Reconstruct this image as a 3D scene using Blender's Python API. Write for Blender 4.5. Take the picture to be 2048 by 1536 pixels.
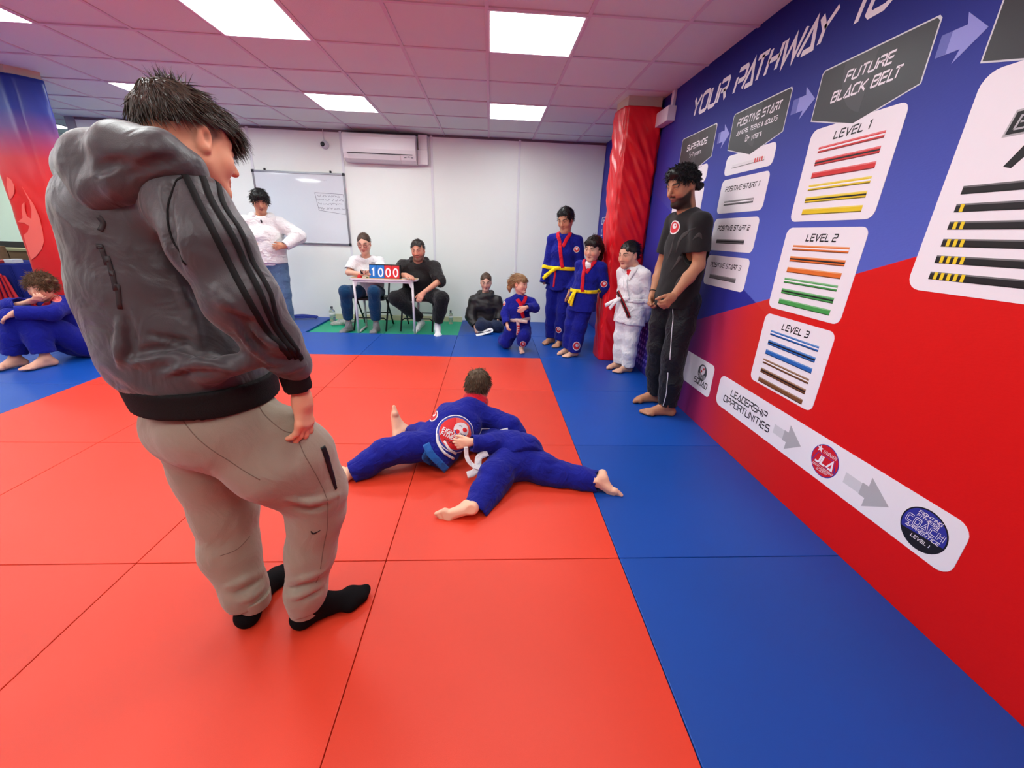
import bpy, bmesh, math, random
import numpy as np
from mathutils import Vector, Matrix

for _o in list(bpy.data.objects):
    bpy.data.objects.remove(_o, do_unlink=True)
SC = bpy.context.scene
COL = SC.collection
random.seed(7)

# ------------------------------------------------------------------ camera
FPX, PITCH, YAW, ROLL, CAMH = 809.17, .3565, .0626, .0364, 1.3094
_cp, _sp, _cy, _sy, _cr, _sr = (math.cos(PITCH), math.sin(PITCH), math.cos(YAW), math.sin(YAW), math.cos(ROLL), math.sin(ROLL))
CF = np.array([_sy*_cp, _cy*_cp, -_sp])
_r0 = np.array([_cy, -_sy, 0.0]); _u0 = np.cross(_r0, CF)
CR = _cr*_r0 + _sr*_u0
CU = -_sr*_r0 + _cr*_u0
CC = np.array([0, 0, CAMH])
cam_data = bpy.data.cameras.new('camera')
cam_data.sensor_width = 36.0
cam_data.lens = FPX/2048*36.0
cam_data.clip_start = .05
cam = bpy.data.objects.new('camera', cam_data)
COL.objects.link(cam)
cam.matrix_world = Matrix(((CR[0], CU[0], -CF[0], 0), (CR[1], CU[1], -CF[1], 0), (CR[2], CU[2], -CF[2], CAMH), (0, 0, 0, 1)))
SC.camera = cam

# ------------------------------------------------------------------ world, light level, exposure
W = bpy.data.worlds.new('world'); SC.world = W
W.use_nodes = True
W.node_tree.nodes['Background'].inputs[0].default_value = (.8, .85, .9, 1)
W.node_tree.nodes['Background'].inputs[1].default_value = .25
LIGHT = 22.0                     # emission of the ceiling panels
SC.view_settings.view_transform = 'Standard'
SC.view_settings.look = 'None'
SC.view_settings.gamma = 1.0
SC.view_settings.use_curve_mapping = False
SC.view_settings.exposure = 0.0

def at(px, py, Y):
    """measured position: the point on the depth plane y = Y that was read off at (px, py)"""
    d = CF + CR*(px-1024)/FPX + CU*(768-py)/FPX
    return CC + d*(Y/d[1])
def atz(px, py, z):
    d = CF + CR*(px-1024)/FPX + CU*(768-py)/FPX
    return CC + d*((z-CAMH)/d[2])

# ------------------------------------------------------------------ materials
def lin(c):
    out = []
    for v in c[:3]:
        v = v/255.0
        out.append(v/12.92 if v <= .04045 else ((v+.055)/1.055)**2.4)
    return (*out, 1.0)

MATS = {}
def mat(name, rgb, rough=.6, spec=.3, bump=0, bscale=200, var=0, vscale=3, metal=0, emit=0, sheen=0, attr=None, trans=0, sss=0, rand=0, stretch=None, coat=0, fold=None):
    if name in MATS: return MATS[name]
    m = bpy.data.materials.new(name); m.use_nodes = True
    nt = m.node_tree; N = nt.nodes; L = nt.links
    b = N['Principled BSDF']
    base = lin(rgb)
    b.inputs['Base Color'].default_value = base
    b.inputs['Roughness'].default_value = rough
    b.inputs['Specular IOR Level'].default_value = spec
    b.inputs['Metallic'].default_value = metal
    if sheen: b.inputs['Sheen Weight'].default_value = sheen
    if coat: b.inputs['Coat Weight'].default_value = coat
    if trans: b.inputs['Transmission Weight'].default_value = trans
    if sss:
        b.inputs['Subsurface Weight'].default_value = sss
        b.inputs['Subsurface Radius'].default_value = (.012, .005, .003)
        b.inputs['Subsurface Scale'].default_value = 1.0
    if emit:
        b.inputs['Emission Color'].default_value = base
        b.inputs['Emission Strength'].default_value = emit
    src = None
    if attr:
        a = N.new('ShaderNodeAttribute'); a.attribute_name = attr; src = a.outputs['Color']
    if var or bump or rand or fold:
        tc = N.new('ShaderNodeTexCoord')
        co = tc.outputs['Object']
        if stretch:
            mp = N.new('ShaderNodeMapping'); mp.inputs['Scale'].default_value = stretch
            L.new(co, mp.inputs['Vector']); co = mp.outputs['Vector']
    if var:
        nz = N.new('ShaderNodeTexNoise'); nz.inputs['Scale'].default_value = vscale; nz.inputs['Detail'].default_value = 4
        L.new(co, nz.inputs['Vector'])
        mr = N.new('ShaderNodeMapRange'); mr.inputs[1].default_value = .3; mr.inputs[2].default_value = .7
        mr.inputs[3].default_value = 1-var; mr.inputs[4].default_value = 1+var
        L.new(nz.outputs['Fac'], mr.inputs[0])
        hs = N.new('ShaderNodeHueSaturation')
        if src: L.new(src, hs.inputs['Color'])
        else: hs.inputs['Color'].default_value = base
        L.new(mr.outputs[0], hs.inputs['Value']); src = hs.outputs['Color']
    if rand:
        oi = N.new('ShaderNodeObjectInfo')
        mr = N.new('ShaderNodeMapRange'); mr.inputs[3].default_value = 1-rand; mr.inputs[4].default_value = 1+rand
        L.new(oi.outputs['Random'], mr.inputs[0])
        hs = N.new('ShaderNodeHueSaturation')
        if src: L.new(src, hs.inputs['Color'])
        else: hs.inputs['Color'].default_value = base
        L.new(mr.outputs[0], hs.inputs['Value']); src = hs.outputs['Color']
    if src: L.new(src, b.inputs['Base Color'])
    if bump:
        nb = N.new('ShaderNodeTexNoise'); nb.inputs['Scale'].default_value = bscale; nb.inputs['Detail'].default_value = 3
        L.new(co, nb.inputs['Vector'])
        bp = N.new('ShaderNodeBump'); bp.inputs['Strength'].default_value = bump; bp.inputs['Distance'].default_value = .01
        L.new(nb.outputs['Fac'], bp.inputs['Height']); L.new(bp.outputs['Normal'], b.inputs['Normal'])
    if fold:
        nf = N.new('ShaderNodeTexNoise'); nf.inputs['Scale'].default_value = fold[0]; nf.inputs['Detail'].default_value = 2.5; nf.inputs['Distortion'].default_value = 1.6
        L.new(tc.outputs['Object'], nf.inputs['Vector'])
        b2 = N.new('ShaderNodeBump'); b2.inputs['Strength'].default_value = fold[1]; b2.inputs['Distance'].default_value = .03
        L.new(nf.outputs['Fac'], b2.inputs['Height'])
        if bump: L.new(bp.outputs['Normal'], b2.inputs['Normal'])
        L.new(b2.outputs['Normal'], b.inputs['Normal'])
    MATS[name] = m
    return m

# ------------------------------------------------------------------ objects
def wloc(o):
    v = Vector((0, 0, 0))
    while o is not None:
        v += o.location; o = o.parent
    return v

def empty(name, loc, label=None, cat=None, group=None):
    o = bpy.data.objects.new(name, None); COL.objects.link(o)
    o.location = loc; o.empty_display_size = .1
    tag(o, label, cat, group)
    return o

def tag(o, label=None, cat=None, group=None, kind=None):
    if label: o['label'] = label
    if cat: o['category'] = cat
    if group: o['group'] = group
    if kind: o['kind'] = kind
    return o

def obj(name, V, F, mats, parent=None, smooth=False, midx=None, col=None, loc=None):
    """one mesh object; V in world coordinates"""
    V = np.asarray(V, dtype=np.float64).reshape(-1, 3)
    if parent is not None: org = np.array(wloc(parent))
    elif loc is not None: org = np.array(loc, dtype=float)
    else: org = np.array([(V[:, 0].min()+V[:, 0].max())/2, (V[:, 1].min()+V[:, 1].max())/2, V[:, 2].min()])
    me = bpy.data.meshes.new(name)
    if isinstance(F, np.ndarray) and F.ndim == 2:
        n, k = F.shape
        me.vertices.add(len(V)); me.vertices.foreach_set('co', (V-org).astype(np.float32).ravel())
        me.loops.add(n*k); me.loops.foreach_set('vertex_index', F.astype(np.int32).ravel())
        me.polygons.add(n); me.polygons.foreach_set('loop_start', np.arange(0, n*k, k, dtype=np.int32))
        me.polygons.foreach_set('loop_total', np.full(n, k, dtype=np.int32))
        me.update(calc_edges=True); me.validate()
    else:
        me.from_pydata([tuple(v) for v in (V-org)], [], [tuple(int(i) for i in f) for f in F])
    if not isinstance(mats, (list, tuple)): mats = [mats]
    for m in mats: me.materials.append(m)
    if midx is not None: me.polygons.foreach_set('material_index', np.asarray(midx, dtype=np.int32))
    if smooth: me.polygons.foreach_set('use_smooth', np.ones(len(me.polygons), dtype=bool))
    if col is not None:
        a = me.color_attributes.new('Col', 'FLOAT_COLOR', 'POINT')
        c4 = np.ones((len(V), 4), dtype=np.float32); c4[:, :3] = col
        a.data.foreach_set('color', c4.ravel())
    o = bpy.data.objects.new(name, me); COL.objects.link(o)
    if parent is not None: o.parent = parent
    else: o.location = org
    return o

def share(o, name, loc, parent=None):
    c = bpy.data.objects.new(name, o.data); COL.objects.link(c)
    if parent is not None:
        c.parent = parent; c.location = Vector(loc)-wloc(parent)
    else: c.location = loc
    return c

class MB:
    """collects boxes, prisms, tubes, lathes into one mesh"""
    def __init__(s): s.v = []; s.f = []; s.m = []
    def add(s, V, F, mi=0):
        n = len(s.v); s.v += [tuple(p) for p in V]
        for f in F: s.f.append(tuple(i+n for i in f)); s.m.append(mi)
        return s
    def box(s, a, b, mi=0, bev=0):
        if bev:
            bm = bmesh.new(); bmesh.ops.create_cube(bm, size=1)
            for v in bm.verts:
                v.co = Vector([(a[i]+b[i])/2+v.co[i]*(b[i]-a[i]) for i in range(3)])
            bmesh.ops.bevel(bm, geom=bm.edges[:], offset=bev, segments=2, affect='EDGES', profile=.5)
            bm.verts.index_update()
            s.add([v.co for v in bm.verts], [[v.index for v in f.verts] for f in bm.faces], mi); bm.free(); return s
        x0, y0, z0 = a; x1, y1, z1 = b
        V = [(x0, y0, z0), (x1, y0, z0), (x1, y1, z0), (x0, y1, z0), (x0, y0, z1), (x1, y0, z1), (x1, y1, z1), (x0, y1, z1)]
        return s.add(V, [(0, 3, 2, 1), (4, 5, 6, 7), (0, 1, 5, 4), (1, 2, 6, 5), (2, 3, 7, 6), (3, 0, 4, 7)], mi)
    def tube(s, pts, r, seg=8, mi=0, closed=False):
        pts = [np.array(p, dtype=float) for p in pts]; n = len(pts)
        rs = r if isinstance(r, (list, tuple)) else [r]*n
        rings = []; ref = None
        for i, p in enumerate(pts):
            if closed: t = pts[(i+1) % n]-pts[i-1]
            else: t = pts[min(i+1, n-1)]-pts[max(i-1, 0)]
            t = t/(np.linalg.norm(t)+1e-12)
            if ref is None: ref = np.array([0, 0, 1.0]) if abs(t[2]) < .9 else np.array([1.0, 0, 0])
            a = np.cross(t, ref); a /= np.linalg.norm(a); b = np.cross(a, t); ref = b
            rings.append([p+rs[i]*(math.cos(2*math.pi*k/seg)*a+math.sin(2*math.pi*k/seg)*b) for k in range(seg)])
        V = [q for rg in rings for q in rg]; F = []
        for i in range(n if closed else n-1):
            j = (i+1) % n
            for k in range(seg):
                l = (k+1) % seg
                F.append((i*seg+k, i*seg+l, j*seg+l, j*seg+k))
        if not closed:
            F.append(tuple(range(seg-1, -1, -1))); F.append(tuple((n-1)*seg+k for k in range(seg)))
        return s.add(V, F, mi)
    def lathe(s, c, prof, seg=20, mi=0, axis=2):
        V = []; F = []
        for (r, h) in prof:
            for k in range(seg):
                a = 2*math.pi*k/seg
                p = [r*math.cos(a), r*math.sin(a), h]
                if axis == 1: p = [p[0], p[2], p[1]]
                if axis == 0: p = [p[2], p[0], p[1]]
                V.append((c[0]+p[0], c[1]+p[1], c[2]+p[2]))
        n = len(prof)
        for i in range(n-1):
            for k in range(seg):
                l = (k+1) % seg
                F.append((i*seg+k, i*seg+l, (i+1)*seg+l, (i+1)*seg+k))
        F.append(tuple(range(seg-1, -1, -1))); F.append(tuple((n-1)*seg+k for k in range(seg)))
        return s.add(V, F, mi)
    def prism(s, poly, fr, d0, d1, mi=0):
        """poly: 2-D outline in frame fr = (origin, u, v, n), extruded from d0 to d1 along n"""
        o, u, v, n = [np.array(q, dtype=float) for q in fr]; k = len(poly)
        V = [o+u*p[0]+v*p[1]+n*d0 for p in poly]+[o+u*p[0]+v*p[1]+n*d1 for p in poly]
        F = [tuple(range(k-1, -1, -1)), tuple(range(k, 2*k))]
        for i in range(k): F.append((i, (i+1) % k, k+(i+1) % k, k+i))
        return s.add(V, F, mi)
    def build(s, name, mats, parent=None, smooth=False, loc=None):
        return obj(name, s.v, s.f, mats, parent, smooth, s.m, loc=loc)

def rrect(x0, y0, x1, y1, r, n=5):
    P = []
    for (cx, cy, a0) in ((x1-r, y1-r, 0), (x0+r, y1-r, 90), (x0+r, y0+r, 180), (x1-r, y0+r, 270)):
        for k in range(n+1):
            a = math.radians(a0+90*k/n); P.append((cx+r*math.cos(a), cy+r*math.sin(a)))
    return P
def circ(cx, cy, r, n=40, a0=0, a1=360, ry=None):
    ry = ry or r
    return [(cx+r*math.cos(math.radians(a0+(a1-a0)*k/n)), cy+ry*math.sin(math.radians(a0+(a1-a0)*k/n))) for k in range(n + (0 if a1-a0 >= 360 else 1))]

# ------------------------------------------------------------------ stroke lettering (square techno capitals)
GL = {
 'A': (4.4, [[(0, 0), (2.5, 6), (4.3, 0), (1.3, 0)]]),
 'B': (4.2, [[(0, 0), (0, 6), (3.6, 6), (4, 5.4), (4, 3.8), (3.5, 3.2), (.9, 3.2)], [(3.5, 3.2), (4, 2.6), (4, .7), (3.5, 0), (0, 0)]]),
 'C': (4.2, [[(4.2, 6), (.7, 6), (0, 5.3), (0, .7), (.7, 0), (4.2, 0)]]),
 'D': (4.2, [[(0, 0), (0, 6), (3.4, 6), (4, 5.3), (4, .7), (3.4, 0), (0, 0)]]),
 'E': (3.8, [[(3.8, 6), (0, 6), (0, 0), (3.8, 0)], [(.9, 3.1), (3.6, 3.1)]]),
 'F': (3.8, [[(3.8, 6), (0, 6), (0, 0)], [(.9, 3.0), (3.4, 3.0)]]),
 'G': (4.2, [[(4.2, 6), (.7, 6), (0, 5.3), (0, .7), (.7, 0), (4, 0), (4, 3), (2.2, 3)]]),
 'H': (4.0, [[(0, 0), (0, 6)], [(4, 0), (4, 6)], [(0, 3.1), (4, 3.1)]]),
 'I': (.6, [[(.3, 0), (.3, 6)]]),
 'J': (3.4, [[(3.2, 6), (3.2, .7), (2.6, 0), (0, 0)]]),
 'K': (4.0, [[(0, 0), (0, 6)], [(4, 6), (1, 3.1), (4, 0)]]),
 'L': (3.6, [[(0, 6), (0, 0), (3.6, 0)]]),
 'M': (5.0, [[(0, 0), (0, 6), (2.5, 2.4), (5, 6), (5, 0)]]),
 'N': (4.2, [[(0, 0), (0, 6), (4, 0), (4, 6)]]),
 'O': (4.4, [[(.7, 0), (0, .7), (0, 5.3), (.7, 6), (3.6, 6), (4.3, 5.3), (4.3, .7), (3.6, 0), (.7, 0)]]),
 'P': (4.0, [[(0, 0), (0, 4.2)], [(0, 6), (3.5, 6), (4, 5.4), (4, 3.4), (3.5, 2.8), (.9, 2.8)]]),
 'Q': (4.4, [[(.7, 0), (0, .7), (0, 5.3), (.7, 6), (3.6, 6), (4.3, 5.3), (4.3, .7), (3.6, 0), (.7, 0)], [(2.6, 1.6), (4.6, -.6)]]),
 'R': (4.0, [[(0, 0), (0, 4.2)], [(0, 6), (3.5, 6), (4, 5.4), (4, 3.6), (3.5, 3.0), (.9, 3.0)], [(2.4, 3.0), (4.2, 0)]]),
 'S': (4.0, [[(4, 6), (.6, 6), (0, 5.4), (0, 3.7), (.6, 3.1), (3.4, 3.1), (4, 2.5), (4, .6), (3.4, 0), (0, 0)]]),
 'T': (4.2, [[(0, 6), (4.2, 6)], [(2.1, 6), (2.1, 0)]]),
 'U': (4.2, [[(0, 6), (0, .7), (.7, 0), (3.4, 0), (4.1, .7), (4.1, 6)]]),
 'V': (4.4, [[(0, 6), (1.9, 0), (4.4, 6)]]),
 'W': (6.2, [[(0, 6), (1.3, 0), (3.1, 5.2), (4.7, 0), (6.2, 6)]]),
 'Y': (4.2, [[(0, 6), (2.0, 3), (2.0, 0)], [(4.2, 6), (2.0, 3)]]),
 '0': (4.0, [[(.7, 0), (0, .7), (0, 5.3), (.7, 6), (3.2, 6), (3.9, 5.3), (3.9, .7), (3.2, 0), (.7, 0)]]),
 '1': (1.6, [[(0, 5.4), (1.2, 6), (1.2, 0)]]),
 '2': (3.8, [[(0, 6), (3.2, 6), (3.8, 5.4), (3.8, 3.7), (3.2, 3.1), (.6, 3.1), (0, 2.5), (0, 0), (3.8, 0)]]),
 '3': (3.8, [[(0, 6), (3.2, 6), (3.8, 5.4), (3.8, .6), (3.2, 0), (0, 0)], [(.8, 3.1), (3.8, 3.1)]]),
 '5': (3.8, [[(3.8, 6), (0, 6), (0, 3.4), (3.2, 3.4), (3.8, 2.8), (3.8, .6), (3.2, 0), (0, 0)]]),
 '7': (3.6, [[(0, 6), (3.6, 6), (1.4, 0)]]),
 '8': (3.8, [[(0, 0), (0, 6), (3.8, 6), (3.8, 0), (0, 0)], [(0, 3.1), (3.8, 3.1)]]),
 '&': (4.0, [[(4, 0), (.6, 4.8), (1.4, 6), (2.6, 5), (0, 2), (.6, 0), (2.4, 0), (4, 2.4)]]),
 '+': (3.0, [[(0, 3), (3, 3)], [(1.5, 1.5), (1.5, 4.5)]]),
 '-': (2.4, [[(0, 3), (2.4, 3)]]), ',': (.8, [[(.5, .5), (.1, -1)]]), '.': (.6, [[(.3, 0), (.3, .6)]]),
 'y': (3.0, [[(0, 4), (1.5, 0)], [(3, 4), (1.5, 0), (.8, -1.6)]]),
 'e': (3.0, [[(0, 2), (3, 2), (3, 4), (0, 4), (0, 0), (3, 0)]]),
 'a': (3.0, [[(0, 4), (3, 4), (3, 0), (0, 0), (0, 2.2), (3, 2.2)]]),
 'r': (2.0, [[(0, 0), (0, 4), (2, 4)]]),
 's': (2.8, [[(2.8, 4), (0, 4), (0, 2), (2.8, 2), (2.8, 0), (0, 0)]]),
}
def stroke(pl, w):
    """2-D stroked polyline -> verts, quads with mitred joints"""
    P = [np.array(p, dtype=float) for p in pl]
    closed = np.allclose(P[0], P[-1])
    if closed: P = P[:-1]
    n = len(P); off = []
    for i in range(n):
        ds = []
        if closed or i > 0: d = P[i]-P[i-1]; ds.append(d/np.linalg.norm(d))
        if closed or i < n-1: d = P[(i+1) % n]-P[i]; ds.append(d/np.linalg.norm(d))
        ns = [np.array([-d[1], d[0]]) for d in ds]
        m = sum(ns); m = m/np.linalg.norm(m); c = max(.45, float(m@ns[0]))
        off.append(m*(w/2/c))
    V = []; F = []
    for i in range(n): V += [P[i]+off[i], P[i]-off[i]]
    for i in range(n if closed else n-1):
        j = (i+1) % n; F.append((2*i, 2*i+1, 2*j+1, 2*j))
    return V, F
def lettering(txt, h, w=.95, shear=.2, gap=1.5, wide=1.0, space=3.2):
    """-> verts (n,2), faces, total width; baseline at 0, cap height h"""
    k = h/6.0; x = 0; V = []; F = []; prev = ''
    for ch in txt:
        x += {'LT': -2.2, 'AT': -1.3, 'PA': -1.2, 'WA': -1.2, 'AY': -1.4, 'TO': -1.0, 'RT': -.6, 'LA': -.3, 'KB': .3}.get(prev+ch, 0)*wide; prev = ch
        if ch == ' ': x += space; continue
        wd, pls = GL[ch]
        for pl in pls:
            v, f = stroke([(p[0]*wide, p[1]) for p in pl], w)
            n = len(V)
            V += [(x+q[0]+shear*q[1], q[1]) for q in v]; F += [tuple(i+n for i in t) for t in f]
        x += wd*wide+gap
    V = np.array(V)*k
    return V, F, (x-gap)*k
def text_obj(name, txt, h, fr, cx, base, m, parent, off, fit=None, **kw):
    """lettering laid in frame fr, centred on cx (or starting there when align given)"""
    V, F, wd = lettering(txt, h, **kw)
    if fit: V[:, 0] *= fit/wd; wd = fit
    o, u, v, n = [np.array(q, dtype=float) for q in fr]
    x0 = cx-wd/2
    P = o+np.outer(V[:, 0]+x0, u)+np.outer(V[:, 1]+base, v)+n*off
    return obj(name, P, F, m, parent)
# ------------------------------------------------------------------ smooth bodies from blended solids
def nv(v):
    v = np.asarray(v, dtype=float); return v/(np.linalg.norm(v)+1e-12)
def V3(*a): return np.array(a, dtype=float)

class S:
    def __init__(s): s.ops = []; s.nz = []
    def cone(s, a, b, ra, rb, k=.03, mode='u', ax=None, e=1.0):
        a = np.asarray(a, dtype=float); b = np.asarray(b, dtype=float)
        R = max(ra, rb)*max(1, e)
        s.ops.append(('c', mode, k, (a, b-a, max(1e-9, float((b-a)@(b-a))), ra, rb, None if ax is None else nv(ax), e), np.minimum(a, b)-R, np.maximum(a, b)+R)); return s
    def ball(s, c, r, k=.03, mode='u'): return s.cone(c, np.asarray(c, dtype=float)+1e-4, r, r, k, mode)
    def ell(s, c, rad, R=None, k=.03, mode='u'):
        c = np.asarray(c, dtype=float); R = np.eye(3) if R is None else np.asarray(R, dtype=float)
        ext = np.sqrt(((R*np.asarray(rad)[:, None])**2).sum(0))
        s.ops.append(('e', mode, k, (c, R, np.asarray(rad, dtype=float)), c-ext, c+ext)); return s
    def chain(s, pts, rs, k=.03, mode='u', ax=None, e=1.0):
        for i in range(len(pts)-1): s.cone(pts[i], pts[i+1], rs[i], rs[i+1], k, mode, ax, e)
        return s
    def cut(s, p, n, R=9.0, k=0):
        s.ops.append(('p', 'cut', k, (np.asarray(p, dtype=float), nv(n), R), None, None)); return s
    def noise(s, amp, freq, seed=0, stretch=(1, 1, 1)):
        rg = np.random.RandomState(seed); w = []
        for i in range(5):
            a = nv(rg.normal(size=3))*np.array(stretch)*freq*rg.uniform(.6, 1.6); b = nv(rg.normal(size=3))*freq*.6
            w.append((a, b, rg.uniform(0, 6.28), rg.uniform(0, 6.28)))
        s.nz.append((amp, w)); return s
    @staticmethod
    def prim(t, A, x, y, z):
        if t == 'c':
            a, d, dd, ra, rb, ax, e = A
            qx = x-a[0]; qy = y-a[1]; qz = z-a[2]
            h = np.clip((qx*d[0]+qy*d[1]+qz*d[2])/dd, 0, 1)
            qx = qx-h*d[0]; qy = qy-h*d[1]; qz = qz-h*d[2]
            if ax is not None:
                c = (qx*ax[0]+qy*ax[1]+qz*ax[2])*(1-1/e)
                qx = qx-c*ax[0]; qy = qy-c*ax[1]; qz = qz-c*ax[2]
            return np.sqrt(qx*qx+qy*qy+qz*qz)-(ra+h*(rb-ra))
        if t == 'e':
            c, R, r = A
            qx = x-c[0]; qy = y-c[1]; qz = z-c[2]
            u = [(R[i, 0]*qx+R[i, 1]*qy+R[i, 2]*qz)/r[i] for i in range(3)]
            k0 = np.sqrt(u[0]**2+u[1]**2+u[2]**2); k1 = np.sqrt((u[0]/r[0])**2+(u[1]/r[1])**2+(u[2]/r[2])**2)+1e-9
            return k0*(k0-1)/k1
        p, n, R = A
        return (x-p[0])*n[0]+(y-p[1])*n[1]+(z-p[2])*n[2]
    @staticmethod
    def comb(D, d, mode, k):
        if mode == 'u':
            if k <= 0: return np.minimum(D, d)
            h = np.clip(.5+.5*(D-d)/k, 0, 1); return D*(1-h)+d*h-k*h*(1-h)
        if mode == 's': d = -d
        if k <= 0: return np.maximum(D, d)
        h = np.clip(.5-.5*(D-d)/k, 0, 1); return D*(1-h)+d*h+k*h*(1-h)
    def nfield(s, x, y, z):
        t = 0
        for amp, w in s.nz:
            for a, b, p, q in w:
                t = t+amp/5*np.sin(a[0]*x+a[1]*y+a[2]*z+p+1.8*np.sin(b[0]*x+b[1]*y+b[2]*z+q))*1.6
        return t
    def eval(s, P):
        P = np.asarray(P, dtype=float); x, y, z = P[:, 0], P[:, 1], P[:, 2]
        D = np.full(len(P), 1.0)
        for t, mode, k, A, lo, hi in s.ops:
            d = s.prim(t, A, x, y, z)
            if mode == 'cut':
                if A[2] < 5:
                    m = ((x-A[0][0])**2+(y-A[0][1])**2+(z-A[0][2])**2) < A[2]**2
                    D = np.where(m, s.comb(D, d, 'i', k), D)
                else: D = s.comb(D, d, 'i', k)
            else: D = s.comb(D, d, mode, k)
        if s.nz: D = D+s.nfield(x, y, z)
        return D
    def grad(s, P, h=.002):
        G = np.zeros((len(P), 3))
        for i in range(3):
            e = np.zeros(3); e[i] = h
            G[:, i] = s.eval(P+e)-s.eval(P-e)
        return G/(np.linalg.norm(G, axis=1)[:, None]+1e-9)
    def snap(s, P, it=5):
        P = np.array(P, dtype=float)
        for _ in range(it):
            P = P-s.grad(P)*np.clip(s.eval(P), -.05, .05)[:, None]
        return P
    def mesh(s, vox):
        los = np.array([o[4] for o in s.ops if o[1] == 'u']); his = np.array([o[5] for o in s.ops if o[1] == 'u'])
        lo = los.min(0)-3*vox-.01; hi = his.max(0)+3*vox+.01
        n = np.ceil((hi-lo)/vox).astype(int)+1
        ax = [(lo[i]+vox*np.arange(n[i])).astype(np.float32) for i in range(3)]
        D = np.full(n, .3, dtype=np.float32)
        for t, mode, k, A, l, h in s.ops:
            if mode == 'cut':
                R = A[2]; l = A[0]-R; h = A[0]+R; pad = 0
            else: pad = k+2*vox
            i0 = np.clip(np.floor((l-pad-lo)/vox).astype(int), 0, n-1); i1 = np.clip(np.ceil((h+pad-lo)/vox).astype(int)+1, 1, n)
            if np.any(i1 <= i0): continue
            sl = tuple(slice(i0[i], i1[i]) for i in range(3))
            x = ax[0][sl[0]][:, None, None]; y = ax[1][sl[1]][None, :, None]; z = ax[2][sl[2]][None, None, :]
            d = s.prim(t, A, x, y, z).astype(np.float32)
            if mode == 'cut' and A[2] < 5:
                m = ((x-A[0][0])**2+(y-A[0][1])**2+(z-A[0][2])**2) < A[2]**2
                D[sl] = np.where(m, s.comb(D[sl], d, 'i', k), D[sl])
            else: D[sl] = s.comb(D[sl], d, 'i' if mode == 'cut' else mode, k)
        if s.nz:
            I = np.argwhere(np.abs(D) < .03+2*vox)
            D[I[:, 0], I[:, 1], I[:, 2]] += s.nfield(ax[0][I[:, 0]], ax[1][I[:, 1]], ax[2][I[:, 2]])
        return nets(D, lo, vox)

def nets(D, lo, vox):
    Sg = D < 0; n = D.shape
    c = np.zeros((n[0]-1, n[1]-1, n[2]-1), dtype=np.int8)
    for dx in (0, 1):
        for dy in (0, 1):
            for dz in (0, 1):
                c += Sg[dx:n[0]-1+dx, dy:n[1]-1+dy, dz:n[2]-1+dz]
    act = np.argwhere((c > 0) & (c < 8))
    idx = np.full(c.shape, -1, dtype=np.int32); idx[act[:, 0], act[:, 1], act[:, 2]] = np.arange(len(act))
    acc = np.zeros((len(act), 3)); cnt = np.zeros(len(act))
    cr = [(0, 0, 0), (1, 0, 0), (0, 1, 0), (1, 1, 0), (0, 0, 1), (1, 0, 1), (0, 1, 1), (1, 1, 1)]
    vals = [D[act[:, 0]+q[0], act[:, 1]+q[1], act[:, 2]+q[2]].astype(float) for q in cr]
    for a in range(8):
        for b in range(a+1, 8):
            df = [cr[b][i]-cr[a][i] for i in range(3)]
            if sum(abs(q) for q in df) != 1: continue
            va, vb = vals[a], vals[b]; m = (va < 0) != (vb < 0)
            t = np.where(m, va/np.where(m, va-vb, 1), 0)
            for i in range(3): acc[:, i] += np.where(m, cr[a][i]+t*df[i], 0)
            cnt += m
    V = lo+vox*(act+acc/cnt[:, None])
    Fs = []
    for axn in range(3):
        o1, o2 = [(1, 2), (2, 0), (0, 1)][axn]
        A = np.take(Sg, range(0, n[axn]-1), axn); B = np.take(Sg, range(1, n[axn]), axn)
        E = np.argwhere(A != B)
        E = E[(E[:, o1] > 0) & (E[:, o2] > 0) & (E[:, o1] < n[o1]-1) & (E[:, o2] < n[o2]-1)]
        ins = A[E[:, 0], E[:, 1], E[:, 2]]
        q = []
        for (p, r) in ((-1, -1), (0, -1), (0, 0), (-1, 0)):
            C = E.copy(); C[:, o1] += p; C[:, o2] += r; q.append(idx[C[:, 0], C[:, 1], C[:, 2]])
        q = np.stack(q, 1); q[~ins] = q[~ins][:, ::-1]; Fs.append(q)
    return V, np.concatenate(Fs)

def join(parts):
    V = []; F = []; n = 0
    for v, f in parts: V.append(v); F.append(f+n); n += len(v)
    return np.concatenate(V), np.concatenate(F)

def spline(pts, n=8, closed=False):
    P = [np.asarray(p, dtype=float) for p in pts]; out = []; m = len(P)
    for i in range(m if closed else m-1):
        p1, p2 = P[i], P[(i+1) % m]
        p0 = P[i-1] if (closed or i > 0) else p1*2-p2
        p3 = P[(i+2) % m] if (closed or i+2 < m) else p2*2-p1
        for k in range(n):
            t = k/n
            out.append(.5*((2*p1)+(-p0+p2)*t+(2*p0-5*p1+4*p2-p3)*t*t+(-p0+3*p1-3*p2+p3)*t**3))
    if not closed: out.append(P[-1])
    return np.array(out)

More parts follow.
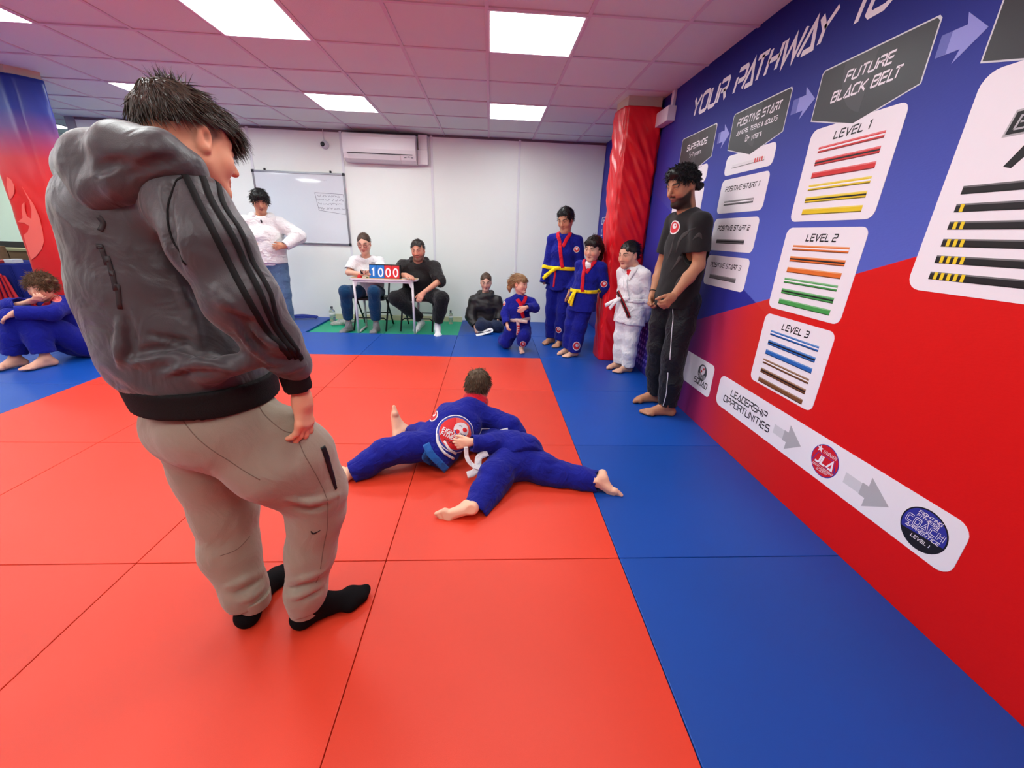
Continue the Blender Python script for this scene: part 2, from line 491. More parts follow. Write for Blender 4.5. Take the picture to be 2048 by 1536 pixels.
def ribbon(name, pts, width, thick, m, parent, field=None, nrm=None, off=.0, n=6, closed=False, across=4, widths=None, sub=8):
    """a strip of cloth laid on a body (field) or hanging free (nrm: its facing direction)"""
    P = spline(pts, sub, closed)
    if field is not None: P = field.snap(P)
    T = np.roll(P, -1, 0)-np.roll(P, 1, 0)
    if not closed: T[0] = P[1]-P[0]; T[-1] = P[-1]-P[-2]
    T /= np.linalg.norm(T, axis=1)[:, None]+1e-9
    if field is not None: Nn = field.grad(P, .006)
    else:
        nr = np.asarray(nrm, dtype=float)
        Nn = np.tile(nr, (len(P), 1)) if nr.ndim == 1 else np.array([nr[min(len(nr)-1, int(i*len(nr)/len(P)))] for i in range(len(P))])
    Nn = Nn-(Nn*T).sum(1)[:, None]*T; Nn /= np.linalg.norm(Nn, axis=1)[:, None]+1e-9
    Sd = np.cross(Nn, T)
    if widths is not None: W = np.interp(np.linspace(0, 1, len(P)), np.linspace(0, 1, len(widths)), widths)
    else: W = np.full(len(P), width)
    rows = []
    for j in range(across+1):
        q = P+Sd*((j/across-.5)*W)[:, None]; nn = Nn
        if field is not None: q = field.snap(q, 4); nn = field.grad(q, .006)
        rows.append((q+nn*off, q+nn*(off+thick)))
    lower = [r[0] for r in rows]; upper = [r[1] for r in rows]
    ring = lower+upper[::-1]; R = len(ring); L = len(P)
    V = np.stack(ring, 1).reshape(-1, 3); F = []
    for i in range(L if closed else L-1):
        j = (i+1) % L
        for k in range(R):
            l = (k+1) % R; F.append((i*R+k, i*R+l, j*R+l, j*R+k))
    if not closed: F.append(tuple(range(R-1, -1, -1))); F.append(tuple((L-1)*R+k for k in range(R)))
    F = [f[::-1] for f in F]
    return obj(name, V, F, m, parent, smooth=True)

def drape(P, n, field, off, far=.25):
    """drop points along -n on to the field surface"""
    P = np.array(P, dtype=float)+np.asarray(n)*far; done = np.zeros(len(P))
    for _ in range(60):
        d = field.eval(P)
        st = np.clip(d*.7, -.02, .03); P = P-np.asarray(n)*st[:, None]
    return P+field.grad(P, .006)*off

def disc_mesh(r0, r1, rings=3, seg=36, ry=1.0):
    V = []; F = []
    for i in range(rings+1):
        r = r0+(r1-r0)*i/rings
        for k in range(seg): a = 2*math.pi*k/seg; V.append((r*math.cos(a), r*ry*math.sin(a)))
    for i in range(rings):
        for k in range(seg):
            l = (k+1) % seg; F.append((i*seg+k, (i+1)*seg+k, (i+1)*seg+l, i*seg+l))
    return np.array(V), F
def subdiv2(V, F, step):
    """split 2-D quads so they can follow a curved surface"""
    V = [np.array(v) for v in V]; F = [f for f in F]; out = []
    for f in F:
        a, b, c, d = [V[i] for i in f]
        nu = max(1, int(np.linalg.norm(a-d)/step)); nw = 1
        base = len(V); 
        for i in range(nu+1):
            t = i/nu; V.append(a+(d-a)*t); V.append(b+(c-b)*t)
        for i in range(nu): out.append((base+2*i, base+2*i+1, base+2*i+3, base+2*i+2))
    return np.array(V), out
def decal(name, V2, F, c, u, v, n, field, off, m, parent):
    P = np.asarray(c)+np.outer(V2[:, 0], u)+np.outer(V2[:, 1], v)
    return obj(name, drape(P, n, field, off), F, m, parent, smooth=True)
# ================================================================== the room
WX, WY, CH = 1.5906, 6.35, 2.52          # right wall, back wall, ceiling height
X0, Y0 = .5805, 4.36                     # corner of the red field, mats are 1 m
TX, TY, TS = -.0403, 2.9449, .6021       # ceiling grid
YB = -3.4                                # wall behind the camera
XL = -11.0

m_red = mat('red_vinyl_mat', (212, 58, 34), .42, .35, bump=.12, bscale=900, var=.05, vscale=1.3, rand=.05)
m_blue = mat('blue_vinyl_mat', (8, 70, 160), .42, .35, bump=.12, bscale=900, var=.06, vscale=1.3, rand=.10)
m_green = mat('green_vinyl_mat', (0, 166, 124), .45, .35, bump=.12, bscale=900, var=.04, vscale=2)
m_sub = mat('dark_subfloor', (40, 30, 32), .9)

floor = MB().box((XL, YB, -.10), (WX+.05, 12.0, -.045)).build('floor', m_sub)
tag(floor, 'floor of red, blue and green jigsaw training mats', None, None, 'structure')

def mat_mesh(m, w, d, z1):
    b = MB().box((-w/2+.0014, -d/2+.0014, -.045), (w/2-.0014, d/2-.0014, z1), bev=.003)
    return b
protos = {}
def put_mat(nm, x, y, m, w=1.0, d=1.0, z1=0.0):
    key = (nm, round(w, 3), round(d, 3), z1)
    if key not in protos:
        b = mat_mesh(m, w, d, z1)
        me = bpy.data.meshes.new(nm); me.from_pydata(b.v, [], b.f); me.materials.append(m)
        protos[key] = me
    o = bpy.data.objects.new(nm, protos[key]); COL.objects.link(o)
    o.parent = floor; o.location = Vector((x, y, 0))-wloc(floor)
    return o
for j in range(0, 7):
    yc = Y0-j-.5
    for i in range(-4, 0): put_mat('red_mat', X0+i+.5, yc, m_red)
    put_mat('blue_mat', (X0+WX)/2, yc, m_blue, WX-X0)
    for i in range(-7, -4): put_mat('blue_mat', X0+i+.5, yc, m_blue)
for i in range(-7, 0): put_mat('blue_mat', X0+i+.5, Y0+.5, m_blue)
put_mat('blue_mat', (X0+WX)/2, Y0+.5, m_blue, WX-X0)
DB = WY-(Y0+1)
for i in range(-7, 0):
    if i in (-3, -2): put_mat('green_mat', X0+i+.5, Y0+1+DB/2, m_green, 1.0, DB, -.022)
    else: put_mat('blue_mat', X0+i+.5, Y0+1+DB/2, m_blue, 1.0, DB)
put_mat('blue_mat', (X0+WX)/2, Y0+1+DB/2, m_blue, WX-X0, DB)
for i in range(-11, -6):
    for j in range(0, 3): put_mat('blue_mat', X0+i+.5, WY+.5+j, m_blue)

# ---- ceiling: slab above, tee bars and mineral tiles below
m_tile = mat('ceiling_tile', (224, 232, 224), .9, .1, bump=.25, bscale=260, rand=.025)
m_tee = mat('ceiling_tee_bar', (214, 204, 208), .6, .2)
ceiling = MB().box((XL, YB, CH+.03), (WX+.05, 12.0, CH+.10)).build('ceiling', m_tile)
tag(ceiling, 'suspended ceiling of pale square tiles in a grid', None, None, 'structure')
lights = [(i, j) for i in (-9, -6, -3, 0) for j in (-6, -3, 0, 3)] + [(-12, 0), (-12, -3), (-12, -6), (-11, 6), (-14, 6), (-14, 3), (-17, 3), (-17, 6), (-15, 0)]  # entries after the distant panel are unseen, added to brighten the left background
i_lo, j_lo, j_hi = -18, -11, 15
for i in range(i_lo, 3):
    x = TX+i*TS; MB().box((x-.012, YB, CH-.004), (x+.012, 12, CH+.012)).build('tee_bar', m_tee, ceiling)
for j in range(j_lo, j_hi+1):
    y = TY+j*TS; MB().box((XL, y-.012, CH-.0035), (WX, y+.012, CH+.0115)).build('tee_bar', m_tee, ceiling)
tilemesh = {}
def put_tile(x0, x1, y0, y1, dz):
    key = (round(x1-x0, 3), round(y1-y0, 3))
    if key not in tilemesh:
        w, d = key
        me = bpy.data.meshes.new('ceiling_tile')
        b = MB().box((-w/2, -d/2, 0), (w/2, d/2, .016)); me.from_pydata(b.v, [], b.f); me.materials.append(m_tile)
        tilemesh[key] = me
    o = bpy.data.objects.new('ceiling_tile', tilemesh[key]); COL.objects.link(o); o.parent = ceiling
    o.location = Vector(((x0+x1)/2, (y0+y1)/2, CH+.001+dz))-wloc(ceiling)
    o.rotation_euler = (random.uniform(-.004, .004), random.uniform(-.004, .004), 0)
for i in range(-14, 3):
    for j in range(-3, 9):
        if (i, j) in lights: continue
        xa, xb = TX+i*TS+.004, min(TX+(i+1)*TS-.004, WX)
        ya, yb = TY+j*TS+.004, TY+(j+1)*TS-.004
        if i > -9: yb = min(yb, WY)
        if ya >= WY and i > -9: continue
        if xb-xa < .05 or yb-ya < .03: continue
        put_tile(xa, xb, ya, yb, random.uniform(0, .004))
rest = MB()      # the tiles behind the camera, in one slab
rest.box((XL, YB, CH+.002), (WX, TY-3*TS, CH+.02)).build('ceiling_tile', m_tile, ceiling)

# ---- light panels
m_diff = mat('light_diffuser', (247, 255, 252), .5, .2, emit=LIGHT)
m_lframe = mat('light_frame', (235, 230, 230), .4)
NEARY = {3: 'far row', 0: 'near row'}
names = {(0, 3): 'square ceiling light panel nearest the red padded pillar by the mural',
         (0, 0): 'large square ceiling light panel in front of the mural wall',
         (-3, 3): 'square ceiling light panel in front of the wall air conditioner',
         (-3, 0): 'square ceiling light panel cut by the top of the picture, left of centre',
         (-6, 3): 'ceiling light panel partly hidden by the dark haired teenager',
         (-6, 0): 'ceiling light panel cut off at the left edge of the picture',
         (-11, 6): 'small distant ceiling light panel beyond the end of the white wall'}
dfm = None
for (i, j) in lights:
    x, y = TX+(i+.5)*TS, TY+(j+.5)*TS
    e = empty('ceiling_light', (x, y, CH-.006), names.get((i, j), 'unseen square ceiling light panel assumed outside the picture, same grid'), 'light', 'square ceiling light panels')
    h = TS/2-.006
    fr = MB()
    for a, b in (((-h, -h), (h, -h+.014)), ((-h, h-.014), (h, h)), ((-h, -h+.014), (-h+.014, h-.014)), ((h-.014, -h+.014), (h, h-.014))):
        fr.box((x+a[0], y+a[1], CH-.007), (x+b[0], y+b[1], CH+.012))
    fr.build('frame', m_lframe, e)
    MB().box((x-h+.014, y-h+.014, CH-.003), (x+h-.014, y+h-.014, CH+.008)).build('diffuser', m_diff, e)

# ---- back wall: white panels with cover strips
m_white = mat('white_wall_panel', (238, 241, 236), .35, .3, var=.012, vscale=2)
m_strip = mat('white_cover_strip', (226, 226, 230), .3, .4)
wall_back = MB().box((-5.40, WY, -.05), (WX+.05, WY+.10, CH+.05)).build('wall_back', m_white)
tag(wall_back, 'white panelled back wall with vertical cover strips', None, None, 'structure')
for k in range(-4, 2):
    xa = .385+(k-1)*1.205; xb = xa+1.205
    xa = max(xa, -5.38); xb = min(xb, WX-.002)
    MB().box((xa+.006, WY-.008, 0.0), (xb-.006, WY+.001, CH-.012)).build('wall_panel', m_white, wall_back)
for k in range(-4, 2):
    x = .385+(k-1)*1.205+1.205
    if x < WX-.1: MB().box((x-.017, WY-.014, -.02), (x+.017, WY-.006, CH-.012), bev=.003).build('cover_strip', m_strip, wall_back)
MB().box((-5.38, WY-.012, CH-.028), (WX, WY-.002, CH), bev=.002).build('ceiling_angle', mat('grey_angle_trim', (120, 105, 112), .6), wall_back)  # grey angle strip along the top of the wall
bb = MB().box((X0-3, WY-.022, -.045), (X0-1, WY-.004, .055), bev=.004).build('baseboard_back', mat('cream_baseboard', (214, 205, 170), .5))
tag(bb, 'low cream skirting board behind the green mats', None, None, 'structure')
trim = MB().box((-5.47, WY-.03, -.05), (-5.36, WY+.12, CH+.02), bev=.006).build('trim_1', mat('grey_end_post', (150, 150, 158), .45))
tag(trim, 'grey end post where the white wall stops', None, None, 'structure')
# ---- next room seen beyond
m_far = mat('pale_green_wall', (214, 226, 205), .7, .2, var=.02, vscale=1)
wf = MB().box((XL, 8.2, -.05), (-5.2, 8.3, CH+.05)).build('wall_far', m_far)
tag(wf, 'pale green far wall of the next room', None, None, 'structure')
wl = MB().box((XL-.1, YB, -.05), (XL, 8.3, CH+.05)).build('wall_left', m_far)
tag(wl, 'pale green wall at the far left', None, None, 'structure')
for k in range(6):
    MB().box((XL+.6+k*1.0, 8.185, 0), (XL+.62+k*1.0, 8.201, CH)).build('panel_joint', mat('wall_joint', (178, 190, 172), .6), wf)
for (za, zb) in ((1.95, 2.08), (2.2, 2.26)):
    MB().box((-6.9, 8.1, za), (-5.3, 8.19, zb)).build('ledge', mat('olive_ledge', (120, 122, 104), .6), wf)
wb = MB().box((XL, YB-.1, -.05), (WX+.05, YB, CH+.05)).build('wall_front', m_white)
tag(wb, 'plain white wall behind the viewpoint', None, None, 'structure')

# ---- right wall with printed mural
def mural_material():
    m = bpy.data.materials.new('printed_mural'); m.use_nodes = True
    nt = m.node_tree; N = nt.nodes; L = nt.links; b = N['Principled BSDF']
    b.inputs['Roughness'].default_value = .5; b.inputs['Specular IOR Level'].default_value = .15
    g = N.new('ShaderNodeNewGeometry'); sp = N.new('ShaderNodeSeparateXYZ'); L.new(g.outputs['Position'], sp.inputs[0])
    Y, Z = sp.outputs['Y'], sp.outputs['Z']
    def mth(op, a, b_=None, c=None):
        n = N.new('ShaderNodeMath'); n.operation = op
        for i, q in enumerate((a, b_, c)):
            if q is None: continue
            if isinstance(q, (int, float)): n.inputs[i].default_value = q
            else: L.new(q, n.inputs[i])
        return n.outputs[0]
    def rng(v, a, b_, c=0, d=1, sm=True):
        n = N.new('ShaderNodeMapRange'); n.interpolation_type = 'SMOOTHSTEP' if sm else 'LINEAR'
        n.inputs[1].default_value = a; n.inputs[2].default_value = b_; n.inputs[3].default_value = c; n.inputs[4].default_value = d
        L.new(v, n.inputs[0]); return n.outputs[0]
    def mix(f, a, b_):
        n = N.new('ShaderNodeMix'); n.data_type = 'RGBA'
        L.new(f, n.inputs[0])
        for i, q in ((6, a), (7, b_)):
            if isinstance(q, tuple): n.inputs[i].default_value = q
            else: L.new(q, n.inputs[i])
        return n.outputs[2]
    sred = mth('SUBTRACT', Z, mth('MULTIPLY_ADD', Y, -.363, 1.279+.363*1.508))     # >0 above the red wedge
    sdia = mth('SUBTRACT', Z, mth('MULTIPLY_ADD', Y, .392, .93-.392*2.259))        # >0 above the light diagonal
    fred = rng(sred, -.002, .002); fdia = rng(sdia, -.004, .004)
    up = mix(rng(Z, 1.0, 2.45), lin((88, 102, 194)), lin((20, 24, 116)))
    up = mix(rng(Y, 3.3, 4.6), up, lin((58, 46, 146)))
    lowb = mix(rng(Z, .3, 1.5), lin((34, 38, 128)), lin((52, 54, 156)))
    blue = mix(fdia, lowb, up)
    redl = mix(rng(Y, 2.25, 3.35), lin((206, 42, 36)), lin((40, 38, 128)))
    redr = mix(rng(Y, 1.6, 2.7), lin((214, 22, 18)), lin((204, 62, 52)))
    red = mix(fdia, redl, redr)
    red = mix(rng(Y, 1.55, 2.4), lin((212, 20, 18)), red)
    L.new(mix(fred, red, blue), b.inputs['Base Color'])
    nb = N.new('ShaderNodeTexNoise'); nb.inputs['Scale'].default_value = 500
    bp = N.new('ShaderNodeBump'); bp.inputs['Strength'].default_value = .08; bp.inputs['Distance'].default_value = .005
    L.new(nb.outputs['Fac'], bp.inputs['Height']); L.new(bp.outputs['Normal'], b.inputs['Normal'])
    return m
wall_right = MB().box((WX, YB, -.05), (WX+.10, WY+.1, CH+.05)).build('wall_right', mural_material())
tag(wall_right, 'right wall covered by a blue and red printed mural of belt grades', None, None, 'structure')

# frame on the wall: u runs away from the far corner (towards the viewer), v up, n into the room
FR = ((WX, 0, 0), (0, -1, 0), (0, 0, 1), (-1, 0, 0))
m_card = mat('print_white', (236, 230, 236), .4, .3)
m_dark = mat('print_charcoal', (52, 52, 56), .4, .3)
m_edge = mat('print_silver_edge', (205, 205, 212), .35, .4)
m_ink = mat('print_black', (28, 26, 30), .45, .3)
m_lav = mat('print_lavender', (140, 142, 214), .4, .3)
m_lav2 = mat('print_lavender_soft', (92, 96, 178), .4, .3)
m_grey = mat('print_grey', (176, 174, 178), .45)
m_grey2 = mat('print_grey_soft', (208, 206, 210), .45)
m_badge_red = mat('print_badge_red', (206, 24, 34), .4)
m_badge_blue = mat('print_badge_blue', (48, 52, 150), .4)
m_shade = mat('print_soft_grey_shape', (66, 66, 70), .4)
def bc(c): return mat('print_%d_%d_%d' % c, c, .4, .3)

def header(y1, y0, lines, label, full=True):
    u0, u1 = -y1, -y0; zt, zb, tip = 2.085, 1.885, 1.815; um = (u0+u1)/2
    def out(g):
        r = .03
        return [(u0-g, zb-g*.6), (um, tip-g), (u1+g, zb-g*.6), (u1+g, zt+g-r*.4), (u1+g-r*.4, zt+g), (u0-g+r*.4, zt+g), (u0-g, zt+g-r*.4)]
    e = MB().prism(out(.006), FR, 0, .0010).build('header_card', m_edge, wall_right)
    e['label'] = label
    MB().prism(out(0), FR, .0010, .0018).build('card_face', m_dark, e)
    if full:
        sh = [(um-.14, zt-.002)]+[(um-.14+.20*(1-math.cos(a)), zt-.002-.235*math.sin(a)) for a in np.linspace(0.12, 1.35, 9)]+[(um+.03, zt-.002)]
        MB().prism([p for p in sh if True], FR, .0018, .0021).build('face_shape', m_shade, e)
    for (t, h, base, w, kw) in lines:
        text_obj('lettering', t, h, FR, um, base, m_card, e, .0026, fit=w, **kw)
    return e
ks = dict(shear=.22, w=1.3, wide=1.35, gap=1.7, space=4.0)
header(3.79, 3.25, [('SUPERKIDS', .036, 1.985, .32, ks), ('5-7 years', .028, 1.930, .19, dict(shear=0, w=.8))], 'charcoal printed header reading SUPERKIDS')
header(3.03, 2.487, [('POSITIVE START', .038, 2.005, .42, ks), ('JUNIORS, TEENS & ADULTS', .022, 1.953, .40, ks), ('8+ years', .030, 1.900, .16, dict(shear=0, w=.8))], 'charcoal printed header reading POSITIVE START')
header(2.27, 1.728, [('FUTURE', .038, 2.000, .23, ks), ('BLACK BELT', .038, 1.935, .34, ks)], 'charcoal printed header reading FUTURE BLACK BELT')
header(1.522, .98, [], 'charcoal printed header at the right edge', full=False)

def arrow(u0, u1, zc, hh, tw, m1, m2, name='arrow'):
    e = MB().prism([(u1-.085, zc-hh), (u1, zc), (u1-.085, zc+hh), (u1-.085+.012, zc+tw), (u1-.12, zc+tw), (u1-.12, zc-tw), (u1-.085+.012, zc-tw)], FR, 0, .0012).build(name, m1, wall_right)
    MB().prism([(u0, zc-tw), (u1-.12, zc-tw), (u1-.12, zc+tw), (u0, zc+tw)], FR, 0, .0010).build('arrow_tail', m2, e)
for (ya, yb) in ((3.20, 3.05), (2.45, 2.287), (1.70, 1.543)): arrow(-ya, -yb, 1.984, .072, .034, m_lav, m_lav2)

def belt_bar(parent, u0, u1, zc, h, base, stripe=None, tabs=0, tabcol=None, tabs_right=False):
    b = MB(); n0 = .0022
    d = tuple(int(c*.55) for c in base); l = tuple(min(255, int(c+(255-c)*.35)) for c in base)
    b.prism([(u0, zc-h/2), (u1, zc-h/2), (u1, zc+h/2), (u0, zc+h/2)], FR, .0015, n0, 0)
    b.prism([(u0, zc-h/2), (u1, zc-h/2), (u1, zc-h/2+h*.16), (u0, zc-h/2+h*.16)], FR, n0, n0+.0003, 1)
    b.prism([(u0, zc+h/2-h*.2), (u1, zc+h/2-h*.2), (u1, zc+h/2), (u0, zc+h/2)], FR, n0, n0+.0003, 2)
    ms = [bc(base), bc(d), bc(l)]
    if stripe:
        b.prism([(u0, zc-h*.13), (u1, zc-h*.13), (u1, zc+h*.13), (u0, zc+h*.13)], FR, n0, n0+.0005, 3); ms.append(bc(stripe))
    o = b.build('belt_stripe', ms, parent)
    for k in range(tabs):
        ua = (u1-.03-k*.022) if tabs_right else (u0+.016+k*.022)
        MB().prism([(ua, zc-h/2+.001), (ua+.011, zc-h/2+.001), (ua+.011, zc+h/2-.001), (ua, zc+h/2-.001)], FR, n0+.0003, n0+.0011).build('belt_tab', bc(tabcol), parent)
    return o
def card(y1, y0, zb, zt, r, label):
    o = MB().prism(rrect(-y1, zb, -y0, zt, r), FR, 0, .0015).build('grade_card', m_card, wall_right)
    o['label'] = label
    return o
WH, BK = (238, 236, 240), (25, 22, 25)
for ci, (ya, yb) in enumerate(((3.79, 3.27), (3.02, 2.508))):
    zs = ((1.722, 1.842), (1.486, 1.697), (1.245, 1.453), (1.008, 1.212))
    for k, (zb, zt) in enumerate(zs):
        nm = ('white card under the SUPERKIDS header, number %d from top' % (k+1)) if ci == 0 else ('white card with a white belt and red tabs' if k == 0 else 'white card reading POSITIVE START %d' % k)
        c = card(ya, yb, zb, zt, .035, nm)
        um = -(ya+yb)/2
        if ci == 1 and k > 0:
            text_obj('lettering', 'POSITIVE START %d' % k, .027, FR, um-.01, zt-.075, m_ink, c, .0022, fit=.37, shear=.2, w=1.2, wide=1.4)
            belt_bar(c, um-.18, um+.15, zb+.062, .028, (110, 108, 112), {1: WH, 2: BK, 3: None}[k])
        elif ci == 1:
            belt_bar(c, um-.17, um+.17, zb+.05, .026, (226, 222, 226), None, 4, (215, 60, 60), True)
def level(txt, zb, zt, cols, label):
    c = card(2.245, 1.742, zb, zt, .038, label)
    um = -(2.245+1.742)/2
    text_obj('lettering', txt, .031, FR, um+.0, zt-.063, m_ink, c, .0022, fit=.190, shear=.2, w=1.25, wide=1.4, gap=1.7)
    for k in range(6):
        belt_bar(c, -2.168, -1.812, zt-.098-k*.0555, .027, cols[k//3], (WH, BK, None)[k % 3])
level('LEVEL 1', 1.416, 1.836, ((208, 44, 46), (226, 196, 24)), 'white card reading LEVEL 1 with red and yellow belts')
level('LEVEL 2', .967, 1.387, ((222, 112, 38), (70, 158, 76)), 'white card reading LEVEL 2 with orange and green belts')
level('LEVEL 3', .532, .933, ((32, 100, 182), (120, 76, 40)), 'white card reading LEVEL 3 with blue and brown belts')
big = card(1.502, .90, 1.163, 1.848, .05, 'large white card with black belts at the right edge')
for k in range(6): belt_bar(big, -1.432, -.93, 1.497-k*.0557, .026, (34, 30, 32), None, k, (235, 205, 40))
lg = MB().prism([(-1.375, 1.640), (-1.20, 1.640), (-1.20, 1.712), (-1.362, 1.712)], FR, .0015, .0022).build('belt_emblem', m_grey, big)
MB().prism([(-1.368, 1.646), (-1.20, 1.646), (-1.20, 1.706), (-1.357, 1.706)], FR, .0022, .0026).build('emblem_face', m_ink, lg)
text_obj('lettering', 'B', .035, FR, -1.335, 1.658, m_grey, lg, .0030, fit=.028)
MB().prism([(-1.338, 1.555), (-1.315, 1.548), (-1.24, 1.640), (-1.285, 1.640)], FR, .0015, .0022).build('emblem_tail', m_ink, lg)

squad = card(3.13, 2.628, .240, .480, .035, 'white card with round grey badge reading SQUAD')
sb = MB().prism(circ(-2.775, .385, .062, 32), FR, .0015, .0021).build('round_badge', m_shade, squad)
MB().prism(circ(-2.775, .405, .034, 24), FR, .0021, .0025).build('badge_disc', m_card, sb)
for (du, dv) in ((.014, .012), (-.012, -.012)): MB().prism(circ(-2.775+du, .405+dv, .009, 14), FR, .0025, .0028).build('badge_dot', m_badge_red, sb)
text_obj('lettering', 'FIGHTING', .014, FR, -2.775, .358, m_card, sb, .0026, fit=.10)
text_obj('lettering', 'FITNESS', .014, FR, -2.775, .340, m_card, sb, .0026, fit=.09)
text_obj('lettering', 'SQUAD', .040, FR, -2.775, .288, m_ink, squad, .0026, fit=.19, shear=.15, w=1.1)
arrow(-3.1, -2.93, .36, .05, .025, m_grey, m_grey2, 'arrow')

lead = card(2.537, .993, .248, .458, .05, 'long white card reading LEADERSHIP OPPORTUNITIES')
text_obj('lettering', 'LEADERSHIP', .040, FR, -2.205, .362, m_ink, lead, .0022, fit=.36, shear=.12, w=1.1, wide=1.3)
text_obj('lettering', 'OPPORTUNITIES', .040, FR, -2.215, .300, m_ink, lead, .0022, fit=.47, shear=.12, w=1.1, wide=1.3)
def lead_arrow(ya, yb):
    u0, u1 = -ya, -yb
    MB().prism([(u1-.10, .275), (u1, .345), (u1-.10, .415), (u1-.10, .372), (u1-.13, .372), (u1-.13, .315), (u1-.10, .315)], FR, .0015, .0022).build('arrow', m_grey, lead)
    MB().prism([(u0, .318), (u1-.13, .318), (u1-.13, .369), (u0, .369)], FR, .0015, .0021).build('arrow_tail', m_grey2, lead)
lead_arrow(1.945, 1.737); lead_arrow(1.465, 1.252)
jb = MB().prism(circ(-1.584, .353, .079, 40), FR, .0015, .0020).build('round_badge', m_badge_blue, lead)
MB().prism(circ(-1.584, .353, .075, 40), FR, .0020, .0023).build('badge_face', m_badge_red, jb)
text_obj('lettering', 'GRADUATE', .014, FR, -1.566, .388, m_card, jb, .0027, fit=.075, shear=.3)
st = []
for k in range(10):
    r = .020 if k % 2 == 0 else .008
    st.append((-1.625+r*math.sin(k*math.pi/5), .398+r*math.cos(k*math.pi/5)))
MB().prism(st, FR, .0023, .0027).build('badge_star', m_card, jb)
MB().prism([(-1.655, .325), (-1.515, .325), (-1.528, .378), (-1.632, .378)], FR, .0023, .0026).build('badge_panel', m_badge_blue, jb)
MB().prism([(-1.649, .3275), (-1.521, .3275), (-1.531, .3755), (-1.629, .3755)], FR, .0026, .0029).build('badge_panel', m_badge_red, jb)
text_obj('lettering', 'JLA', .040, FR, -1.585, .331, m_card, jb, .0031, fit=.10, shear=.2, w=1.5)
text_obj('lettering', 'JUNIOR LEADERSHIP', .011, FR, -1.585, .308, m_card, jb, .0027, fit=.125, shear=.3)
text_obj('lettering', 'ACADEMY', .010, FR, -1.583, .294, m_card, jb, .0027, fit=.065, shear=.3)
cb = MB().prism(circ(-1.117, .348, .082, 44), FR, .0015, .0020).build('round_badge', m_ink, lead)
MB().prism([p for p in circ(-1.117, .348, .077, 40, -12, 205)], FR, .0020, .0023).build('badge_face', m_badge_blue, cb)
text_obj('lettering', 'FIGHTING', .011, FR, -1.112, .400, m_card, cb, .0027, fit=.080, shear=.3, w=1.2, wide=1.3)
text_obj('lettering', 'FITNESS', .011, FR, -1.116, .384, m_card, cb, .0027, fit=.076, shear=.3, w=1.2, wide=1.3)
text_obj('lettering', 'COACH', .027, FR, -1.117, .348, m_card, cb, .0026, fit=.128, shear=.15, w=2.2, wide=1.3, gap=2.6)
text_obj('lettering', 'COACH', .027, FR, -1.117, .348, m_badge_blue, cb, .0030, fit=.128, shear=.15, w=1.1, wide=1.3, gap=2.6)
text_obj('lettering', 'APPRENTICE', .012, FR, -1.117, .328, m_card, cb, .0027, fit=.120, shear=.3, w=1.2, wide=1.3)
text_obj('lettering', 'LEVEL I', .012, FR, -1.113, .300, m_card, cb, .0027, fit=.066, shear=.2, w=1.2, wide=1.3)

# headline
V_, F_, w_ = lettering('YOUR PATHWAY TO', .116, shear=.28, w=1.35, gap=1.5, space=4.6, wide=1.3)
sc_ = (3.70-1.985)/w_
obj('headline_lettering', np.array(FR[0])+np.outer(V_[:, 0]*sc_-3.70, FR[1])+np.outer(V_[:, 1]+2.226, FR[2])+np.array(FR[3])*.001, F_, m_card, wall_right)
text_obj('lettering', 'GRE', .085, FR, -6.04, 1.475, m_card, wall_right, .001, fit=.27, shear=.15)
text_obj('lettering', 'L', .085, FR, -6.10, 1.325, m_card, wall_right, .001, fit=.07, shear=.15)
# halftone dots near the corner pillar
dots = MB()
for a in range(11):
    for b in range(12):
        r = .022*(1-abs(a-4)/9)*(1-b/18)
        dots.prism(circ(-4.25+a*.058, .075+b*.062, max(r, .006), 12), FR, 0, .0008)
dots.build('halftone_dots', mat('print_dot_violet', (118, 104, 204), .4), wall_right)['kind'] = 'stuff'
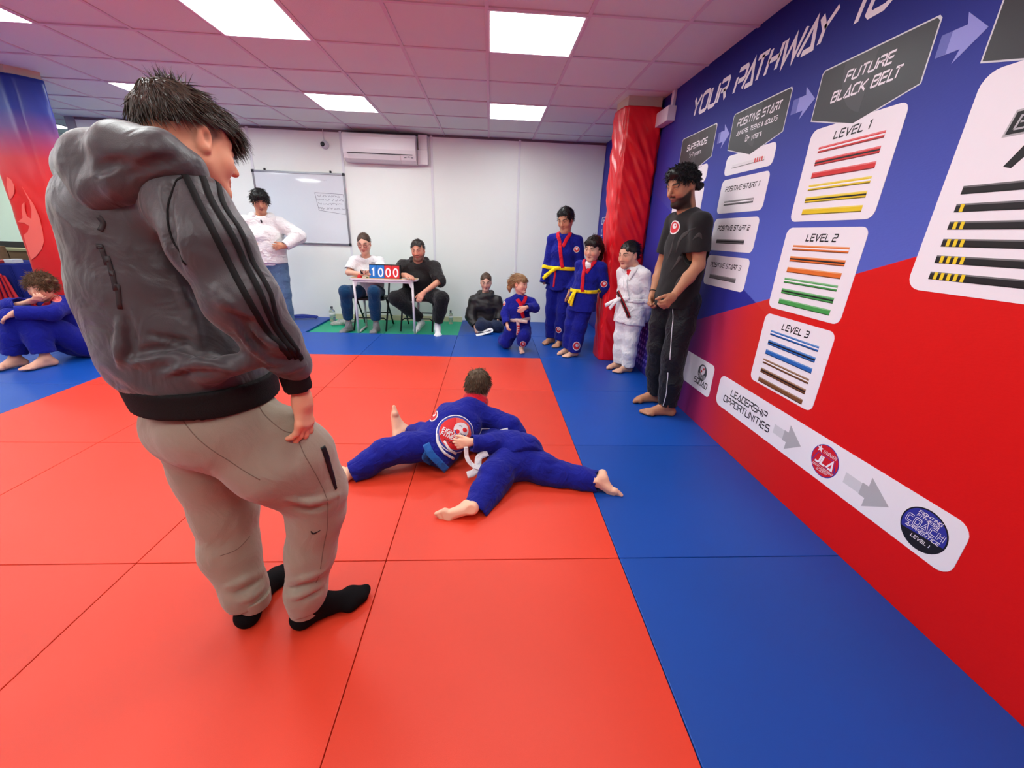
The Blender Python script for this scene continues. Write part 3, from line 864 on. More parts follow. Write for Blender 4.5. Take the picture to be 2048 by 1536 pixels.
# ================================================================== pillars
def padded_column(name, cb, ct, z0, z1, m, label, amp, seed, seamm=None, nz=70, ns=14, folds=1.0, fs=1.0):
    rg = np.random.RandomState(seed)
    cb = [np.array(c, dtype=float) for c in cb]; ct = [np.array(c, dtype=float) for c in ct]
    root = empty(name, ((cb[0]+cb[2])/2).tolist()+[z0], label, 'pillar')
    V = []; per = 4*ns
    ph = rg.uniform(0, 6.28, 16); fr = rg.uniform(4, 17, 16); fz = rg.uniform(5, 21, 16)*fs; fr = fr*(1+.4*(fs-1))
    for i in range(nz+1):
        t = i/nz; c = [a+(b-a)*t for a, b in zip(cb, ct)]; cen = sum(c)/4; z = z0+(z1-z0)*t
        for s_ in range(4):
            a, b = c[s_], c[(s_+1) % 4]; d = (b-a)/np.linalg.norm(b-a); n = np.array([d[1], -d[0]])
            if n@(((a+b)/2)-cen) < 0: n = -n
            for k in range(ns):
                u = k/ns; p = a+(b-a)*u
                rd = .022*max(0, 1-min(u, 1-u)*ns/1.5)           # rounded corners
                w = 0
                for q in range(8):
                    w += math.sin(fr[q]*(u+s_*1.3)+ph[q]+fz[q]*z+2*math.sin(fz[q+8]*z*.35+ph[q+8]+fr[q+8]*u*.4))
                w *= amp/4
                puff = .012*math.sin(math.pi*u)*folds
                p = p+(cen-p)*rd/np.linalg.norm(cen-p)+n*(w*min(1, 4*t+.2)*min(1, 6*(1-t)+.3)+puff)
                V.append((p[0], p[1], z))
    F = []
    for i in range(nz):
        for k in range(per):
            l = (k+1) % per; F.append((i*per+k, i*per+l, (i+1)*per+l, (i+1)*per+k))
    F.append(tuple(range(per-1, -1, -1))); F.append(tuple(nz*per+k for k in range(per)))
    obj('padding', V, F, m, root, smooth=True)
    # bare top of the post above the padding
    sh = .88; c = [sum(ct)/4+(q-sum(ct)/4)*sh for q in ct]
    MB().prism([(q[0], q[1]) for q in c], ((0, 0, 0), (1, 0, 0), (0, 1, 0), (0, 0, 1)), z1-.02, CH+.01).build('post_top', mat('cream_post', (206, 190, 172), .6), root)
    return root

m_padred = mat('red_padding', (214, 16, 30), .33, .45, bump=.06, bscale=40)
padded_column('padded_pillar', [(1.250, 4.318), (1.585, 4.318), (1.585, 4.63), (1.245, 4.63)], [(1.225, 4.30), (1.585, 4.30), (1.585, 4.66), (1.20, 4.63)], 0.0, 2.44, m_padred,
              'wrinkled red padded pillar against the mural wall', .012, 3, nz=150, ns=26, fs=1.9)
def grad_mat():
    m = bpy.data.materials.new('printed_padding'); m.use_nodes = True
    nt = m.node_tree; N = nt.nodes; L = nt.links; b = N['Principled BSDF']
    b.inputs['Roughness'].default_value = .36; b.inputs['Specular IOR Level'].default_value = .4
    g = N.new('ShaderNodeNewGeometry'); sp = N.new('ShaderNodeSeparateXYZ'); L.new(g.outputs['Position'], sp.inputs[0])
    r = N.new('ShaderNodeValToRGB'); mr = N.new('ShaderNodeMapRange'); mr.inputs[2].default_value = 2.5
    L.new(sp.outputs['Z'], mr.inputs[0]); L.new(mr.outputs[0], r.inputs[0])
    el = r.color_ramp.elements
    el[0].position = .05; el[0].color = lin((28, 34, 150)); el[1].position = .98; el[1].color = lin((28, 50, 140))
    for p, c in ((.13, (70, 30, 130)), (.22, (200, 26, 34)), (.62, (222, 34, 34)), (.72, (206, 44, 58)), (.82, (110, 66, 130)), (.88, (44, 62, 150))):
        e = el.new(p); e.color = lin(c)
    L.new(r.outputs[0], b.inputs['Base Color'])
    return m
lp = padded_column('padded_pillar', [(-4.13, 4.32), (-4.11, 4.60), (-4.53, 4.65), (-4.53, 4.34)], [(-4.20, 4.42), (-4.05, 4.62), (-4.5, 4.80), (-4.60, 4.47)], 0.0, 2.46, grad_mat(),
              'padded pillar printed blue fading to red with a pale emblem', .0035, 11)
# pale emblem printed on the front of the left pillar
m_pale = mat('print_pale_red', (240, 104, 92), .4)
def pillar_pt(u, z):
    a = np.array([-4.53, 4.34])+(np.array([-4.60, 4.47])-np.array([-4.53, 4.34]))*z/2.46
    b = np.array([-4.13, 4.32])+(np.array([-4.20, 4.42])-np.array([-4.13, 4.32]))*z/2.46
    p = a+(b-a)*u; return (p[0], p[1]-.006-.012*math.sin(math.pi*min(max(u, 0), 1)), z)
def pillar_print(pts):
    V = [pillar_pt(*p) for p in pts]; n = len(V)
    V += [(v[0], v[1]+.004, v[2]) for v in V]
    F = [tuple(range(n)), tuple(range(2*n-1, n-1, -1))]+[(i, (i+1) % n, n+(i+1) % n, n+i) for i in range(n)]
    obj('printed_emblem', V, F, m_pale, lp)
def img2p(pts):
    out = []
    for (px, py) in pts:
        q = at(px, py, 4.36)
        a = -4.53-.07*q[2]/2.46; out.append(((q[0]-a)/.40, q[2]))
    return out
pillar_print(img2p([(38, 372), (52, 392), (66, 412), (78, 438), (85, 465), (88, 482), (84, 498), (72, 512), (60, 520), (50, 494), (42, 470), (52, 464), (56, 452), (44, 446), (28, 444), (40, 436), (38, 418), (38, 410), (44, 404), (45, 418), (50, 432), (60, 438), (60, 420), (55, 402), (46, 386)]))
pillar_print(img2p([(3, 352), (14, 358), (21, 370), (21, 384), (16, 394), (10, 398), (3, 372)]))

# ================================================================== things on the back wall
def whiteboard():
    x0, x1, z0, z1 = -3.235, -2.03, 1.075, 1.985; y = WY-.014
    r = empty('whiteboard', ((x0+x1)/2, y, z0), 'wall-mounted whiteboard with handwriting behind the youth in white hoodie', 'whiteboard')
    MB().box((x0, y-.012, z0), (x1, y, z1)).build('board_panel', mat('board_enamel', (222, 226, 232), .05, .7), r)
    fr = mat('board_aluminium', (150, 150, 156), .3, .5, metal=.8)
    for (a, b) in (((x0-.01, z0-.012), (x1+.01, z0+.012)), ((x0-.01, z1-.012), (x1+.01, z1+.012)), ((x0-.012, z0), (x0+.012, z1)), ((x1-.012, z0), (x1+.012, z1))):
        MB().box((a[0], y-.02, a[1]), (b[0], y, b[1]), bev=.003).build('frame_rail', fr, r)
    cp = mat('board_corner', (40, 40, 44), .5)
    for x in (x0, x1):
        for z in (z0, z1): MB().box((x-.018, y-.023, z-.018), (x+.018, y+.001, z+.018), bev=.006).build('corner_cap', cp, r)
    for x in (x0+.16, x1-.17): MB().box((x-.012, y-.018, z1+.010), (x+.012, y, z1+.04), bev=.004).build('hanging_clip', cp, r)
    # handwriting in the ruled box on the right
    ink = mat('marker_ink', (96, 92, 112), .6)
    rg = random.Random(4)
    def line(pts, r_=.0022): return MB().tube([(p[0], y-.0128, p[1]) for p in pts], r_, 4)
    bx = [(-2.445, 1.745), (-2.06, 1.735), (-2.048, 1.475), (-2.415, 1.520), (-2.445, 1.745)]
    wr = line(bx)
    for row, (zz, n) in enumerate(((1.705, 8), (1.655, 5), (1.605, 7), (1.545, 9))):
        x = -2.415
        for k in range(n):
            L = rg.randint(2, 5); pts = []
            for q in range(L*3):
                pts.append((x, zz+rg.uniform(-.013, .016))); x += .0062
            t = line(pts, .0017); wr.add(t.v, t.f); x += .012
            if x > -2.09: break
    wr.build('handwriting', ink, r)
    f2 = MB()
    pts = [(-2.42+.02*k, 1.90+rg.uniform(-.008, .01)) for k in range(9)]
    line(pts, .0012).build('handwriting', mat('faded_ink', (190, 188, 198), .6), r)
whiteboard()

def aircon():
    x0, x1, z0, z1 = -1.945, -1.005, 2.135, 2.470; y1 = WY-.010; y0 = y1-.21
    r = empty('air_conditioner', ((x0+x1)/2, y1, z0), 'white split air conditioner high on the back wall', 'air conditioner')
    wm = mat('aircon_plastic', (232, 224, 226), .35, .4)
    prof = [(y1, z0), (y0+.10, z0), (y0+.035, z0+.035), (y0+.01, z0+.09), (y0, z0+.15), (y0, z1-.05), (y0+.015, z1-.015), (y0+.05, z1), (y1, z1)]
    MB().prism([(p[0], p[1]) for p in prof], ((0, 0, 0), (0, 1, 0), (0, 0, 1), (1, 0, 0)), x0, x1).build('casing', wm, r)
    fl = [(y0+.094, z0+.004), (y0+.032, z0+.038), (y0+.006, z0+.088), (y0-.002, z0+.083), (y0+.024, z0+.030), (y0+.088, z0-.003)]
    MB().prism(fl, ((0, 0, 0), (0, 1, 0), (0, 0, 1), (1, 0, 0)), x0+.06, x1-.20).build('louvre_flap', mat('aircon_flap', (222, 214, 216), .35), r)
    MB().prism([(y0+.004, z0+.092), (y0-.001, z0+.098), (y0-.001, z0+.101), (y0+.006, z0+.101)], ((0, 0, 0), (0, 1, 0), (0, 0, 1), (1, 0, 0)), x0+.05, x1-.04).build('panel_gap', mat('aircon_gap', (70, 66, 70), .6), r)
    dk = mat('aircon_mark', (120, 116, 122), .5)
    for k in range(3): MB().box((x1-.15+k*.045, y0+.002, z0+.062+.008*(k % 2)), (x1-.125+k*.045, y0+.020, z0+.069+.008*(k % 2))).build('indicator', dk, r)
    rr = empty('pipe_trunking', (-.93, y1, 2.14), 'white pipe trunking beside the air conditioner', 'trunking')
    MB().box((-.985, y1-.075, 2.32), (-.865, y1, 2.50), bev=.006).build('duct', wm, rr)
    MB().box((-1.003, y1-.085, 2.14), (-.862, y1, 2.32), bev=.008).build('elbow_cover', wm, rr)
aircon()

def dome_camera():
    c = np.array([-2.235, WY-.014, 2.335])
    r = empty('security_camera', c, 'small round dome security camera above the whiteboard', 'camera')
    wm = mat('camera_white', (214, 212, 218), .4)
    MB().lathe(c, [(.052, 0), (.052, -.012), (.046, -.020)], 24, 0, 1).build('mount_ring', wm, r, True)
    d = S().ball(c+V3(-.004, -.024, -.002), .040, 0); V, F = d.mesh(.006); obj('camera_ball', V, F, wm, r, True)
    MB().lathe(c+V3(-.012, -.050, .0), [(.026, .004), (.028, -.010), (.018, -.014)], 20, 0, 1).build('lens', mat('lens_black', (18, 18, 22), .15, .6), r, True)
    MB().tube([c+V3(-.004, -.006, .05), c+V3(-.012, -.006, .12), c+V3(-.010, -.006, CH-c[2])], .004, 6).build('cable', wm, r)
dome_camera()

cd = empty('cable_trunking', (WX, 4.12, 2.26), 'white cable trunking and box on the mural wall beside the red pillar', 'trunking')
wm = mat('trunking_white', (222, 210, 222), .45)
MB().box((WX-.025, 4.075, 2.38), (WX, 4.125, CH-.002), bev=.003).build('conduit', wm, cd)
MB().box((WX-.075, 4.03, 2.275), (WX, 4.30, 2.39), bev=.005).build('junction_box', wm, cd)

# ================================================================== score table
def table():
    x0, x1, y0, y1, zt = -1.80, -.945, 5.395, 5.86, .705
    r = empty('folding_table', ((x0+x1)/2, (y0+y1)/2, -.022), 'small wood-topped table with white tubular legs used for scoring', 'table')
    wt = mat('table_white', (228, 222, 226), .35, .4)
    MB().prism(rrect(x0, y0, x1, y1, .04), ((0, 0, 0), (1, 0, 0), (0, 1, 0), (0, 0, 1)), zt-.022, zt-.002).build('table_edge', wt, r)
    MB().prism(rrect(x0+.006, y0+.006, x1-.006, y1-.006, .036), ((0, 0, 0), (1, 0, 0), (0, 1, 0), (0, 0, 1)), zt-.0022, zt+.001).build('table_top', mat('table_wood', (206, 170, 128), .4, .35, var=.12, vscale=8, stretch=(1, 14, 14)), r)
    for x in (x0+.055, x1-.055):
        MB().tube([(x, y0+.03, zt-.022), (x, y0+.03, -.008)], .0155, 10).build('leg', wt, r, True)
        MB().tube([(x, y1-.06, zt-.022), (x, y1-.06, -.008)], .0155, 10).build('leg', wt, r, True)
        MB().tube([(x, y0+.03, -.006), (x, y1-.06, -.006)], .0150, 10).build('foot_rail', wt, r, True)
        s = 1 if x < -1.4 else -1
        MB().prism([(0, 0), (0, -.085), (.012, -.085), (.035, -.030), (.085, -.010), (.085, 0)], ((x+s*.012, y0+.03, zt-.022), (s, 0, 0), (0, 0, 1), (0, 1, 0)), -.011, .011).build('corner_bracket', wt, r)
    MB().box((x0+.06, y0+.018, zt-.052), (x1-.06, y0+.042, zt-.022), bev=.003).build('apron_rail', wt, r)
table()

def scoreboard():
    x0, x1, y, z0, z1 = -1.545, -1.165, 5.46, .715, .872
    r = empty('flip_scoreboard', ((x0+x1)/2, y, .706), 'flip scoreboard showing 10 in blue and 00 in red', 'scoreboard')
    bk = mat('score_black', (26, 26, 28), .5)
    MB().prism([(y-.012, .706), (y+.11, .706), (y+.06, z1+.004), (y+.022, z1+.004)], ((0, 0, 0), (0, 1, 0), (0, 0, 1), (1, 0, 0)), x0-.004, x1+.012).build('stand', bk, r)
    w = (x1-x0)/4
    n = nv((0, -1, .18)); v = nv((0, .18, 1)); wh = mat('score_white', (245, 245, 248), .4)
    for k, ch in enumerate('1000'):
        mm = mat('score_blue', (24, 112, 196), .35) if k < 2 else mat('score_red', (214, 36, 44), .35)
        xa = x0+k*w
        fr = ((xa, y-.013, z0-.004), (1, 0, 0), v, n)
        c = MB().prism(rrect(.002, .0, w-.002, .158, .004, 2), fr, 0, .004).build('digit_card', mm, r)
        h = .096
        if ch == '0':
            o = [(w/2+.026*math.cos(a), .070+.048*math.sin(a)) for a in np.linspace(0, 2*math.pi, 29)]
            V, F = stroke(o, .017)
        else:
            V, F = stroke([(w/2-.014, .100), (w/2+.006, .116), (w/2+.006, .022)], .019)
        o_, u_, v_, n_ = [np.array(q, dtype=float) for q in fr]
        V = np.array(V); obj('digit', o_+np.outer(V[:, 0], u_)+np.outer(V[:, 1], v_)+n_*.0052, F, wh, c)
scoreboard()

bean = S().cone((-1.675, 5.47, .715), (-1.668, 5.475, .765), .034, .006, .01)
bean.cut((0, 0, .7065), (0, 0, -1)); V, F = bean.mesh(.005)
tag(obj('red_beanbag', V, F, mat('beanbag_red', (198, 30, 40), .6), None, True), 'small pointed red beanbag on the score table', 'beanbag')
pr = empty('marker_pen', (-1.60, 5.44, .706), 'green capped marker pen lying on the score table', 'pen')
MB().tube([(-1.635, 5.43, .713), (-1.585, 5.435, .713)], .006, 8).build('barrel', mat('pen_white', (230, 230, 225), .4), pr, True)
MB().tube([(-1.585, 5.435, .713), (-1.560, 5.4375, .713)], .0068, 8).build('cap', mat('pen_green', (70, 110, 60), .4), pr, True)
tag(MB().box((-1.14, 5.44, .7062), (-.99, 5.64, .7085)).build('paper_sheet', mat('paper', (236, 234, 230), .7)), 'white sheet of paper on the score table under the man\'s hand', 'paper')

def chair(cx, cy, label):
    z = -.022; r = empty('folding_chair', (cx, cy, z), label, 'chair', 'black folding chairs behind the score table')
    bm_ = mat('chair_black', (22, 22, 25), .4, .35)
    w = .215
    MB().prism(rrect(cx-.20, cy-.20, cx+.20, cy+.18, .05), ((0, 0, 0), (1, 0, 0), (0, 1, 0), (0, 0, 1)), .395, .425).build('seat', bm_, r)
    for s in (-1, 1):
        x = cx+s*w
        MB().tube([(x, cy-.24, z+.012), (x, cy+.02, .40), (x, cy+.22, .80)], .012, 8).build('leg', bm_, r, True)
        MB().tube([(x-s*.012, cy+.26, z+.012), (x-s*.012, cy-.05, .395)], .012, 8).build('leg', bm_, r, True)
    MB().tube([(cx-w, cy-.16, .12), (cx-w+.04, cy-.15, .15), (cx+w-.04, cy-.15, .15), (cx+w, cy-.16, .12)], .009, 8).build('stretcher', bm_, r, True)
    MB().tube([(cx-w, cy+.18, .12), (cx-w+.04, cy+.17, .17), (cx+w-.04, cy+.17, .17), (cx+w, cy+.18, .12)], .009, 8).build('stretcher', bm_, r, True)
    MB().prism(rrect(cx-w, .60, cx+w, .80, .05), ((0, 0, 0), (1, 0, 0), (0, 0, 1), (0, -1, 0)), -cy-.225, -cy-.205).build('backrest', bm_, r)
chair(-1.625, 5.78, 'black folding chair under the woman with glasses')
chair(-1.00, 5.80, 'black folding chair under the bearded man in dark hoodie')

def bottle(x, y, h, label, rad):
    z = -.022; r = empty('water_bottle', (x, y, z), label, 'bottle', 'clear water bottles by the back wall')
    gl = mat('clear_plastic', (225, 232, 230), .08, .5, trans=.85)
    MB().lathe((x, y, z), [(rad*.9, 0), (rad, .01), (rad, h*.28), (rad*.93, h*.31), (rad, h*.34), (rad, h*.68), (rad*.75, h*.78), (rad*.36, h*.86), (rad*.36, h*.90)], 20).build('body', gl, r, True)
    MB().lathe((x, y, z), [(rad*1.015, h*.38), (rad*1.015, h*.60)], 20).build('label', mat('bottle_label', (222, 224, 222), .5), r, True)
    MB().lathe((x, y, z), [(rad*.44, h*.885), (rad*.44, h*1.0)], 14).build('cap', mat('bottle_cap', (70, 70, 76), .4), r, True)
bottle(-2.335, 6.14, .225, 'clear water bottle beside the grey bundle under the whiteboard', .042)
bottle(-.585, 6.17, .205, 'clear slim water bottle by the wall right of the seated man', .032)

# crumpled grey scarf
sc = S(); rg = np.random.RandomState(5)
for k in range(9):
    a = rg.uniform(0, 6.28); p = V3(-2.10+.10*math.cos(a)*rg.uniform(.2, 1), 5.93+.09*math.sin(a)*rg.uniform(.2, 1), .005+.035*rg.uniform(0, 1))
    q = p+V3(rg.uniform(-.09, .09), rg.uniform(-.06, .06), rg.uniform(-.01, .02))
    sc.cone(p, q, .030, .022, .012)
sc.cut((0, 0, -.021), (0, 0, -1)); sc.noise(.008, 70, 2); V, F = sc.mesh(.008)
tag(obj('crumpled_scarf', V, F, mat('scarf_grey', (176, 176, 170), .9, .1, var=.35, vscale=34, stretch=(1, 3, 6)), None, True), 'crumpled grey striped scarf on the green mat', 'scarf')
# coiled blue belt by the wall
def coil(name, c, m, label, cat, pts, w=.04):
    P = [np.array(c)+V3(*p) for p in pts]
    nn = np.tile(V3(0, -.25, 1), (8, 1))
    o = ribbon(name, P, w, .004, m, None, None, V3(0, -.3, 1), 0, sub=6)
    tag(o, label, cat); return o
coil('martial_arts_belt', (-2.76, 6.17, .016), mat('belt_blue_cloth', (24, 44, 132), .7), 'folded dark blue belt lying on blue mat by the wall', 'belt',
     [(-.20, .02, .005), (-.12, -.05, .012), (0, -.06, .016), (.10, -.04, .02), (.17, .03, .014), (.08, .05, .022), (-.05, .06, .03), (-.17, .04, .022), (-.10, -.02, .03), (.05, -.02, .034), (.19, -.02, .01)], .045)

# ================================================================== far left: merchandise table
def side_table():
    x0, x1, y0, y1 = -7.4, -5.78, 5.35, 5.95
    r = empty('display_table', ((x0+x1)/2, (y0+y1)/2, 0), 'table under a dark blue cloth beyond the left pillar', 'table')
    cl = mat('cloth_navy', (28, 34, 104), .8, .1)
    n = 24; V = []; F = []
    ring = rrect(x0, y0, x1, y1, .03, 4)
    rr = []
    for i in range(len(ring)):
        a = np.array(ring[i]); b = np.array(ring[(i+1) % len(ring)])
        for k in range(6): rr.append(a+(b-a)*k/6)
    m_ = len(rr); c = np.array([(x0+x1)/2, (y0+y1)/2])
    for lv, z in enumerate((.755, .74, .45, .03)):
        for i, p in enumerate(rr):
            q = c+(p-c)*(1+.012*lv*(1+.7*math.sin(i*1.1))); V.append((q[0], q[1], z))
    for lv in range(3):
        for i in range(m_):
            j = (i+1) % m_; F.append((lv*m_+i, (lv+1)*m_+i, (lv+1)*m_+j, lv*m_+j))
    F.append(tuple(range(m_)))
    obj('tablecloth', V, F, cl, r, True)
side_table()
ban = S()
for k in range(5): ban.cone((-5.98+.04*k, 5.30+.004*(k % 2), .70-.02*k), (-6.02+.085*k, 5.27, .06), .012, .026, .02)
V, F = ban.mesh(.012); tag(obj('red_drape', V, F, mat('drape_red', (176, 18, 30), .6), None, True), 'red folded fabric hanging in front of the navy table', 'drape')
rg = random.Random(9)
for k, (nm, c_) in enumerate((('pale pink', (225, 205, 205)), ('royal blue', (60, 80, 160)), ('pale blue', (200, 210, 225)), ('cream', (232, 224, 206)), ('dark red', (150, 40, 44)), ('light grey', (190, 190, 194)))):
    x = -6.50+k*.12
    tag(MB().box((x, 5.40+.03*(k % 2), .757), (x+.10, 5.55, .757+.022+.012*(k % 3)), bev=.004).build('folded_shirt', mat('merch_%d' % k, c_, .6)), nm+' folded shirt on the navy display table', 'shirt', 'folded shirts on the display table')
bx = empty('display_box', (-6.42, 5.75, .757), 'brown cardboard display box on the navy table', 'box')
MB().box((-6.62, 5.66, .757), (-6.30, 5.88, .93), bev=.004).build('box_body', mat('cardboard', (120, 92, 66), .8, var=.2, vscale=14), bx)
MB().prism([(0, 0), (.32, 0), (.30, .10), (.02, .10)], ((-6.62, 5.66, .93), (1, 0, 0), nv((0, -.6, .8)), nv((0, -.8, -.6))), 0, .006).build('box_flap', mat('cardboard_dark', (74, 58, 44), .8), bx)
sh = empty('wall_shelf', (-6.8, 6.5, .86), 'low shelf with boxes beyond the navy table', 'shelf')
MB().box((-7.2, 6.30, .84), (-6.05, 6.6, .87)).build('shelf_board', mat('shelf_olive', (150, 146, 110), .6), sh)
for k in range(3): MB().box((-7.1+k*.34, 6.32, .0), (-6.82+k*.34, 6.58, .84)).build('drawer_block', mat('shelf_brown', (110, 84, 60), .7), sh)
MB().box((-7.2, 6.55, .87), (-6.05, 6.6, .95)).build('shelf_lip', mat('shelf_dark', (50, 48, 50), .7), sh)
# ================================================================== people
Z = V3(0, 0, 1)
def srgb(c): return np.array(lin(c)[:3])
m_skin = mat('skin', (200, 150, 125), .5, .3, attr='Col', sss=.08)
m_eyew = mat('eye_white', (196, 186, 180), .25, .5)
m_iris = mat('eye_iris', (40, 26, 20), .15, .6)
m_hair_dark = mat('hair_dark', (20, 16, 15), .45, .4, var=.4, vscale=60)
def hairmat(n, c): return mat('hair_'+n, c, .45, .4, var=.35, vscale=70)
def cloth(n, c, rough=.85, var=.06, bump=.35, bscale=420, sheen=.15, vscale=8, spec=.15, fold=(13, .55)): return mat('cloth_'+n, c, rough, spec, bump=bump, bscale=bscale, var=var, vscale=vscale, sheen=sheen, fold=fold)

class HeadF:
    """head frame: x right (the person's), y forward, z up; s = size (1 = adult)"""
    def __init__(h, c, f, s=1.0, roll=0.0):
        h.c = np.asarray(c, dtype=float); h.f = nv(f); r = nv(np.cross(h.f, Z)); u = np.cross(r, h.f)
        if roll: r, u = r*math.cos(roll)+u*math.sin(roll), u*math.cos(roll)-r*math.sin(roll)
        h.r, h.u, h.s = r, u, s
        h.R = np.array([h.r, h.f, h.u])
    def p(h, x, y, z): return h.c+h.s*(x*h.r+y*h.f+z*h.u)
    def loc(h, P): return ((np.asarray(P)-h.c)@h.R.T)/h.s

def head_sdf(h, neck, nr=.054, jaw=1.0, nose=1.0, open_mouth=0, child=0.0):
    s = S(); k = h.s; p = h.p
    s.ell(p(0, -.014, .036), np.array((.075, .094, .084))*k, h.R, .02)
    s.ell(p(0, .026, -.012), np.array((.064+.003*child, .064, .088-.006*child))*k, h.R, .03*k)
    for q in (-1, 1):
        s.cone(p(q*.050, .000, -.050), p(q*.018*jaw, .068, -.096+.008*child), .022*k*jaw, .018*k, .03*k)
        s.ball(p(q*.036, .052, -.030), .029*k, .025*k)
        s.cone(p(q*.012, .085, .026), p(q*.046, .066, .024), .0095*k, .0085*k, .012*k)
    s.ball(p(0, .072, -.098+.010*child), .021*k*jaw, .02*k)
    for q in (-1, 1):
        s.ball(p(q*.031, .103, .006), .0155*k, .012*k, 's')
        s.ball(p(q*.031, .0745, .005), .0140*k, .006*k)
    s.cone(p(0, .086, .016), p(0, .108*nose+.004*(1-nose), -.026), .0085*k, .0115*k, .012*k)
    for q in (-1, 1): s.ball(p(q*.011, .095, -.032), .0085*k, .008*k)
    zz = -.004*open_mouth
    s.cone(p(-.019, .083, -.058), p(0, .0925, -.0555), .0050*k, .0062*k, .006*k); s.cone(p(0, .0925, -.0555), p(.019, .083, -.058), .0062*k, .0050*k, .006*k)
    s.cone(p(-.016, .083, -.067+zz), p(0, .0905, -.0685+zz*2), .0050*k, .0072*k, .006*k); s.cone(p(0, .0905, -.0685+zz*2), p(.016, .083, -.067+zz), .0072*k, .0050*k, .006*k)
    if open_mouth: s.cone(p(-.010, .096, -.0625+zz), p(.010, .096, -.0625+zz), .0035*k*(1+open_mouth), .0035*k*(1+open_mouth), .004*k, 's')
    for q in (-1, 1):
        Re = np.array([nv(h.r*q*.97-h.f*.22), nv(h.f*.97+h.r*q*.22), h.u])
        s.ell(p(q*.076, -.010, -.002), np.array((.0085, .0185, .0315))*k, Re, .008*k)
        s.ell(p(q*.0865, -.004, .003), np.array((.0085, .0115, .020))*k, Re, .003*k, 's')
        s.ball(p(q*.077, -.004, -.026), .0085*k, .008*k)
    s.cone(p(0, -.022, -.045), neck, nr*k*.98, nr*k*1.06, .035*k)
    return s

def face_color(h, V, base, lip=(170, 92, 86), brow=None, beard=None, beard_amt=1.0, blush=.12, seed=0, stub=None, fade=None):
    L = h.loc(V); x, y, z = L[:, 0], L[:, 1], L[:, 2]
    C = np.tile(srgb(base), (len(V), 1))
    def over(c, a):
        nonlocal C
        C = C*(1-a[:, None])+srgb(c)*a[:, None]
    def ss(v, a, b): t = np.clip((v-a)/(b-a), 0, 1); return t*t*(3-2*t)
    warm = tuple(int(q) for q in np.clip(np.array(base)*np.array((1.02, .84, .82)), 0, 255))
    bl = np.exp(-(((np.abs(x)-.042)/.02)**2+((z+.03)/.022)**2))*ss(y, .02, .05)+np.exp(-((x/.016)**2+((z+.027)/.016)**2))*ss(y, .08, .1)
    ear = ss(np.abs(x), .070, .080)*np.exp(-((z/.04)**2))
    over(warm, np.clip(blush*4*np.maximum(bl, ear*.8), 0, .7))
    if beard is not None:
        jawz = -.052+.50*np.clip(.062-y, 0, .1)
        a = ss(-z, -jawz-.004 if False else 0, 1)*0
        side = ss(jawz-z, -.006, .010)
        must = ss(-np.abs(z+.0475), -.0095, -.0055)*ss(-np.abs(x), -.027, -.020)*ss(y, .06, .075)
        a = np.maximum(side, must)*ss(y, -.012, .012)*ss(z, -.150, -.128)
        lipz = np.exp(-((x/.020)**2+((z+.062)/.011)**2))
        over(beard, np.clip(a*beard_amt*(1-np.clip(1.3*lipz, 0, 1)), 0, 1))
    lm = ss(-np.sqrt((x/.023)**2+((z+.062)/.0125)**2), -1.15, -.8)*ss(y, .070, .080)
    over(lip, .85*lm)
    over((60, 25, 25), .7*np.exp(-((z+.0625)/.0025)**2)*ss(-np.abs(x), -.020, -.014)*ss(y, .07, .08))
    if brow is not None:
        bz = .0275+.006*np.sin(np.clip((np.abs(x)-.012)/.04, 0, 1)*2.4)
        a = np.exp(-((z-bz)/.0052)**2)*ss(np.abs(x), .010, .016)*ss(-np.abs(x), -.056, -.046)*ss(y, .045, .06)
        over(brow, np.clip(1.25*a, 0, 1))
        a = np.exp(-((z-.0125)/.0032)**2)*ss(np.abs(x), .014, .019)*ss(-np.abs(x), -.050, -.044)*ss(y, .055, .068)
        over(tuple(int(q*.6) for q in brow), .8*a)
    if fade is not None:      # very short clipped hair at the back and sides
        a = fade[1](x, y, z); over(fade[0], np.clip(a, 0, 1))
    return C

def eyes(h, parent, look=(0, 0), lid=.4):
    for q in (-1, 1):
        c = h.p(q*.031, .0768, .0040); r = .0112*h.s
        fw = nv(h.f+h.r*look[0]+h.u*look[1]); a = nv(np.cross(fw, Z)); b = np.cross(a, fw)
        V = [c+fw*r]; F = []; mi = []; seg = 14; rings = 7
        for i in range(1, rings+1):
            t = i/rings*math.pi*.6
            for k in range(seg): V.append(c+r*(math.cos(t)*fw+math.sin(t)*(math.cos(2*math.pi*k/seg)*a+math.sin(2*math.pi*k/seg)*b)))
        for k in range(seg): F.append((0, 1+k, 1+(k+1) % seg)); mi.append(1)
        for i in range(rings-1):
            for k in range(seg):
                F.append((1+i*seg+k, 1+(i+1)*seg+k, 1+(i+1)*seg+(k+1) % seg, 1+i*seg+(k+1) % seg)); mi.append(1 if i < 2 else 0)
        obj('eye', V, F, [m_eyew, m_iris], parent, True, mi)

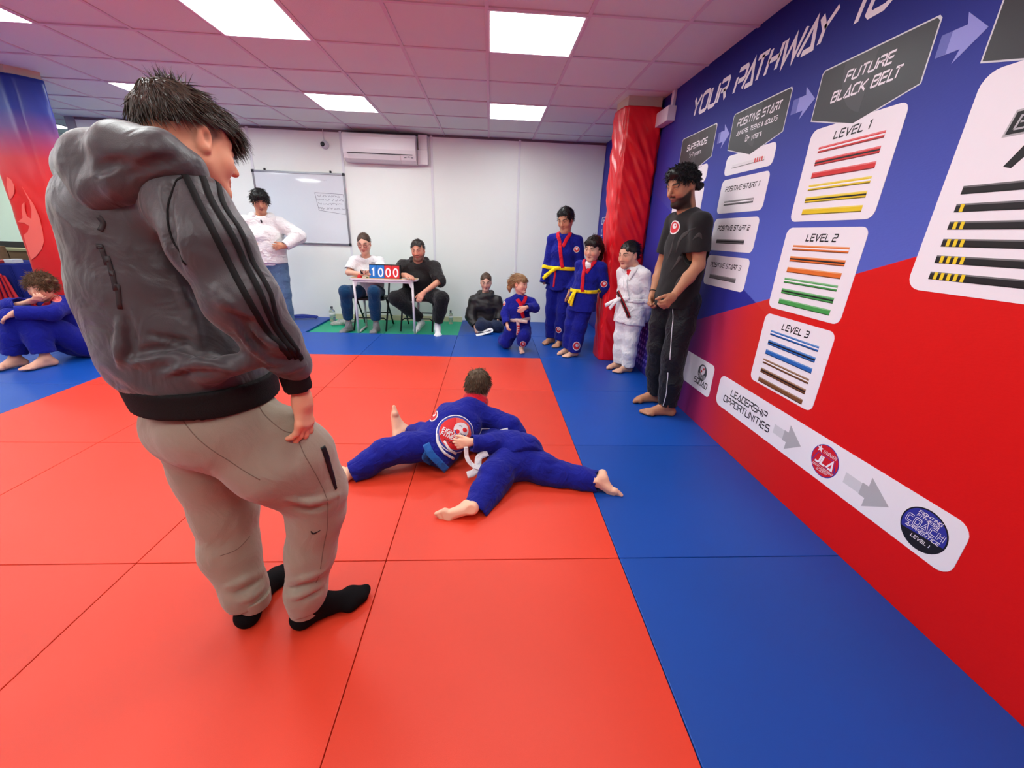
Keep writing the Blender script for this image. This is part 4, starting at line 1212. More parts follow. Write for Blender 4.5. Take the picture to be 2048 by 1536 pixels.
def hand_sdf(wr, d, n, th, s=1.0, curl=(.5, .5, .55, .6), tcurl=.5, spread=.06, k=.006):
    """wr wrist, d direction to the knuckles, n out of the palm, th side of the thumb"""
    d = nv(d); n = nv(n-d*(n@d)); t = np.cross(d, n)
    if t@np.asarray(th) < 0: t = -t
    o = S(); wr = np.asarray(wr, dtype=float)
    fl = (.070, .078, .073, .058); kn = []
    for i in range(4):
        off = (.027-.018*i)
        kn.append(wr+s*(d*(.088-.006*abs(i-1.3))+t*off))
    for i in range(4): o.cone(wr+t*s*(.016-.0105*i)+d*s*.012, kn[i], .0135*s, .0112*s, .016*s)
    o.cone(wr-d*.02*s, wr+d*.02*s, .0225*s, .022*s, .02*s, ax=t, e=1.2)
    o.ball(wr+d*s*.035+t*s*.018+n*s*.010, .018*s, .02*s)
    for i in range(4):
        p = kn[i]; a = 0
        sp = (1.5-i)*spread
        for j, fr in enumerate((.46, .30, .24)):
            a += curl[i]*(.75, 1.0, .7)[j]
            dd = nv((d+t*sp)*math.cos(a)+n*math.sin(a)); q = p+dd*fl[i]*fr*s
            r0, r1 = (.0098, .0090, .0082)[j]*s, (.0090, .0082, .0066)[j]*s
            o.cone(p, q, r0, r1, k*s if j else .010*s); p = q
    p = wr+s*(d*.022+t*.026+n*.006); a = .55
    for j, L_ in enumerate((.042, .034, .026)):
        dd = nv(d*math.cos(a)+t*math.sin(a)*(.9-.5*tcurl*j)+n*tcurl*(.35+.3*j)); q = p+dd*L_*s
        o.cone(p, q, (.0135, .0108, .0098)[j]*s, (.0108, .0098, .0075)[j]*s, .010*s); p = q; a -= .18
    return o

def foot_sdf(ank, d, s=1.0, side=1, up=Z, L=.25, sock=False):
    """ank ankle joint, d towards the toes, side: +1 when the big toe lies to the left of d (right foot)"""
    up = nv(up); d = nv(np.asarray(d, dtype=float)-up*(np.asarray(d)@up)); t = np.cross(up, d)*side
    o = S(); h = .078*s; g = np.asarray(ank, dtype=float)-up*h           # point on the ground under the ankle
    heel = g-d*.035*s+up*.030*s; ball = g+d*(L*.52)*s+up*.022*s
    o.ball(heel, .032*s, .02)
    o.cone(np.asarray(ank)+up*.05*s, np.asarray(ank), .034*s, .036*s, .02)
    o.cone(ank, heel, .035*s, .030*s, .03*s)
    o.cone(heel, ball, .030*s, .024*s, .02*s, ax=t, e=1.15)
    o.cone(np.asarray(ank)+d*.015*s, ball+up*.004*s, .034*s, .022*s, .03*s)
    o.cone(ball+t*.027*s+d*.010*s, ball-t*.029*s-d*.006*s, .0235*s, .0195*s, .015*s)
    if sock:
        o.cone(ball+t*.012*s, ball+d*.062*s+t*.014*s, .024*s, .019*s, .03*s); o.cone(ball-t*.018*s, ball+d*.045*s-t*.016*s, .020*s, .016*s, .03*s)
    else:
        for i in range(5):
            b0 = ball+t*(.031-.0155*i)*s-d*(.004*i)*s; l = (.060, .059, .054, .048, .042)[i]*s; r = (.0145, .0115, .0108, .0100, .0096)[i]*s
            o.cone(b0, b0+d*l*.6+up*.001, r*1.02, r, .007*s); o.cone(b0+d*l*.6, b0+d*l-up*.006*s, r, r*.92, .003*s)
    o.cut(g, -up)
    return o

def strands(name, field, roots, flow, m, parent, length=.05, r=.0012, seg=4, lift=.25, seed=1, jit=.35, off=.001, curl=0):
    rg = np.random.RandomState(seed); P = field.snap(np.asarray(roots), 3); n = len(P)
    L = length*rg.uniform(.6, 1.25, n); J = rg.normal(size=(n, 3))*jit
    pts = [P.copy()]; ph = rg.uniform(0, 6.28, n)
    for i in range(seg):
        N_ = field.grad(P); d = flow(P)+J+N_*lift*(1-i/seg*.6)
        if curl:
            b = np.cross(N_, d); d = d+curl*(np.cos(ph+i*2.1)[:, None]*b+np.sin(ph+i*2.1)[:, None]*N_)
        d /= np.linalg.norm(d, axis=1)[:, None]
        P = P+d*(L/seg)[:, None]
        e = field.eval(P); P = P+N_*np.clip(off-e, 0, .02)[:, None]
        pts.append(P.copy())
    pts = np.stack(pts, 1)                    # n, seg+1, 3
    T = np.gradient(pts, axis=1); T /= np.linalg.norm(T, axis=2)[:, :, None]+1e-9
    ref = rg.normal(size=(n, 1, 3)); A = np.cross(T, ref); A /= np.linalg.norm(A, axis=2)[:, :, None]+1e-9; B = np.cross(T, A)
    rad = (r*rg.uniform(.7, 1.3, n))[:, None, None]*np.array([1, 1, .85, .6, .25, .1])[:seg+1][None, :, None]
    V = np.stack([pts+rad*(math.cos(a)*A+math.sin(a)*B) for a in (0, 2.094, 4.189)], 2).reshape(-1, 3)
    F = []
    base = np.arange(n)[:, None]*(seg+1)*3
    for i in range(seg):
        for k in range(3):
            l = (k+1) % 3
            F.append(np.stack([base[:, 0]+i*3+k, base[:, 0]+i*3+l, base[:, 0]+(i+1)*3+l, base[:, 0]+(i+1)*3+k], 1))
    return V, np.concatenate(F)

def combed_back(h):
    return lambda Q: -h.f[None]*1.0-h.u[None]*np.clip(.1+2*np.abs(h.loc(Q)[:, 0:1])*4, 0, .6)
def cap_roots(h, n, test, seed=0):
    rg = np.random.RandomState(seed); out = []
    while len(out) < n:
        v = rg.normal(size=3); v /= np.linalg.norm(v)
        q = np.array([v[0]*.080, v[1]*.099-.014, v[2]*.089+.036])
        if test(*q): out.append(h.p(*q))
    return np.array(out)

def hair_cap(h, front=.072, back=-.055, grow=1.07, side=-.012, noise=.004, seed=1, temple=.066, k=.012):
    """head of hair: front = height of the hairline on the forehead, side = lower edge beside the ears, back = nape"""
    s = S(); g = grow
    s.ell(h.p(0, -.016, .038), np.array((.0765*g, .096*g, .087*g))*h.s, h.R, .01)
    s.ell(h.p(0, -.050, .005), np.array((.066*g, .056*g, .070*g))*h.s, h.R, .02)
    hz = .14; s.ell(h.p(0, .098, front-hz), np.array((temple, .080, hz))*h.s, h.R, k*h.s, 's')
    d = np.array([0, .05-(-.09), side-back]); n = np.array([0, -d[2], d[1]]); n = n/np.linalg.norm(n)
    s.cut(h.p(0, .05, side), -(n[1]*h.f+n[2]*h.u), 9, .008*h.s)
    if noise: s.noise(noise*h.s, 85/h.s, seed)
    return s

class Person:
    def __init__(p, label, loc, skin, vox=.012):
        p.root = empty('person', loc, label, 'person'); p.skin = skin; p.parts = []; p.vox = vox; p.cols = []
    def add(p, s, vox, colf=None):
        V, F = s.mesh(vox); p.parts.append((V, F)); p.cols.append(colf(V) if colf else np.tile(srgb(p.skin), (len(V), 1)))
    def finish(p):
        V, F = join(p.parts); p.body = obj('body', V, F, m_skin, p.root, True, None, np.concatenate(p.cols)); return p.body
    def wear(p, name, s, vox, m, label=None, parent=None):
        V, F = s.mesh(vox); o = obj(name, V, F, m, parent or p.root, True)
        if label: o['label'] = label
        return o

def inner_body(J, g=1.0, arms=True, legs=True):
    """the figure under the clothes, one continuous solid"""
    s = S(); ax = nv(J['shR']-J['shL'])
    sp = J['spine']
    r = np.interp(np.linspace(0, 1, len(sp)), [0, .35, .7, 1], [.088, .078, .088, .06])*g
    s.chain(sp, r, .04, ax=ax, e=1.4)
    for q in 'RL':
        if arms: s.cone(sp[-1], J['sh'+q], .05*g, .042*g, .04); s.chain([J['sh'+q], J['el'+q], J['wr'+q]], [.042*g, .034*g, .024*g], .02)
        if legs: s.cone(sp[0], J['hip'+q], .07*g, .075*g, .04); s.chain([J['hip'+q], J['kn'+q], J['an'+q]], [.072*g, .046*g, .033*g], .03)
    s.cone(sp[-1], J['neck'], .055*g, .05*g, .03)
    return s

def pixline(pts, field, t0=.3, t1=8.0, keep=False):
    """surface points of a body seen at the given picture positions"""
    A = np.array(pts, dtype=float)
    D = CF[None]+np.outer(A[:, 0]-1024, CR)/FPX+np.outer(768-A[:, 1], CU)/FPX
    D /= np.linalg.norm(D, axis=1)[:, None]; t = np.full(len(A), t0); done = np.zeros(len(A), bool)
    lo = np.array([o[4] for o in field.ops if o[1] == 'u']).min(0); hi = np.array([o[5] for o in field.ops if o[1] == 'u']).max(0)
    c = (lo+hi)/2; t = np.maximum(t, ((c-CC)@D.T)-np.linalg.norm(hi-lo)/2)
    for _ in range(70):
        e = field.eval(CC+D*t[:, None]); done |= e < .0009
        if done.all(): break
        t = np.where(done, t, t+np.clip(e*.7, .0008, .12))
    return [CC+D[k]*t[k] for k in range(len(A)) if done[k]]

# ------------------------------------------------------------------ dressing figures
def stand(pos, fwd, H, lean=(0, 0), sw=.108, feet=None, hipw=.05):
    f = nv((fwd[0], fwd[1], 0)); r = V3(f[1], -f[0], 0); b = V3(pos[0], pos[1], 0); ln = V3(lean[0], lean[1], 0)
    def q(t, k): return b+ln*k+Z*(t*H)
    J = dict(spine=[q(.52, .45), q(.60, .6), q(.70, .8), q(.79, 1.0)], neck=q(.835, 1.06), f=f, r=r, H=H)
    for nme, s_ in (('R', 1), ('L', -1)):
        J['sh'+nme] = q(.785, 1.0)+r*s_*sw*.93*H
        J['hip'+nme] = q(.50, .4)+r*s_*hipw*H
        ft = b+r*s_*hipw*H*1.1 if feet is None else V3(feet[0 if s_ > 0 else 1][0], feet[0 if s_ > 0 else 1][1], 0)
        J['an'+nme] = ft+Z*.05*H*.95
        J['kn'+nme] = (J['hip'+nme]+J['an'+nme])/2+f*.015*H+Z*.01
        J['el'+nme] = J['sh'+nme]-Z*.175*H+r*s_*.025*H-f*.01
        J['wr'+nme] = J['el'+nme]-Z*.145*H+f*.035*H
    return J

def top_sdf(J, g, prof, e=1.4, sl=(.062, .056, .048), k=.035, hem=None, ends=None, neck_r=.062, neck_hole=True, skirt=None, nz=(.003, 30, 60), seed=1, hollow=.010, arms='RL'):
    s = S(); ax = nv(J['shR']-J['shL']); sp = J['spine']
    s.chain(sp, [p*g for p in prof], k, ax=ax, e=e)
    if skirt:
        a, b, r0, r1 = skirt; s.cone(a, b, r0*g, r1*g, .02, ax=ax, e=e*.95)
    for q in arms:
        s.cone(sp[-1]+(J['neck']-sp[-1])*.3, J['sh'+q], prof[-1]*g*.72, sl[0]*g*.95, .045)
        we = J['wr'+q] if ends is None else ends[q]
        if np.linalg.norm(we-J['sh'+q]) < np.linalg.norm(J['el'+q]-J['sh'+q])*.97: s.cone(J['sh'+q], we, sl[0]*g, sl[2]*g, .022)
        else: s.chain([J['sh'+q], J['el'+q], we], [sl[0]*g, sl[1]*g, sl[2]*g], .022)
    amp, f1, f2 = nz
    s.noise(amp, f1, seed); s.noise(amp*.6, f2, seed+5)
    for q in arms:
        we = J['wr'+q] if ends is None else ends[q]
        d = nv(we-J['el'+q]) if np.linalg.norm(we-J['sh'+q]) >= np.linalg.norm(J['el'+q]-J['sh'+q])*.97 else nv(we-J['sh'+q])
        s.cut(we, d, sl[2]*g*1.5)
        if hollow: s.cone(we-d*.012, we+d*.02, sl[2]*g-hollow, sl[2]*g-hollow, 0, 's')
    if hem is not None: s.cut(hem[0], hem[1], hem[2] if len(hem) > 2 else 9.0)
    if neck_hole:
        d = nv(J['neck']-sp[-1]); s.cone(J['neck']-d*.025, J['neck']+d*.12, neck_r*g, neck_r*g*1.25, .012, 's')
    return s

def legs_sdf(J, g, prof=(.112, .098, .074, .062, .055), e=1.25, k=.035, nz=(.003, 26, 55), seed=3, hollow=.012, ends=None, waist=None, legs='RL'):
    s = S(); ax = nv(J['hipR']-J['hipL']); pel = J['spine'][0]
    w = waist if waist is not None else J['spine'][1]
    s.cone(w, pel, prof[0]*g*.95, prof[0]*g, k, ax=ax, e=e)
    for q in legs:
        en = J['an'+q] if ends is None else ends[q]
        s.chain([J['hip'+q], (J['hip'+q]+J['kn'+q])/2, J['kn'+q], (J['kn'+q]+en)/2, en], [prof[1]*g, (prof[1]+prof[2])/2*g, prof[2]*g, (prof[2]+prof[3])/2*g, prof[4]*g], .03)
    s.noise(nz[0], nz[1], seed); s.noise(nz[0]*.6, nz[2], seed+9)
    for q in legs:
        en = J['an'+q] if ends is None else ends[q]
        d = nv(en-J['kn'+q]); s.cut(en, d, prof[4]*g*2.2)
        if hollow: s.cone(en-d*.012, en+d*.02, prof[4]*g-hollow, prof[4]*g-hollow, 0, 's')
    return s

def tf(J):
    """torso frame: point at height t (0 pelvis, 1 neck), x to the person's right, y forward"""
    sp = [np.asarray(p) for p in J['spine']]+[np.asarray(J['neck'])]; n = len(sp)-1
    r = nv(J['shR']-J['shL'])
    def q(t, x, y):
        a = min(max(t, 0), .999)*n; i = int(a); p = sp[i]+(sp[i+1]-sp[i])*(a-i)
        if t > .999: p = sp[-1]+(sp[-1]-sp[-2])*(t-1)*n
        if t < 0: p = sp[0]+(sp[1]-sp[0])*t*n
        return p+r*x+nv(J['f'])*y
    return q

def lapels(P, J, g, s, m, parent, belt_t=.30, w=.045, over='L', top=.97):
    """crossed collar band of a gi jacket"""
    q = tf(J)
    for sd in ((1, -1) if over == 'R' else (-1, 1)):
        under = (sd == (1 if over == 'R' else -1))
        pts = [q(top+.02, 0, -.075*g), q(top+.015, sd*.055*g, -.045*g), q(top-.015, sd*.072*g, .020*g), q(top-.16, sd*.060*g, .10*g), q((top+belt_t)/2+.02, sd*.018*g, .14*g), q(belt_t+.10, -sd*.024*g, .15*g), q(belt_t, -sd*.050*g, .15*g)]
        if under: pts = pts[:5]
        ribbon('lapel', pts, w*g, .006, m, parent, s, off=.001 if under else .004, sub=6, across=3)

def belt(P, J, g, s, m, t, w=.04, parent=None, knot=True, tails=None, thick=.006, knot_x=0.0, name='belt'):
    q = tf(J); R_ = .16*g
    pts = [q(t, R_*1.3*math.cos(a), R_*math.sin(a)) for a in np.linspace(0, 2*math.pi, 17)[:-1]]
    o = ribbon(name, pts, w*g, thick, m, parent or P.root, s, off=.0015, closed=True, sub=4, across=3)
    if knot:
        c = s.snap(np.array([q(t, knot_x, .16*g)]))[0]; n = nv(J['f']); r = nv(J['shR']-J['shL']); u = nv(np.cross(r, n))
        if u[2] < 0: u = -u
        k = S(); k.cone(c+n*.010-r*.022*g, c+n*.012+r*.022*g, .017*g, .017*g, .01, ax=u, e=1.15); k.cone(c+n*.016+u*.012*g-r*.01*g, c+n*.016-u*.012*g+r*.01*g, .012*g, .012*g, .01)
        V, F = k.mesh(.006); obj('knot', V, F, m, o, True)
        for (dx, dz, L_) in (tails or ((-.07, -.16, 1), (.05, -.17, 1))):
            e = c+n*.03+r*dx*g+u*dz*g
            ribbon('belt_tail', [c+n*.014, c+n*.035+r*dx*.35*g+u*dz*.3*g, c+n*.045+r*dx*.7*g+u*dz*.7*g, e+n*.01], w*g*.95, .005, m, o, None, n+r*.15*np.sign(dx), sub=5, across=2)
    return o

def patch(s, c, n, r, parent, up=Z, gmats=None, asp=1.0, off=.002):
    """round club badge sewn on the cloth"""
    n = nv(n); u = nv(np.cross(up, n)); v = np.cross(n, u)
    base = gmats or (mat('badge_white', (228, 224, 226), .6), mat('badge_red', (200, 40, 50), .6), mat('badge_blue', (50, 60, 150), .6))
    V, F = disc_mesh(.0, r, 3, 24, asp); o = decal('badge', V, F, c, u, v, n, s, off, base[0], parent)
    V, F = disc_mesh(.0, r*.82, 3, 24, asp); decal('badge_field', V, F, c, u, v, n, s, off+.0015, base[1], parent)
    V, F = disc_mesh(.0, r*.40, 2, 16); decal('badge_emblem', V+np.array([r*.1, r*.22]), F, c, u, v, n, s, off+.003, base[0], parent)
    V, F = disc_mesh(.0, r*.14, 1, 10); decal('badge_dot', V+np.array([r*.22, r*.32]), F, c, u, v, n, s, off+.0042, base[1], parent)
    return o

def simple_hair(P, h, m, front=.072, back=-.055, grow=1.07, n=500, length=.03, r=.0022, seed=1, extra=None, lift=.1, jit=.2, noise=.004, vox=.006, curl=0, flow=None, side=-.012, temple=.066, fringe=0, flen=.04):
    cap = hair_cap(h, front, back, grow, side, noise, seed, temple)
    if extra: extra(cap)
    parts = [cap.mesh(vox)]
    def fl(Q):
        L = h.loc(Q)
        return h.f[None]*np.clip(.2+8*L[:, 1:2], -.5, .6)-h.u[None]*np.clip(.35+6*np.abs(L[:, 1:2])+6*np.abs(L[:, 0:1])-.3, .1, 1.2)+h.r[None]*(L[:, 0:1]*5)
    if n:
        def ok(x, y, z):
            if ((x/temple)**2+((y-.098)/.080)**2+((z-front+.14)/.14)**2) < 1.0: return False
            return z > side+(side-back)/.14*(y-.05)+.004
        roots = cap_roots(h, n, ok, seed)
        parts.append(strands('hair', cap, roots, flow or fl, m, P.root, length, r, 4, lift, seed, jit, curl=curl))
    if fringe:
        rg = np.random.RandomState(seed+9)
        fr = np.array([h.p(rg.uniform(-.058, .058), rg.uniform(.055, .085), front+rg.uniform(.0, .03)) for _ in range(fringe)])
        parts.append(strands('fringe', cap, fr, lambda Q: np.tile(h.f*.35-h.u, (len(Q), 1))+h.r[None]*(h.loc(Q)[:, 0:1]*6), m, P.root, flen, r, 4, .2, seed+3, .18))
    V, F = join(parts); return obj('hair', V, F, m, P.root, True), cap
# ------------------------------------------------------------------ teenager in the foreground
def foreground_teen():
    SK = (224, 160, 128)
    P = Person('teenager in grey hooded jacket and beige joggers standing closest to the viewer', (-.73, 1.12, 0), SK)
    fb = nv((.66, .75, 0)); rb = nv((.75, -.66, 0))
    rank = at(612, 1205, 1.085); lank = at(506, 1200, 1.105)
    rank[2] = .085; lank[2] = .085
    J = dict(shR=at(392, 392, 1.02), elR=at(487, 600, .98), wrR=at(592, 775, 1.07), shL=at(215, 400, 1.30), elL=at(240, 560, 1.36), wrL=at(360, 720, 1.38),
             hipR=at(470, 850, 1.08), knR=at(632, 1000, 1.14), anR=rank, hipL=at(380, 850, 1.18), knL=at(452, 1015, 1.20), anL=lank,
             spine=[at(425, 830, 1.13), at(375, 690, 1.14), at(325, 560, 1.15), at(295, 430, 1.15), at(320, 350, 1.13)], neck=at(338, 318, 1.12))
    P.add(inner_body(J, 1.0), .014)
    # head, looking down and away
    h = HeadF((-.712, 1.130, 1.479), (.457, .855, -.250), .92, roll=.12)
    fade = ((74, 52, 44), lambda x, y, z: np.clip((z+.030+.25*y)/.05, 0, 1)*np.clip((.044-y-.9*np.clip(.02-z, 0, .1))/.02, 0, 1)*np.clip((.081-np.abs(x))/.004, 0, 1)*.85)
    P.add(head_sdf(h, J['neck'], .058, 1.0, 1.03), .0033, lambda V: face_color(h, V, SK, (196, 100, 92), (44, 30, 26), blush=.10, fade=fade))
    # right hand on the pocket
    hd = hand_sdf(at(603, 792, 1.075), at(607, 850, 1.06)-at(600, 790, 1.075)+V3(.0, .0, -.01), -rb*.75+fb*-.5, nv(V3(-.15, .35, 0)), .98, (.22, .34, .46, .52), .6, .075, .004)
    P.add(hd, .0026)
    P.finish(); eyes(h, P.root, (0, -.5))
    # ---- hair
    hm = mat('hair_brown', (60, 44, 33), .38, .5, var=.45, vscale=90)
    cap = S(); g = 1.05
    cap.ell(h.p(0, -.014, .042), np.array((.0765*g, .096*g, .084*g))*h.s, h.R, .01)
    cap.ell(h.p(.0, .062, .068), np.array((.060, .046, .040))*h.s, h.R, .03)
    cap.ell(h.p(.0, -.050, .062), np.array((.062, .050, .050))*h.s, h.R, .03)
    cap.cut(h.p(0, -.09, .012), -nv(h.u-h.f*.20), 9, .014)
    cap.noise(.005, 85, 5)
    V1, F1 = cap.mesh(.004)
    roots = cap_roots(h, 2600, lambda x, y, z: z > .028+.20*(y+.09), 3)
    def flow(Q):
        L = h.loc(Q); d = np.zeros((len(Q), 3))
        d += h.f[None]*np.clip(.8+5*L[:, 1:2], -.15, 1.0)-h.u[None]*(.1+9*np.clip(-L[:, 1:2]-.03, 0, .1)+9*np.clip(L[:, 1:2]-.03, 0, .1)+8*np.clip(np.abs(L[:, 0:1])-.03, 0, .1))
        d += h.r[None]*(L[:, 0:1]*4)
        return d
    V2, F2 = strands('hair', cap, roots, flow, hm, P.root, .040, .0017, 5, .05, 4, .19)
    # crown tuft standing up, fringe hanging past the brow
    tuft = np.array([h.p(random.uniform(-.03, .04), random.uniform(-.07, -.02), .12) for _ in range(70)])
    V3_, F3 = strands('tuft', cap, tuft, lambda Q: np.tile(h.u*1.0-h.f*.35, (len(Q), 1)), hm, P.root, .028, .0010, 5, .25, 8, .45)
    fr = np.array([h.p(random.uniform(-.06, .066), random.uniform(.070, .105), random.uniform(.05, .085)) for _ in range(620)])
    V4, F4 = strands('fringe', cap, fr, lambda Q: np.tile(h.f*.55-h.u*1.0, (len(Q), 1)), hm, P.root, .046, .0016, 5, .25, 9, .20)
    V, F = join([(V1, F1), (V2, F2), (V3_, F3), (V4, F4)])
    obj('hair', V, F, hm, P.root, True)
    # ---- hoodie
    gm = mat('cloth_grey_track', (70, 67, 70), .42, .35, bump=.10, bscale=500, var=.05, vscale=5, sheen=.25, fold=(9, .35))
    bk = mat('cloth_black_rib', (24, 22, 23), .8, .2, bump=.3, bscale=300)
    def torso(t, k=.05, inf=0):
        t.cone(at(287, 440, 1.15), at(322, 575, 1.16), .152+inf, .168+inf, k, ax=rb, e=1.12)
        t.cone(at(322, 575, 1.16), at(368, 685, 1.15), .168+inf, .176+inf, k, ax=rb, e=1.12)
        t.cone(at(368, 685, 1.15), at(402, 742, 1.14), .176+inf, .178+inf, k, ax=rb, e=1.1)
        t.cone(at(287, 440, 1.15), at(318, 365, 1.13), .150+inf, .095+inf, k, ax=rb, e=1.25)
        return t
    s = torso(S())
    # shoulder and right sleeve
    s.cone(at(318, 380, 1.10), at(388, 418, 1.02), .085, .072, .05)
    s.chain([at(388, 418, 1.02), at(425, 490, .99), at(484, 598, .98), at(545, 682, 1.02), at(578, 722, 1.05)], [.072, .080, .074, .060, .047], .035)
    s.cone(at(572, 716, 1.05), at(590, 735, 1.055), .048, .040, .02)
    # left sleeve (far side)
    s.cone(at(310, 365, 1.15), J['shL'], .085, .085, .05); s.chain([J['shL'], J['elL'], J['wrL']], [.085, .078, .055], .04)
    # opening of the hood round the neck
    s.cone(at(385, 270, 1.12), at(350, 335, 1.12), .074, .066, .02, 's')
    # blouson overhang at the back hem, folds
    s.chain([at(262, 736, 1.14), at(320, 750, 1.05), at(420, 742, .99), at(500, 722, .98)], [.040, .036, .030, .026], .022)
    F_in = (((262, 706), (335, 700), (400, 716), .011), ((300, 668), (370, 690), (420, 735), .010), ((340, 420), (338, 470), (362, 535), .010),
            ((452, 590), (470, 622), (505, 648), .010), ((520, 715), (560, 722), (600, 716), .007), ((250, 620), (262, 680), (255, 715), .008), ((480, 640), (500, 675), (540, 712), .006), ((345, 360), (335, 392), (342, 430), .008))
    F_out = (((270, 728), (350, 716), (430, 736), .011), ((330, 748), (400, 725), (470, 742), .010), ((355, 560), (382, 630), (400, 690), .010), ((430, 578), (455, 605), (500, 632), .010),
             ((505, 662), (550, 690), (595, 700), .008), ((530, 738), (570, 742), (610, 728), .007), ((236, 640), (240, 690), (236, 730), .010), ((470, 655), (505, 700), (550, 735), .006))
    for lst, md in ((F_in, 's'), (F_out, 'u')):
        for a, b_, c_, r0 in lst:
            q = pixline((a, b_, c_), s)
            if len(q) == 3: s.chain(spline(q, 3), np.interp(np.linspace(0, 1, 7), [0, .5, 1], [r0*.25, r0, r0*.25]), .014, md)
    s.noise(.0022, 24, 3); s.noise(.0014, 62, 7)
    low = at(412, 752, 1.13); ax_ = nv(at(420, 800, 1.13)-at(405, 730, 1.13))
    s.cut(low, ax_, .45, .02)
    hood = P.wear('hoodie', s, .0058, gm, 'dark grey hooded track jacket with three black sleeve stripes')
    # rib hem and cuff
    b = S(); c0 = at(408, 748, 1.135); c1 = at(418, 782, 1.13)
    b.cone(c0, c1, .182, .176, .02, ax=rb, e=1.10); b.cut(c1+ax_*.010, ax_, 9); b.cut(c0-ax_*.01, -ax_, 9)
    P.wear('hem_band', b, .006, bk, None, hood)
    b = S(); ca, cb = at(583, 735, 1.055), at(597, 776, 1.07); cd_ = nv(cb-ca)
    b.cone(ca, cb, .038, .036, .01); b.cut(cb, cd_, 9); b.cone(cb, cb+cd_*.03, .031, .031, 0, 's')
    P.wear('cuff', b, .0045, bk, None, hood)
    # three stripes
    sm = mat('cloth_stripe_black', (20, 18, 19), .7, .2)
    for line, w in (([(322, 322), (352, 333), (378, 365), (420, 450), (455, 520), (500, 605), (540, 670), (570, 702), (582, 718)], .013),
                    ([(352, 318), (385, 335), (412, 372), (450, 445), (487, 520), (530, 610), (562, 672), (584, 702), (594, 718)], .013),
                    ([(380, 322), (408, 340), (440, 382), (474, 448), (507, 525), (549, 618), (577, 675), (597, 705), (604, 720)], .012)):
        pl = pixline(line, s)
        if len(pl) > 3: ribbon('sleeve_stripe', pl, w, .0012, sm, hood, s, off=.0008, sub=6, across=2)
    # armhole seam and faint back print
    pl = pixline([(372, 352), (348, 372), (335, 420), (345, 480), (372, 530)], s)
    ribbon('armhole_seam', pl, .004, .0012, sm, hood, s, off=.0, sub=6, across=1)
    pm = mat('print_back_grey', (52, 47, 48), .5)
    for line in ([(196, 432), (206, 446), (200, 462)], [(192, 492), (206, 494)], [(202, 494), (214, 530)], [(214, 512), (224, 552)], [(224, 540), (232, 582)], [(234, 568), (240, 618)]):
        pl = pixline(line, s)
        if len(pl) >= 2: ribbon('back_print', pl, .010, .0008, pm, hood, s, off=.0008, sub=4, across=2)
    # ---- hood lying on the back, a piece of its own
    hs = S()
    hs.chain([at(410, 366, 1.06), at(376, 338, 1.01), at(318, 306, .985), at(258, 303, 1.00), at(207, 326, 1.05), at(186, 348, 1.14), at(235, 318, 1.25), at(310, 318, 1.27)], [.014, .027, .040, .050, .058, .062, .06, .045], .035)
    hs.chain([at(305, 335, .985), at(252, 360, .995), at(208, 382, 1.02), at(188, 392, 1.10), at(240, 380, 1.22)], [.026, .040, .046, .046, .05], .03)
    hs.ell(at(228, 345, 1.08), (.085, .09, .055), None, .03)
    hs.cone(at(390, 268, 1.12), at(350, 335, 1.12), .074, .066, .02, 's')
    q = pixline([(345, 318), (300, 330), (250, 352)], hs); hs.chain(spline(q, 3), [.003, .005, .007, .008, .008, .006, .003], .012, 's')
    q = pixline([(190, 345), (215, 330), (262, 322)], hs); hs.chain(spline(q, 3), [.003, .005, .007, .008, .007, .005, .003], .012, 's')
    hs.noise(.0022, 26, 33); hs.noise(.0012, 62, 37)
    P.wear('hood', hs, .0055, gm, None, hood)
    # ---- joggers
    jm = mat('cloth_beige_fleece', (152, 140, 124), .85, .15, bump=.18, bscale=600, var=.03, vscale=6, sheen=.3, fold=(8, .25))
    s = S()
    s.cone(at(416, 775, 1.13), at(425, 835, 1.13), .138, .150, .04, ax=rb, e=1.12)
    s.ball(at(372, 850, 1.14), .106, .05); s.ball(at(425, 850, 1.06), .108, .05)
    s.chain([at(478, 862, 1.09), at(548, 925, 1.09), at(630, 990, 1.14), at(632, 1025, 1.14), at(622, 1105, 1.12), at(612, 1180, 1.09), at(610, 1208, 1.085)], [.128, .116, .090, .084, .074, .064, .058], .03)
    s.chain([at(398, 850, 1.19), at(428, 940, 1.20), at(450, 1020, 1.20), at(460, 1095, 1.17), at(490, 1180, 1.12), at(502, 1205, 1.11)], [.120, .108, .096, .088, .066, .057], .03)
    s.chain([at(575, 850, 1.10), at(606, 905, 1.12), at(630, 960, 1.14)], [.055, .080, .082], .05)
    F_in = (((575, 1178), (610, 1172), (645, 1158), .007), ((585, 1014), (615, 1020), (655, 1012), .009), ((465, 1188), (495, 1176), (525, 1156), .007), ((600, 1200), (625, 1190), (645, 1180), .006), ((420, 960), (460, 985), (500, 975), .008))
    F_out = (((572, 1160), (610, 1155), (650, 1140), .008), ((578, 998), (620, 1004), (676, 990), .010), ((455, 1172), (490, 1160), (528, 1138), .009), ((480, 1202), (505, 1192), (528, 1175), .007), ((575, 1195), (605, 1188), (645, 1168), .007))
    for lst, md in ((F_in, 's'), (F_out, 'u')):
        for a, b_, c_, r0 in lst:
            q = pixline((a, b_, c_), s)
            if len(q) == 3 and max(np.linalg.norm(q[0]-q[1]), np.linalg.norm(q[1]-q[2])) < .12: s.chain(spline(q, 3), np.interp(np.linspace(0, 1, 7), [0, .5, 1], [r0*.25, r0, r0*.25]), .014, md)
    s.noise(.0028, 20, 13); s.noise(.001, 55, 4)
    for an, kn in ((rank, J['knR']), (lank, J['knL'])):
        dn = nv(an-kn); e = an+V3(0, 0, -.012)
        s.cut(e, V3(0, 0, -1)+dn*.2, .16, .006)
